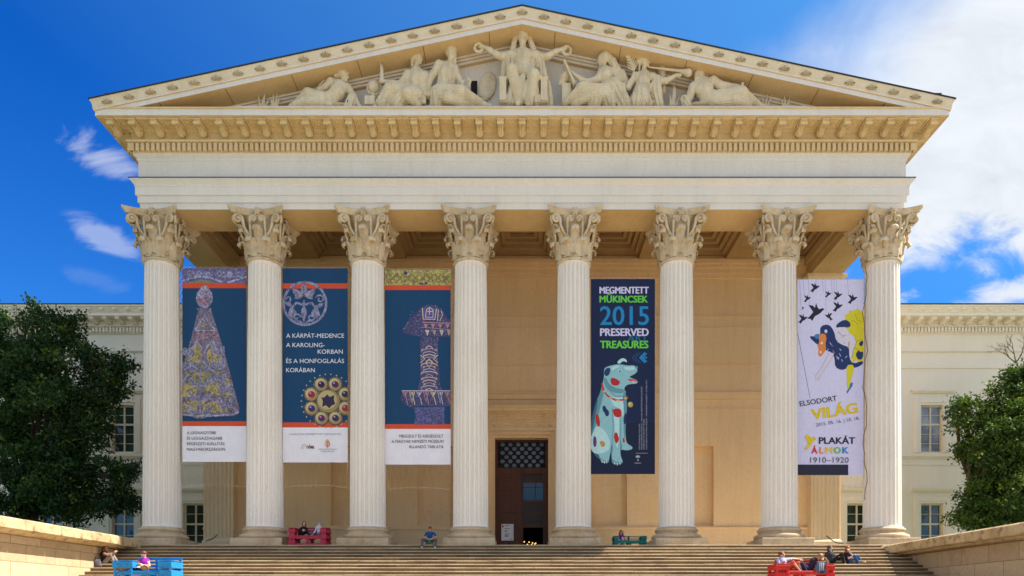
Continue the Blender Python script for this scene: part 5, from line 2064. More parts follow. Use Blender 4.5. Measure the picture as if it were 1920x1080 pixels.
B.line([(126, 972), (136, 950), (150, 948)], 3, (.55, .4, .3)); B.line([(134, 974), (146, 956), (156, 956)], 3, (.6, .45, .4))
B.text('EMBERI ERŐFORRÁSOK', 217, 979, 315, 6, (.25, .25, .3)); B.text('MINISZTÉRIUMA', 230, 990, 302, 6, (.25, .25, .3))
B.poly([(252, 940), (277, 940), (277, 955), (264, 968), (252, 955)], (.62, .05, .04))
for i in range(3): B.rect(252, 943 + i * 7, 264, 946 + i * 7, (.75, .75, .78))
B.line([(271, 942), (271, 960)], 2.5, (.75, .75, .78)); B.line([(267, 947), (275, 947)], 2, (.75, .75, .78))
B.poly([(254, 938), (256, 928), (264, 922), (272, 928), (275, 938)], (.58, .42, .08))
B.lacing(); B.done()

# 3: decorated sword hilt
B = Banner('navy banner with a decorated sword hilt below a gold interlace strip', 722, 845, 506, 871, 715, 495)
B.rect(B.x0, B.y0, B.x1, 845, NAVY)
B.dst = B.met
B.rect(B.x0, B.y0, B.x1, 112, (.52, .45, .10))
B.dst = B.art
for k in range(9):
    x = 20 + k * 40
    for q in (0, 1):
        B.line([(x + i * 5, 74 + (22 if q else -22) * math.sin(i * math.pi / 8)) for i in range(17)], 3.5, (.16, .12, .03))
    B.curl(x + 20, 74, 13, 12, 0, 360, 3, (.18, .13, .03))
B.rect(118, B.y0, 122, 112, (.25, .2, .08)); B.ell(128, 48, 10, 10, (.08, .04, .16), 10); B.ell(210, 104, 12, 6, (.08, .04, .16), 10); B.ell(235, 102, 9, 6, (.08, .04, .16), 10)
B.rect(B.x0, 112, B.x1, 137, ORANGE); B.rect(B.x0, 843, B.x1, 868, ORANGE)
B.dst = B.met
IND = (.045, .045, .17)
B.poly([(112, 345), (135, 310), (150, 280), (190, 250), (215, 225), (250, 214), (290, 218), (320, 240), (345, 280), (364, 300), (364, 384), (210, 382), (150, 372), (115, 362)], IND)
B.poly([(203, 384), (300, 384), (298, 500), (310, 640), (320, 665), (190, 665), (205, 600), (206, 500)], (.05, .05, .19))
B.poly([(97, 710), (115, 668), (364, 668), (364, 748), (210, 745), (150, 755), (118, 735)], IND)
B.poly([(172, 755), (335, 750), (330, 800), (336, 845), (172, 845), (180, 800)], (.07, .08, .27))
B.dst = B.art
PK, CR = (.42, .22, .26), (.60, .52, .36)
B.poly([(216, 232), (262, 224), (290, 236), (282, 292), (220, 290)], (.10, .08, .28))
B.line([(216, 232), (220, 290), (282, 292), (290, 236)], 5, CR); B.line([(232, 280), (238, 240), (255, 228), (272, 242), (272, 282), (232, 280)], 4, CR); B.line([(253, 228), (253, 268)], 4, CR); B.line([(238, 250), (270, 250)], 4, CR)
B.line([(300, 240), (296, 300)], 4, CR); B.line([(315, 246), (322, 270), (308, 300)], 4, (.5, .45, .5))
B.line([(215, 308), (364, 312)], 5, PK); B.line([(210, 332), (364, 346)], 4, (.3, .2, .3))
for k in range(4):
    x = 222 + k * 38
    B.poly([(x, 316), (x + 24, 318), (x + 12, 340)], PK); B.poly([(x + 8, 346), (x + 30, 350), (x + 20, 380)], (.36, .26, .24) if k % 2 else CR)
for i in range(16):
    y = 430 + i * 15
    for s in (-1, 1):
        x = 252 + s * (12 + 26 * abs(math.sin(i * 1.25)))
        B.line([(252, y), (x, y + 7), (x + s * 6, y + 16)], 4, (CR, PK, (.42, .42, .62))[i % 3])
        if i % 2: B.ell(x, y + 8, 5, 5, (.55, .40, .26), 7)
B.line([(252, 500), (270, 520), (252, 545), (234, 520), (252, 500)], 4, CR); B.line([(206, 520), (230, 500), (206, 480)], 4, CR); B.line([(298, 520), (274, 500), (298, 480)], 4, CR)
for k in range(7):
    x = 112 + k * 37
    c = (PK, CR, (.45, .42, .55))[k % 3]
    B.line([(x, 672), (x + 12, 730 if k % 2 else 700), (x + 26, 672)], 4.5, c); B.poly([(x + 8, 676), (x + 20, 676), (x + 14, 696)], c)
    B.line([(x + 18, 700), (x + 28, 742)], 3.5, c)
B.line([(108, 668), (364, 668)], 5, (.5, .42, .48))
for i in range(34):
    x, y = rb.uniform(180, 325), rb.uniform(762, 840)
    B.line([(x, y), (x + rb.uniform(-16, 16), y + rb.uniform(-9, 9))], 2.5, (.15, .16, .42))
for i in range(30):
    x, y = rb.uniform(150, 350), rb.uniform(250, 376)
    B.ell(x, y, 4, 3, (.16, .16, .40), 6)
for s, x0, yb in (('MEGÚJULT ÉS KIEGÉSZÜLT', 95, 914), ('A MAGYAR NEMZETI MÚZEUM', 55, 942), ('ÁLLANDÓ TÁRLATA', 145, 970)):
    B.text(s, x0, yb, 327, 15, INK)
B.lacing(); B.done()

# 4: spotted porcelain dog
B = Banner('dark blue banner with a spotted porcelain dog under large 2015 lettering', 1108, 1228, 523, 889, 1100, 515)
DK = (.006, .015, .060)
B.rect(B.x0, B.y0, B.x1, B.y1, DK)
B.rect(B.x0, 780, B.x1, B.y1, (.005, .012, .042))
GR, CY, LV = (.12, .56, .05), (.012, .22, .50), (.56, .56, .80)
B.text('MEGMENTETT', 67, 100, 327, 36, LV, .046); B.text('MŰKINCSEK', 67, 147, 322, 36, GR, .046)
B.text('2015', 70, 265, 328, 98, CY, .018)
B.text('ART', 215, 352, 322, 34, (.01, .13, .27), .025)
B.text('PRESERVED', 70, 323, 327, 40, LV, .046); B.text('TREASURES', 70, 388, 325, 40, GR, .046)
for k, (x, c) in enumerate(((240, (.01, .10, .22)), (255, (.01, .12, .28)), (280, CY))):
    for s in (-1, 1):
        B.line([(x, 437), (x + 28, 437 + s * 27)], 8 if k == 2 else 3, c)
        if k == 2: B.line([(x + 16, 437 + s * 4), (x + 36, 437 + s * 22)], 8, c)
B.line([(280, 437), (318, 437)], 8, CY)
B.soft = 2
PB, PBD, PBL = (.24, .49, .55), (.11, .28, .35), (.42, .66, .70)
PBX = (.045, .13, .20)
B.poly([(20, 905), (20, 800), (34, 720), (52, 660), (72, 620), (84, 570), (92, 540), (90, 500), (102, 486), (130, 478), (158, 472), (190, 474), (222, 480), (244, 476), (262, 486), (268, 505), (258, 520), (240, 530), (222, 538), (244, 548), (268, 556), (268, 574), (226, 576), (206, 584), (196, 600), (206, 640), (214, 690), (206, 760), (204, 860), (212, 890), (240, 905), (242, 918), (212, 926), (184, 920), (176, 926), (180, 960), (190, 980), (186, 996), (150, 1000), (132, 990), (132, 950), (124, 930), (116, 990), (84, 992), (70, 975), (66, 946), (30, 936)], PB)
B.poly([(210, 547), (244, 549), (268, 556), (266, 566), (230, 566)], (.50, .10, .12)); B.poly([(228, 560), (262, 560), (250, 570)], (.62, .45, .48))
B.poly([(158, 466), (172, 446), (192, 438), (210, 448), (212, 464), (202, 456), (188, 456), (176, 470)], PBL); B.poly([(96, 500), (112, 488), (128, 496), (118, 530), (100, 536), (90, 520)], (.02, .04, .14))
B.ell(172, 508, 9, 7, PBL, 10); B.ell(174, 509, 5, 5, (.02, .02, .03), 8); B.ell(262, 488, 8, 7, PBD, 8)
B.poly([(20, 830), (40, 800), (70, 800), (104, 830), (124, 880), (120, 925), (66, 946), (30, 936), (20, 905)], PBL)
B.poly([(120, 640), (170, 650), (196, 640), (206, 690), (196, 760), (170, 700), (140, 690)], PBL)
B.poly([(20, 800), (34, 720), (52, 660), (72, 620), (84, 580), (96, 600), (84, 650), (66, 720), (50, 790), (34, 830), (20, 860)], PBD)
B.poly([(20, 800), (34, 720), (52, 660), (60, 650), (52, 710), (36, 790), (24, 840), (20, 850)], PBX)
B.poly([(206, 600), (206, 640), (214, 690), (206, 760), (204, 860), (196, 860), (194, 760), (196, 690), (186, 640)], PBD)
B.poly([(92, 540), (100, 540), (120, 580), (160, 600), (196, 600), (196, 625), (150, 625), (110, 605), (90, 575)], PBD)
B.poly([(124, 930), (132, 880), (138, 900), (134, 950), (128, 960)], PBX); B.poly([(176, 926), (178, 860), (184, 900), (184, 920)], PBX)
B.poly([(30, 936), (66, 946), (70, 975), (52, 960)], PBX); B.poly([(150, 1000), (132, 990), (132, 965), (150, 985), (186, 985), (186, 996)], PBD); B.poly([(84, 992), (70, 975), (68, 960), (90, 978), (118, 978), (116, 990)], PBD)
B.poly([(140, 720), (160, 700), (172, 760), (170, 860), (160, 930), (150, 860), (146, 780)], PBL); B.poly([(190, 486), (222, 486), (250, 484), (258, 496), (236, 506), (206, 502)], PBL); B.poly([(130, 486), (158, 478), (176, 482), (150, 496), (132, 506)], PBL)
B.line([(134, 700), (140, 800), (132, 900), (132, 950)], 4, PBD); B.line([(180, 760), (178, 860), (178, 924)], 4, PBD); B.line([(96, 560), (110, 600), (150, 640), (210, 640)], 5, PBD)
B.soft = 1
for pts, c in (([(124, 548), (140, 542), (158, 550), (176, 562), (170, 582), (146, 586), (128, 576)], (.40, .02, .03)), ([(82, 694), (96, 688), (104, 706), (118, 720), (116, 744), (100, 746), (94, 726), (84, 716)], (.015, .03, .11)),
               ([(134, 712), (156, 704), (176, 706), (184, 722), (182, 748), (164, 752), (146, 746), (140, 728)], (.42, .02, .02)), ([(46, 738), (58, 730), (66, 752), (72, 790), (62, 804), (48, 780)], (.42, .03, .02)),
               ([(200, 735), (210, 725), (206, 785), (196, 790), (192, 760)], (.02, .03, .12)), ([(144, 836), (158, 828), (166, 850), (172, 868), (156, 894), (144, 866)], (.42, .02, .02)), ([(190, 862), (198, 856), (202, 886), (190, 884)], (.42, .02, .02)),
               ([(34, 852), (48, 850), (54, 884), (46, 912), (34, 900)], (.12, .04, .16)), ([(66, 880), (84, 874), (98, 886), (94, 906), (78, 908)], (.46, .26, .05))):
    B.poly(pts, c)
B.line([(80, 572), (88, 612), (112, 640), (150, 660), (190, 660), (218, 644)], 9, (.45, .04, .03))
for x, y in ((92, 616), (126, 648), (165, 662), (205, 652)): B.ell(x, y, 9, 5, (.55, .48, .12), 8)
B.ell(230, 684, 14, 15, (.42, .36, .10), 12); B.ell(226, 680, 5, 5, (.7, .66, .4), 8)
for x0, y0 in ((80, 976), (92, 980), (104, 978), (146, 986), (160, 990), (174, 986)): B.line([(x0, y0), (x0 + 2, y0 + 14)], 4, (.6, .68, .70))
B.soft = 0
SM = (.34, .36, .48)
for x, y1, s in ((281, 785, 'DIPLOMAMUNKA KIÁLLÍTÁS'), (293, 590, 'MAGYAR NEMZETI MÚZEUM – MAGYAR KÉPZŐMŰVÉSZETI EGYETEM'), (304, 760, 'EXHIBITION OF DIPLOMA WORKS'), (318, 555, 'HUNGARIAN NATIONAL MUSEUM – HUNGARIAN UNIVERSITY OF FINE ARTS')):
    B.text(s, x, 920, x + 920 - y1, 7, SM, 0, -90)
B.line([(258, 940), (322, 940)], 2, SM); B.ell(269, 958, 12, 7, SM, 12); B.ell(270, 976, 4, 5, SM, 8); B.line([(252, 992), (286, 992)], 3, SM)
B.lacing(bottom=30); B.done()

# 5: drawn birds and a bending dancer
B = Banner('pale lilac banner with dark birds on strings and a bending figure in yellow', 1495, 1619, 524, 891, 1485, 515)
PL = (.60, .59, .82)
B.rect(B.x0, B.y0, B.x1, B.y1, PL)
BK, YE, BL, FL = (.018, .018, .035), (.62, .56, .02), (.015, .035, .13), (.62, .58, .70)
for x, y1 in ((65, 112), (92, 170), (46, 165), (165, 92), (180, 200), (212, 100), (225, 150), (238, 95), (298, 110), (130, 60)):
    B.line([(x - 6, B.y0), (x, y1)], 1.2, (.12, .12, .2))
B.line([(30, 310), (95, 650)], 2.2, BK)
def bird(cx, cy, s, fl=1):
    P_ = [(1.0, -.28), (.78, -.44), (.40, -.30), (.22, -.50), (.02, -1.05), (-.10, -.45), (-.32, -.72), (-.85, -.80), (-.48, -.25), (-.30, .02), (-.62, .42), (-1.0, .78), (-.62, .80), (-.42, 1.05), (-.08, .48), (.30, .30), (.62, .05), (.80, -.16)]
    B.poly([(cx + a * s * fl, cy + q * s) for a, q in P_], BK)
for a in ((120, 68, 26, 1), (80, 126, 20, 1), (57, 176, 9, 1), (190, 103, 18, 1), (241, 110, 24, 1), (318, 128, 27, 1), (240, 168, 28, 1), (125, 196, 46, 1), (57, 232, 26, 1), (194, 220, 22, -1)):
    bird(*a)
B.soft = 1
B.poly([(258, 250), (282, 236), (272, 214), (300, 206), (296, 186), (322, 192), (348, 176), (360, 192), (376, 188), (378, 200), (378, 470), (350, 470), (340, 440), (318, 470), (300, 440), (300, 380), (280, 330), (262, 300)], YE)
for pts in ([(290, 260), (320, 240), (350, 262)], [(330, 210), (345, 240), (372, 250)], [(310, 330), (340, 350), (372, 340)], [(325, 380), (350, 400), (340, 430)]): B.line(pts, 2.5, (.30, .26, .02))
B.poly([(350, 360), (374, 342), (374, 372), (358, 378)], BL); B.poly([(332, 420), (352, 394), (358, 410), (374, 400), (374, 440), (350, 452)], BL)
B.poly([(226, 272), (256, 244), (288, 236), (312, 262), (300, 280), (270, 274), (246, 284)], BL)
B.poly([(222, 292), (240, 276), (280, 278), (302, 300), (306, 350), (288, 368), (258, 364), (232, 344)], FL)
B.poly([(288, 296), (330, 330), (340, 356), (322, 400), (314, 440), (318, 462), (306, 478), (292, 466), (290, 430), (300, 380), (306, 350)], FL)
B.line([(330, 332), (338, 356), (322, 400), (314, 440)], 2, BL); B.line([(240, 300), (262, 320), (284, 318)], 2, BL); B.line([(300, 352), (296, 420), (292, 462)], 2, BL); B.line([(258, 330), (276, 326)], 2, BL)
B.poly([(146, 280), (170, 262), (200, 266), (222, 300), (232, 350), (268, 372), (300, 380), (302, 440), (320, 470), (374, 452), (374, 470), (340, 490), (290, 492), (262, 504), (226, 488), (224, 440), (210, 410), (180, 400), (150, 380), (110, 350), (88, 322), (120, 326), (150, 316)], BL)
for i in range(26):
    x, y = rb.uniform(160, 300), rb.uniform(290, 480)
    if y > 270 + (x - 160) * .5 and y < 420 + (x - 160) * .45: B.line([(x, y), (x + rb.uniform(-14, 14), y + rb.uniform(6, 16))], 2.6, PL if i % 3 else (.55, .25, .2))
B.ell(178, 298, 8, 10, PL, 8); B.poly([(118, 316), (140, 310), (150, 328), (134, 340), (118, 332)], (.05, .2, .42))
B.poly([(140, 330), (150, 310), (176, 312), (182, 340), (174, 362), (180, 392), (168, 412), (148, 436), (136, 420), (140, 390), (132, 372), (144, 356)], (.66, .22, .05))
B.ell(156, 360, 6, 8, (.75, .62, .55), 8); B.ell(150, 408, 5, 8, (.75, .62, .55), 8)
B.poly([(196, 412), (224, 412), (206, 450), (176, 492), (152, 526), (144, 552), (132, 562), (118, 556), (122, 534), (138, 512), (164, 470)], FL)
B.line([(222, 414), (204, 450), (176, 492), (150, 528), (140, 556)], 2, (.3, .26, .4)); B.line([(196, 414), (164, 470), (138, 512), (120, 536)], 2, (.3, .26, .4)); B.line([(126, 540), (122, 556)], 1.6, (.3, .26, .4)); B.line([(136, 536), (132, 560)], 1.6, (.3, .26, .4))
B.poly([(284, 476), (328, 474), (320, 520), (308, 560), (302, 590), (292, 606), (288, 590), (288, 540)], YE)
B.poly([(306, 572), (318, 564), (320, 584), (302, 606), (290, 630), (286, 614), (300, 598)], (.03, .16, .40))
B.soft = 0
B.text('ELSODORT', 42, 694, 240, 27, BK, .018, -9)
B.text('VILÁG', 104, 766, 352, 56, (.66, .50, .01), .06, -9)
B.text('2015. 05. 16. | 10. 18.', 126, 800, 358, 17, (.07, .07, .1), 0, -9)
B.text('PLAKÁT', 140, 891, 332, 35, BK, .046)
for ch, x0, x1, c in (('Á', 100, 134, (.62, .02, .03)), ('L', 142, 166, (.70, .20, .02)), ('M', 172, 212, (.68, .50, .02)), ('O', 218, 256, (.16, .42, .04)), ('K', 263, 297, (.02, .22, .55))):
    B.text(ch, x0, 942, x1, 34, c, .05)
B.text('1910–1920', 95, 990, 297, 28, (.05, .05, .08), -.004)
B.rect(B.x0, 1000, 295, B.y1, (.022, .022, .045))
B.poly([(66, 850), (88, 846), (102, 862), (112, 852), (128, 868), (112, 876), (102, 892), (80, 920), (64, 922), (84, 886), (74, 868)], (.62, .50, .02))
B.poly([(66, 850), (82, 838), (96, 858)], (.66, .56, .05))
B.lacing(bottom=24)
B.done()
# loose rope down the right edge of the last banner
mm = MB()
pts = []
for i in range(26):
    p = at(1622 + 3.5 * math.sin(i * .9) + 1.5 * math.sin(i * 2.3), 500 + i * 17.5, -.35)
    pts.append(p)
mm.tube(pts, .018, 5)
tag(mm.build('loose_rope', paint('brown_rope', (.20, .11, .07), .9)), 'thin brown rope hanging down between the lilac banner and the last column', 'rope')
# ---------------------------------------------------------------- trees
def leaf_mat(name, c1, c2, c3):
    m, t, b = new_mat(name)
    a = t.node('ShaderNodeAttribute'); a.attribute_name = 'tint'
    s = t.node('ShaderNodeSeparateXYZ')
    t.l.new(a.outputs['Vector'], s.inputs[0])
    col = t.mix(s.outputs[0], c1, c2)
    col = t.mix(t.ramp(s.outputs[1], .85, 1.0), col, c3)
    t.l.new(col, b.inputs['Base Color'])
    b.inputs['Roughness'].default_value = .55
    b.inputs['Specular IOR Level'].default_value = .3
    tr = t.node('ShaderNodeBsdfTranslucent')
    t.l.new(t.mix(1.0, col, (1.3, 1.25, .5), 'MULTIPLY'), tr.inputs[0])
    mx = t.node('ShaderNodeMixShader')
    mx.inputs[0].default_value = .28
    t.l.new(b.outputs[0], mx.inputs[1]); t.l.new(tr.outputs[0], mx.inputs[2])
    t.l.new(mx.outputs[0], t.n['Material Output'].inputs[0])
    return m


MT['bark'] = stucco('tree_bark', (0.09, 0.065, 0.045), (0.045, 0.033, 0.024), 3.0, streak=0.6, bump=1.0)
rngt = np.random.default_rng(5)


def crown_mesh(name, clumps, n_spray, leaves, lsize, mat, parent, droop=.35, spread=.42):
    """clumps: (centre, (rx, ry, rz)); sprays of small leaves through each clump, denser outside"""
    P, N_, TC = [], [], []
    sub = []
    for c, r in clumps:                                       # each mass breaks up into many small flattened tufts
        r = np.array(r); c = np.array(c)
        k = int(10 + 5 * r.prod() ** (1 / 3))
        d = rngt.normal(size=(k, 3)); d /= np.linalg.norm(d, axis=1)[:, None]
        q = c + d * r * (rngt.uniform(.25, 1.0, k) ** .5)[:, None] * rngt.uniform(.75, 1.12, k)[:, None]
        for i in range(k):
            rr = rngt.uniform(.26, .46) * r.mean()
            sub.append((q[i], np.array((rr * 1.25, rr * 1.25, rr * .62)), d[i]))

    vol = np.array([r[0] * r[2] for _, r, _ in sub])
    cnt = np.maximum((n_spray * vol / vol.sum()), 2).astype(int)
    for (c, r, od), k in zip(sub, cnt):
        d = rngt.normal(size=(k, 3)); d /= np.linalg.norm(d, axis=1)[:, None]
        rad = rngt.uniform(.0, 1, k) ** .5
        P.append(c + d * r * rad[:, None]); N_.append(d * .6 + od * .7)
        TC.append(np.full(k, rngt.uniform(0, 1)))
    P = np.concatenate(P); D = np.concatenate(N_); TC = np.concatenate(TC)
    S = len(P)
    # every spray: a twig direction, outwards and drooping, with leaves along it
    tw = D + rngt.normal(scale=.5, size=(S, 3)); tw[:, 2] -= droop
    tw /= np.linalg.norm(tw, axis=1)[:, None]
    tt = rngt.uniform(-.5, 1, (S, leaves))
    C = P[:, None, :] + tw[:, None, :] * (tt * spread)[..., None] + rngt.normal(scale=spread * .28, size=(S, leaves, 3))
    C = C.reshape(-1, 3)
    T = np.repeat(tw, leaves, 0) + rngt.normal(scale=.7, size=(len(C), 3)); T /= np.linalg.norm(T, axis=1)[:, None]
    U = np.cross(T, rngt.normal(size=(len(C), 3)) + np.array((0, 0, 1.2))); U /= np.linalg.norm(U, axis=1)[:, None] + 1e-9
    L = (lsize * rngt.uniform(.65, 1.35, len(C)))[:, None]
    Nn = np.cross(T, U)
    v = np.stack([C - T * L * .5, C + U * L * .26 + Nn * L * .07, C + T * L * .5, C - U * L * .26 + Nn * L * .07], 1).reshape(-1, 3)
    f = np.arange(len(v)).reshape(-1, 4)
    org = np.array(parent.location)
    me = bpy.data.meshes.new(name)
    me.from_pydata((v - org).tolist(), [], f.tolist())
    me.materials.append(mat)
    sp_t = np.repeat(rngt.uniform(0, 1, S), leaves)
    tint = np.zeros((len(C), 3), np.float32)
    tint[:, 0] = np.clip(np.repeat(TC, leaves) * .7 + sp_t * .2 + rngt.uniform(0, .2, len(C)), 0, 1)
    tint[:, 1] = np.repeat(rngt.uniform(0, 1, S), leaves)
    at_ = me.attributes.new('tint', 'FLOAT_VECTOR', 'FACE')
    at_.data.foreach_set('vector', tint.ravel())
    me.update()
    o = bpy.data.objects.new(name, me)
    COL.objects.link(o)
    o.parent = parent
    return o


def limbs(root, base, fork, clumps, r0, name='trunk'):
    m = MB()
    b, f = Vector(base), Vector(fork)
    def bend(p, q, amp, ra, rb_, n=7):
        pts, rad = [], []
        off = Vector((rnd.uniform(-1, 1), rnd.uniform(-1, 1), rnd.uniform(-.2, .4))) * amp
        for i in range(n + 1):
            t = i / n
            pts.append(p.lerp(q, t) + off * math.sin(math.pi * t) - Vector(root.location)); rad.append(ra + (rb_ - ra) * t)
        m.tube(pts, rad, 9)
    bend(b, f, .25, r0, r0 * .72)
    m.tube([b - Vector(root.location) + Vector((0, 0, -.1)), b - Vector(root.location) + Vector((0, 0, .5))], [r0 * 1.7, r0], 10)
    for c, r in clumps:
        c = Vector(c)
        s = b.lerp(f, rnd.uniform(.75, 1.0))
        bend(s, c, .7, r0 * .42, .05)
        for k in range(5):
            e = c + Vector((rnd.uniform(-1, 1) * r[0], rnd.uniform(-1, 1) * r[1], rnd.uniform(-.8, 1) * r[2])) * .8
            bend(s.lerp(c, rnd.uniform(.5, .95)), e, .3, .05, .012, 5)
    return m.build(name, MT['bark'], root)


def clump(px, py, y, rx, rz, ry=None):
    s = F_PX / (y - CAM_Y)
    c = at(px, py, y)
    return (tuple(c), (rx / s, (ry or (rx + rz) / 2) / s, rz / s))


MT['leaf_dark'] = leaf_mat('dark_leaf', (.010, .036, .011), (.032, .082, .018), (.11, .17, .03))
MT['leaf_right'] = leaf_mat('fresh_leaf', (.024, .060, .012), (.075, .135, .02), (.17, .22, .03))
def tight(cs, f): return [(c, tuple(v * f for v in r)) for c, r in cs]


LT = tag(empty('broad_tree', (-25.0, 2.5, GZ)), 'large dark broad tree hiding most of the left wing', 'tree')
cl = [clump(20, 640, 2.2, 85, 60), clump(95, 618, 2.6, 58, 42), clump(-40, 720, 1.5, 90, 90), clump(110, 680, 2.0, 88, 62), clump(195, 690, 2.4, 55, 42),
      clump(215, 725, 2.8, 48, 26), clump(60, 770, 1.4, 105, 75), clump(150, 760, 2.0, 62, 62), clump(165, 815, 2.4, 46, 36), clump(20, 860, 1.6, 95, 72),
      clump(110, 870, 2.0, 82, 60), clump(205, 890, 2.2, 58, 34), clump(185, 935, 2.5, 66, 42), clump(90, 940, 2.0, 90, 50), clump(0, 950, 1.6, 70, 50), clump(238, 930, 2.6, 26, 30),
      clump(60, 585, 3.0, 30, 20), clump(-60, 620, 3, 60, 70)]
cl = tight(cl, .92)
limbs(LT, (-25.0, 2.5, GZ), (-24.6, 2.4, 3.5), cl, .42)
crown_mesh('crown', cl, 6200, 14, .19, MT['leaf_dark'], LT)
RT = tag(empty('leafy_tree', (23.5, 3.5, GZ)), 'green leafy tree with bare twigs on top in front of the right wing', 'tree')
cr = [clump(1918, 702, 3.4, 40, 38), clump(1886, 748, 3.0, 50, 42), clump(1820, 775, 2.8, 38, 34), clump(1800, 762, 3.2, 20, 22), clump(1900, 790, 2.6, 70, 55), clump(1850, 820, 2.6, 52, 40),
      clump(1945, 730, 3, 60, 60), clump(1905, 880, 2.6, 70, 55), clump(1855, 900, 3.0, 40, 38), clump(1870, 945, 2.8, 58, 38), clump(1815, 965, 3.0, 34, 22), clump(1930, 960, 2.6, 60, 60), clump(1960, 850, 3, 60, 90), clump(1815, 845, 3.1, 26, 28), clump(1845, 940, 2.2, 48, 60), clump(1890, 900, 2.0, 60, 70), clump(1880, 840, 1.9, 60, 70)]
cr = tight(cr, .86)
limbs(RT, (23.5, 3.5, GZ), (23.8, 3.4, 3.0), cr, .34)
crown_mesh('crown', cr, 4800, 14, .18, MT['leaf_right'], RT)
mb = MB()
o0 = at(1905, 680, 3.4)
def twig(p, d, ln, r, depth):
    q = p + d * ln
    mid = p.lerp(q, .5) + Vector((rnd.uniform(-.1, .1), rnd.uniform(-.1, .1), rnd.uniform(-.05, .1))) * ln
    mb.tube([p - Vector(RT.location), mid - Vector(RT.location), q - Vector(RT.location)], [r, r * .8, r * .55], 5)
    if depth:
        for k in range(3):
            dd = (d + Vector((rnd.uniform(-.8, .8), rnd.uniform(-.5, .5), rnd.uniform(-.45, .6)))).normalized()
            twig(p.lerp(q, rnd.uniform(.45, 1)), dd, ln * rnd.uniform(.55, .8), r * .55, depth - 1)
for dd in ((-.7, 0, .6), (-.1, .1, .8), (.35, 0, .7)):
    twig(o0, Vector(dd).normalized(), .85, .032, 3)
mb.build('bare_branches', paint('dead_twigs', (.16, .09, .055), .9), RT)
# ---------------------------------------------------------------- pallet benches
def pallet_bench(label, x0, x1, yf, yb, z0, seat, arm, back, wl, wr, col, rot=0, open_left=False):
    mt = paint('painted_pallet_wood', col, .55, var=.35, scale=9.0)
    cx, cy = (x0 + x1) / 2, (yf + yb) / 2
    root = tag(empty('pallet_bench', (cx, cy, z0)), label, 'bench', 'painted pallet benches')
    root.rotation_euler = (0, 0, R(rot))
    w, d = (x1 - x0) / 2, (yb - yf) / 2
    g = .012
    m = MB()                                                  # seat: slatted deck on bearers
    n = 6
    for k in range(n):
        a = -d + .02 + k * (2 * d - .12) / n
        m.bbox(-w + wl * .2, w - wr * .2, a, a + (2 * d - .12) / n - .03, seat - .03, seat, .006)
    m.bbox(-w + .02, w - .02, -d, -d + .03, seat - .16, seat - .032, .008)
    for xx in (-w + .05, -.09, w - .23):
        m.bbox(xx, xx + .18, -d + .03, d - .05, seat - .15, seat - .04, .006)
        m.bbox(xx, xx + .14, -d + .02, -d + .16, 0.0, seat - .165, .006)
        m.bbox(xx, xx + .14, d - .2, d - .06, 0.0, seat - .165, .006)
    m.bbox(-w + .02, w - .02, -d + .005, -d + .03, .02, .11, .006)
    m.build('seat', mt, root)
    m = MB()                                                  # slatted back
    nb = 4
    h = back - seat
    for k in range(nb):
        a = seat + .02 + k * h / nb
        m.bbox(-w + wl * .6, w - .06, d - .05, d - .025, a, a + h / nb - .045, .006)
    for xx in (-w + wl * .6 + .02, 0, w - .2):
        m.bbox(xx, xx + .09, d - .024, d + .06, seat - .1, back - .02, .006)
    m.build('backrest', mt, root)
    for sx, wd in ((-1, wl), (1, wr)):
        m = MB()
        e0, e1 = (-w, -w + wd) if sx < 0 else (w - wd, w)
        na = 3
        zb = .04
        ha = (arm - zb) / na
        for k in range(na):                                   # boards facing forward and sideways
            a = zb + k * ha
            if open_left and sx < 0 and k == 1: continue
            m.bbox(e0, e1, -d - .055, -d - .03, a, a + ha - .085, .007)
            for xx in (e0, e1 - .022):
                m.bbox(xx, xx + .022, -d - .028, d - .1, a + .004, a + ha - .08, .007)
        for xx in (e0 + .03, e1 - .12):
            m.bbox(xx, xx + .09, -d - .029, -d + .02, .0, arm - .06, .006)
            m.bbox(xx, xx + .09, d - .2, d - .1, .0, arm - .06, .006)
        nt_ = max(1, int(2 * d / .17))
        for k in range(nt_):
            a = -d - .03 + k * (2 * d - .07) / nt_
            m.bbox(e0, e1, a, a + (2 * d - .07) / nt_ - .03, arm - .055, arm - .03, .006)
        m.build('armrest', mt, root)
    return root


pallet_bench('crimson pallet bench on the platform holding two people', -10.54, -8.84, -1.22, -.30, 0.0, .46, .84, .93, .30, .27, (.42, .014, .055), 0)
pallet_bench('teal green pallet bench between two columns holding one woman', 4.40, 5.98, .75, 1.65, 0.0, .42, .66, .73, .22, .26, (.006, .22, .18), 0)
pallet_bench('bright blue pallet bench at the left foot of the steps', -15.2, -13.0, -6.9, -5.95, LAND_Z, .56, .97, 1.13, .75, .50, (.010, .25, .62), 0, True)
pallet_bench('bright red pallet bench at the right foot of the steps', 9.40, 11.60, -6.9, -5.95, LAND_Z, .56, .84, 1.04, .52, .33, (.60, .010, .008), 0)

# ---------------------------------------------------------------- people
SKIN_L, SKIN_T = (.56, .33, .22), (.42, .23, .14)
def fabric(name, c, var=.25): return paint(name, c, .85, var=var, scale=30.0, spec=.2)


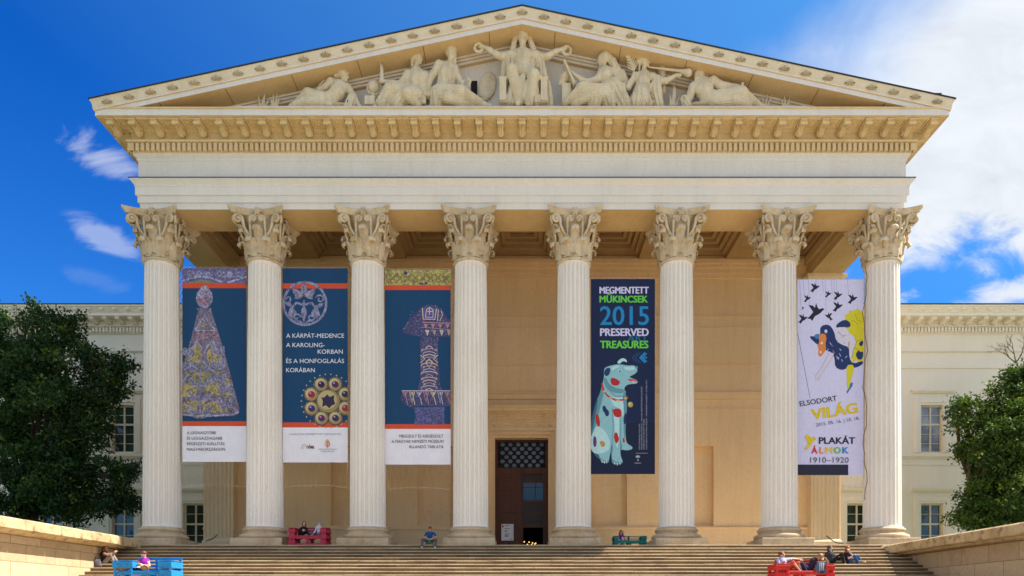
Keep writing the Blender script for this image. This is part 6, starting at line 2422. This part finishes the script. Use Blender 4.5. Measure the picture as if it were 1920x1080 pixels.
def person(F, J, u, st, label, group=None):
    """one continuous body; materials follow skin and clothing, hair is a child"""
    sk = 'skin'
    top, legs = 'top', 'legs'
    pv, nk = J['pv'], J['nk']
    ch = J.get('ch') or tuple((a + b) / 2 for a, b in zip(pv, nk))
    ch = tuple(ch[i] + (nk[i] - ch[i]) * .35 for i in range(3))
    wa = tuple(pv[i] + (ch[i] - pv[i]) * .45 for i in range(3))
    F.chain([pv, wa, ch, tuple(ch[i] + (nk[i] - ch[i]) * .6 for i in range(3))], [.58 * u, .52 * u, .62 * u, .42 * u], tag=top, s=.2 * u)
    for s in ('shL', 'shR'):
        F.c(tuple(ch[i] + (nk[i] - ch[i]) * .55 for i in range(3)), J[s], .34 * u, .25 * u, tag=top, s=.2 * u)
    F.c(nk, J['head'], .24 * u, .22 * u, tag=sk, s=.08 * u)
    F.head(J['head'], .52 * u, J.get('yaw', 0), J.get('tilt', 0), skin=sk, eye='eye')
    for s in 'LR':
        sh, el, ha = J['sh' + s], J['el' + s], J['ha' + s]
        sl = st.get('sleeve', 'short')
        if sl == 'long':
            F.chain([sh, el, ha], [.24 * u, .20 * u, .16 * u], tag=top, s=.08 * u)
        elif sl == 'short':
            mid = tuple(sh[i] + (el[i] - sh[i]) * .6 for i in range(3))
            F.c(sh, mid, .26 * u, .26 * u, tag=top, s=.08 * u); F.chain([mid, el, ha], [.20 * u, .18 * u, .13 * u], tag=sk, s=.08 * u)
        else:
            F.chain([sh, el, ha], [.21 * u, .18 * u, .13 * u], tag=sk, s=.08 * u)
        d = tuple(ha[i] - el[i] for i in range(3))
        if J.get('hd' + s): d = J['hd' + s]
        F.hand(ha, d, u, 1 if s == 'L' else -1, st.get('curl', .6), tag=sk, n=J.get('hn', (0.2, -1, .4)))
        kn, an, to = J['kn' + s], J['an' + s], J['to' + s]
        hp = J.get('hp' + s) or (pv[0] + (-.32 if s == 'L' else .32) * u, pv[1] + .15 * u, pv[2])
        lg = st.get('leg', 'long')
        F.c(hp, kn, .42 * u, .30 * u, tag=legs if lg != 'bare' else sk, s=.15 * u)
        F.c(kn, an, .29 * u if lg == 'long' else .25 * u, .21 * u if lg == 'long' else .15 * u, tag=legs if lg == 'long' else sk, s=.1 * u)
        ft = 'shoe' if st.get('shoe') else sk
        F.c(an, to, .19 * u, .14 * u, tag=ft, s=.06 * u)
        hx = tuple(an[i] - (to[i] - an[i]) * .2 for i in range(3))
        F.c(an, hx, .17 * u, .16 * u, tag=ft, s=.05 * u)
        if not st.get('shoe'):
            dv = np.array(to, float) - np.array(an, float); L_ = np.linalg.norm(dv); dv /= L_
            sd = np.cross(dv, (0, 0, 1.)); sd /= np.linalg.norm(sd) + 1e-9
            for q in range(5):
                p0 = np.array(to) + sd * (q - 2) * .065 * u
                F.c(tuple(p0), tuple(p0 + dv * u * (.2 - .02 * q)), .05 * u, .04 * u, tag=sk, s=.03 * u)
    tags = ['skin', 'top', 'legs', 'shoe', 'eye', 'lip']
    mats = [paint('skin', st.get('skin', SKIN_L), .5, var=.1, scale=12), fabric('top_fabric', st['top']), fabric('trouser_fabric', st.get('legs', (.05, .05, .06))),
            paint('shoe_leather', st.get('shoe') or (.1, .1, .1), .6), paint('eye', (.03, .02, .02), .3), paint('lips', (.38, .12, .10), .5)]
    if st.get('extra'): st['extra'](F)
    o = sdf_mesh(F.p, .0115, 'person', mats, tags)
    tag(o, label, 'person', group)
    # hair, cap, glasses
    hx, hy, hd = J['head']
    r = .52 * u
    yaw, tilt = R(J.get('yaw', 0)), R(J.get('tilt', 0))
    def L(x, y, z):
        y, z = y * math.cos(tilt) + z * math.sin(tilt), z * math.cos(tilt) - y * math.sin(tilt)
        return (hx + (x * math.cos(yaw) + y * math.sin(yaw)) * r, hy - z * r, hd + (y * math.cos(yaw) - x * math.sin(yaw)) * r)
    G = Fig(F.ox, F.oy, F.sc, F.y0)
    hs_ = st.get('hair', 'short')
    yd = J.get('yaw', 0)
    if hs_ != 'cap':
        G.e(L(0, -.20, .34), (.82 * r, .92 * r, .78 * r), (0, 0, yd), s=.2 * r)
        G.e(L(0, .62, -.10), (.60 * r, .55 * r, .52 * r), (0, 0, yd), s=.12 * r, sub=True)
        G.e(L(0, -.42, -.2), (.70 * r, .55 * r, .55 * r), (0, 0, yd), s=.2 * r)
    if hs_ == 'long':
        for sx in (-1, 1):
            G.chain([L(sx * .62, -.05, .4), L(sx * .82, .0, -.3), L(sx * .80, .12, -1.1), L(sx * .62, .22, -1.75)], [.26 * r, .30 * r, .30 * r, .14 * r], s=.15 * r, fold=(4, .05 * r))
        G.chain([L(0, -.6, .2), L(0, -.8, -.6), L(0, -.75, -1.6)], [.5 * r, .55 * r, .3 * r], s=.2 * r)
    if hs_ == 'pony':
        G.e(L(.1, -1.0, .25), (.26 * r, .26 * r, .26 * r), s=.1 * r)
        G.chain([L(.1, -1.0, .25), L(.25, -1.25, -.3), L(.3, -1.15, -1.0)], [.24 * r, .26 * r, .10 * r], s=.1 * r, fold=(4, .04 * r))
    if hs_ == 'hang':
        G.chain([L(.2, -.3, .7), L(.75, .3, .3), (hx + .9 * r, hy + 1.0 * r, hd + .3 * r), (hx + 1.0 * r, hy + 2.4 * r, hd + .3 * r)], [.5 * r, .42 * r, .40 * r, .18 * r], s=.2 * r, fold=(4, .06 * r))
        G.chain([L(-.3, -.2, .6), (hx + .45 * r, hy + .9 * r, hd + .55 * r), (hx + .6 * r, hy + 2.0 * r, hd + .5 * r)], [.4 * r, .3 * r, .14 * r], s=.2 * r)
    if hs_ == 'cap':
        G.e(L(0, -.08, .48), (.84 * r, .96 * r, .62 * r), (0, 0, yd), s=.1 * r)
        G.e(L(0, .95, .34), (.60 * r, .55 * r, .09 * r), (0, 0, yd), s=.06 * r)
    h = sdf_mesh(G.p, .010, 'cap' if hs_ == 'cap' else 'hair', paint('hair_colour', st['hairc'], .5, var=.35, scale=40), parent=o)
    if st.get('glasses'):
        K = Fig(F.ox, F.oy, F.sc, F.y0)
        for sx in (-1, 1):
            K.e(L(sx * .32, .76, -.02), (.26 * r, .12 * r, .20 * r), (0, 0, yd), s=.02 * r)
            K.c(L(sx * .55, .65, .04), L(sx * .78, -.05, .02), .05 * r, s=.02 * r)
        K.c(L(-.2, .82, .04), L(.2, .82, .04), .06 * r, s=.02 * r)
        sdf_mesh(K.p, .009, 'sunglasses', paint('black_lens', (.012, .012, .014), .15), parent=o)
    return o


# woman and boy on the crimson bench
person(Fig(520, 960, 6, -.75), dict(head=(302, 130, 0), yaw=20, tilt=5, nk=(298, 166, 0), pv=(280, 236, 0), shL=(266, 184, 0), shR=(332, 184, 5), elL=(250, 218, 12), haL=(282, 212, 34), elR=(336, 218, 20), haR=(306, 206, 36),
       hdL=(.8, -.3, .3), hdR=(-.7, -.4, .3), knL=(322, 216, 30), anL=(348, 252, 30), toL=(362, 262, 34), knR=(330, 222, 14), anR=(368, 244, 16), toR=(388, 244, 20)), 44,
       dict(top=(.012, .012, .016), legs=(.014, .014, .018), shoe=(.03, .03, .03), sleeve='long', hair='long', hairc=(.10, .018, .014)), 'dark haired woman in black sitting at the left of the crimson bench')
person(Fig(520, 960, 6, -.72), dict(head=(472, 122, 0), yaw=-62, tilt=8, nk=(470, 152, -2), pv=(468, 236, 0), shL=(440, 172, 10), shR=(494, 172, -6), elL=(428, 208, 20), haL=(420, 226, 34), elR=(500, 214, 4), haR=(470, 226, 30),
       hdL=(-.6, .4, .4), hdR=(-.8, .2, .2), knL=(404, 234, 34), anL=(362, 252, 26), toL=(344, 240, 26), knR=(420, 226, 14), anR=(372, 244, 8), toR=(352, 230, 8)), 42,
       dict(top=(.50, .50, .60), legs=(.03, .10, .30), shoe=(.5, .5, .55), sleeve='long', hair='cap', hairc=(.10, .16, .50), skin=SKIN_L), 'person in blue cap and white top at the right of the crimson bench')
# man on the little stool
person(Fig(520, 960, 6, -1.40), dict(head=(1718, 192, 30), yaw=0, tilt=38, nk=(1718, 222, 6), pv=(1714, 318, -6), shL=(1676, 240, 2), shR=(1766, 240, 2), elL=(1652, 284, 20), haL=(1692, 306, 50), elR=(1788, 284, 20), haR=(1744, 302, 50),
       hdL=(.6, .1, .5), hdR=(-.6, .1, .5), knL=(1634, 312, 84), anL=(1626, 394, 100), toL=(1622, 408, 134), knR=(1788, 312, 84), anR=(1774, 394, 100), toR=(1772, 408, 134)), 50,
       dict(top=(.012, .075, .24), legs=(.11, .085, .11), shoe=(.55, .58, .66), sleeve='short', hair='short', hairc=(.07, .035, .02), skin=SKIN_T), 'man in blue T-shirt and grey trousers bent over his hands on the stool')
# woman on the teal bench
person(Fig(1120, 970, 15.425, 1.05), dict(head=(690, 440, 10), yaw=10, tilt=8, nk=(690, 530, 0), pv=(700, 720, 0), shL=(625, 565, 10), shR=(775, 560, 10), elL=(585, 650, 40), haL=(650, 700, 90), elR=(815, 650, 40), haR=(820, 715, 100),
       hdL=(.8, .2, .3), hdR=(.5, .2, .5), knL=(600, 640, 130), anL=(665, 745, 130), toL=(640, 760, 190), knR=(735, 610, 140), anR=(755, 745, 130), toR=(800, 752, 190)), 120,
       dict(top=(.20, .03, .30), legs=(.58, .54, .52), shoe=None, sleeve='none', hair='long', hairc=(.12, .045, .018)), 'long haired woman in purple, legs coloured pale as if sunlit, on the teal bench')  # leg colour paled to stand for sun glare on her legs
# woman by the parapet
person(Fig(142, 980, 8, -3.72), dict(head=(446, 378, 0), yaw=68, tilt=8, nk=(420, 432, 0), pv=(432, 584, 0), shL=(404, 456, 26), shR=(404, 456, -26), elL=(470, 482, 46), haL=(566, 462, 22), elR=(476, 470, -36), haR=(578, 446, -10),
       hdL=(.6, -.6, .1), hdR=(.7, -.5, .1), hpL=(440, 592, 22), hpR=(440, 592, -22), knL=(534, 498, 26), anL=(572, 596, 22), toL=(618, 606, 24), knR=(566, 506, -26), anR=(628, 594, -26), toR=(668, 602, -26)), 84,
       dict(top=(.022, .014, .014), legs=(.26, .21, .18), shoe=(.10, .06, .08), sleeve='none', hair='long', hairc=(.15, .05, .02), skin=SKIN_T), 'woman in black top and grey trousers hugging her knees beside the left parapet')
# woman on the blue bench
person(Fig(140, 980, 8, -6.45), dict(head=(1034, 478, 20), yaw=-38, tilt=32, nk=(1050, 540, 0), pv=(1050, 700, 0), shL=(984, 572, 20), shR=(1104, 568, 0), elL=(948, 640, 46), haL=(960, 622, 92), elR=(1118, 650, 30), haR=(1010, 634, 80),
       hdL=(.7, .1, .2), hdR=(-.8, .2, .2), hpL=(1030, 716, 30), hpR=(1040, 716, -20), knL=(850, 656, 60), anL=(742, 700, 60), toL=(706, 668, 66), knR=(826, 680, 6), anR=(700, 684, 10), toR=(664, 650, 14)), 96,
       dict(top=(.30, .015, .36), legs=(.05, .06, .12), shoe=None, sleeve='none', hair='pony', hairc=(.10, .03, .018), leg='shorts'), 'woman in magenta top reading on the blue bench with bare legs stretched')
# red bench: man and bending woman
person(Fig(1400, 990, 7.385, -6.35), dict(head=(488, 372, 0), yaw=58, tilt=-5, nk=(478, 424, 0), pv=(500, 560, 0), shL=(430, 448, 16), shR=(540, 444, -10), elL=(452, 510, 50), haL=(500, 470, 70), elR=(640, 426, -40), haR=(730, 436, -50),
       hdL=(.8, -.2, .2), hdR=(1, .2, 0), hpL=(520, 576, 30), hpR=(540, 570, -10), knL=(642, 478, 70), anL=(742, 600, 70), toL=(800, 626, 86), knR=(716, 486, 30), anR=(760, 596, 36), toR=(826, 612, 50)), 88,
       dict(top=(.36, .40, .66), legs=(.50, .10, .06), shoe=(.16, .14, .15), sleeve='short', hair='short', hairc=(.13, .05, .022), leg='shorts', glasses=True), 'man in sunglasses, checked shirt and shorts at the left of the red bench')
person(Fig(1400, 990, 7.385, -6.3), dict(head=(1012, 402, 40), yaw=60, tilt=50, nk=(958, 418, 10), pv=(872, 566, 0), shL=(930, 452, 34), shR=(918, 430, -24), elL=(950, 540, 60), haL=(1000, 590, 70), elR=(1000, 520, -10), haR=(1040, 580, 30),
       hdL=(.7, .6, 0), hdR=(.5, .8, 0), hpL=(860, 580, 26), hpR=(860, 575, -20), knL=(762, 498, 60), anL=(830, 600, 66), toL=(880, 622, 80), knR=(744, 510, 16), anR=(800, 606, 20), toR=(850, 626, 30)), 84,
       dict(top=(.040, .030, .045), legs=(.02, .03, .09), shoe=(.05, .05, .06), sleeve='long', hair='hang', hairc=(.34, .18, .05)), 'fair haired woman in dark clothes bending over the striped backpack')
# couple on the right steps
person(Fig(1400, 990, 7.385, -3.45), dict(head=(1156, 282, 0), yaw=42, tilt=5, nk=(1142, 332, 0), pv=(1158, 452, 0), shL=(1100, 358, 16), shR=(1194, 356, -10), elL=(1094, 412, 10), haL=(1120, 454, 20), elR=(1222, 412, 20), haR=(1262, 390, 50),
       hdL=(.3, .9, .2), hdR=(.8, -.1, .2), hpL=(1180, 466, 26), hpR=(1190, 462, -10), knL=(1318, 362, 60), anL=(1352, 492, 70), toL=(1378, 524, 90), knR=(1368, 372, 26), anR=(1410, 496, 40), toR=(1450, 524, 60)), 76,
       dict(top=(.035, .035, .045), legs=(.012, .012, .016), shoe=None, sleeve='short', hair='long', hairc=(.045, .018, .014)), 'dark haired woman in black leggings leaning back on the right steps')
person(Fig(1400, 990, 7.385, -3.42), dict(head=(1398, 290, 10), yaw=20, tilt=12, nk=(1404, 338, 0), pv=(1418, 452, 0), shL=(1366, 362, 12), shR=(1450, 360, 0), elL=(1398, 420, 40), haL=(1440, 410, 50), elR=(1470, 398, 30), haR=(1424, 330, 44),
       hdL=(.8, 0, .2), hdR=(-.4, -.8, .2), hpL=(1420, 466, 26), hpR=(1430, 462, -10), knL=(1496, 392, 56), anL=(1560, 506, 60), toL=(1588, 524, 84), knR=(1530, 396, 10), anR=(1586, 466, 24), toR=(1640, 470, 40)), 76,
       dict(top=(.020, .030, .06), legs=(.03, .085, .24), shoe=None, sleeve='short', hair='long', hairc=(.36, .09, .02)), 'red haired woman in jeans resting her face on her hand, right steps')

# ---------------------------------------------------------------- small things people brought
st = tag(empty('stool', ((1712 / 6 + 520 - 979) / 41.7, -1.36, 0)), 'small green box stool under the seated man in blue', 'stool')
gm = paint('green_plastic', (.006, .15, .11), .4)
m = MB()
m.bbox(-.17, .17, -.15, .15, .27, .31, .012)
m.build('seat', gm, st)
for sx in (-1, 1):
    for sy in (-1, 1):
        m = MB(); m.bbox(sx * .14 - .025, sx * .14 + .025, sy * .12 - .025, sy * .12 + .025, 0, .268, .006); m.build('leg', gm, st)
m = MB(); m.bbox(-.113, .113, -.135, -.12, .05, .25, .005); m.bbox(-.113, .113, .12, .135, .05, .25, .005)
m.build('panel', gm, st)

F = Fig(140, 980, 8, -3.95)
F.e((325, 610, 10), (76, 34, 62), (0, 8, 0), s=20); F.e((345, 645, 10), (66, 36, 36), s=20); F.c((270, 570, 10), (372, 560, 10), 14, s=14); F.e((300, 580, 34), (30, 16, 34), s=12)
o = sdf_mesh(F.p, .012, 'handbag', fabric('grey_bag_fabric', (.115, .10, .12)))
tag(o, 'slumped grey handbag standing on the steps by the left parapet', 'handbag')
F = Fig(140, 980, 8, -3.95)
F.chain([(242, 590, 10), (248, 520, 10), (280, 498, 10), (318, 530, 10), (335, 560, 10)], [6, 6, 6, 6, 6], s=3)
h = sdf_mesh(F.p, .008, 'handle', fabric('grey_strap', (.09, .08, .10)), parent=o)

F = Fig(140, 980, 8, -6.72)
F.e((1052, 680, 30), (56, 34, 40), s=10); F.c((1010, 660, 30), (1095, 664, 30), 18, s=10)
o = sdf_mesh(F.p, .011, 'shoulder_bag', fabric('tan_bag_fabric', (.36, .22, .07)))
tag(o, 'tan shoulder bag in front of the woman on the blue bench', 'bag')
F = Fig(140, 980, 8, -6.72)
F.chain([(1010, 668, 50), (1040, 640, 56), (1080, 660, 56), (1100, 700, 50)], [5, 5, 5, 5], s=2)
sdf_mesh(F.p, .007, 'strap', fabric('black_strap', (.02, .02, .02)), parent=o)
m = MB()                                                      # open book on her lap
bx = at(140 + 962 / 8, 980 + 652 / 8, -6.72)
Mx = Matrix.Translation(bx) @ Matrix.Rotation(R(-25), 4, 'Z') @ Matrix.Rotation(R(38), 4, 'X')
m.bbox(-.15, -.004, -.1, .1, 0, .015, .003, Mx @ Matrix.Rotation(R(-10), 4, 'Y')); m.bbox(.004, .15, -.1, .1, 0, .015, .003, Mx @ Matrix.Rotation(R(10), 4, 'Y'))
o = m.build('open_book', paint('book_paper', (.55, .50, .46), .8))
recenter(o, bx)
tag(o, 'open pale book held by the woman on the blue bench', 'book')

F = Fig(1400, 990, 7.385, -6.75)
F.e((1028, 560, 20), (84, 44, 84), s=20); F.b((1028, 605, 20), (76, 44, 36), rd=16, s=10); F.c((980, 478, 20), (1080, 478, 20), 14, s=14)
bp = sdf_mesh(F.p, .012, 'backpack', fabric('grey_backpack_fabric', (.12, .13, .19)))
tag(bp, 'grey backpack with pale stripes standing on the red bench', 'backpack')
F = Fig(1400, 990, 7.385, -6.75)
for x in (1012, 1036, 1058):
    F.chain([(x, 490, 52), (x, 540, 68), (x, 600, 68)], [6, 6, 6], s=2)
sdf_mesh(F.p, .009, 'stripes', fabric('pale_stripe', (.45, .46, .55)), parent=bp)
F = Fig(1400, 990, 7.385, -6.75)
F.e((1034, 604, 54), (50, 22, 32), s=8)
sdf_mesh(F.p, .010, 'pocket', fabric('dark_pocket', (.045, .05, .085)), parent=bp)

# iron chains hooked between plinths
for (pts, lab) in (([(1550, 1008), (1556, 1013), (1563, 1018), (1571, 1021.5), (1581, 1022)], 'black iron chain drooping beside the base of the rightmost column'),
                   ([(386, 1017), (394, 1015), (401, 1012), (407, 1006)], 'black iron chain end near the base of the second column')):
    W = [at(a, b_ - 3, .2) for a, b_ in pts]
    m = MB()
    tot = sum((W[i + 1] - W[i]).length for i in range(len(W) - 1))
    nl = int(tot / .068)
    for q in range(nl):
        t_ = (q + .5) / nl * (len(W) - 1)
        i = min(int(t_), len(W) - 2)
        p = W[i].lerp(W[i + 1], t_ - i)
        dr = (W[i + 1] - W[i]).normalized()
        nn = Vector((0, 1, 0)) if q % 2 else dr.cross(Vector((0, 1, 0))).normalized()
        loop = [p + dr * .05 * math.cos(2 * math.pi * k / 10) + nn * .024 * math.sin(2 * math.pi * k / 10) for k in range(11)]
        m.tube(loop, .011, 5)
    o = m.build('iron_chain', MT['chain'])
    tag(o, lab, 'chain')
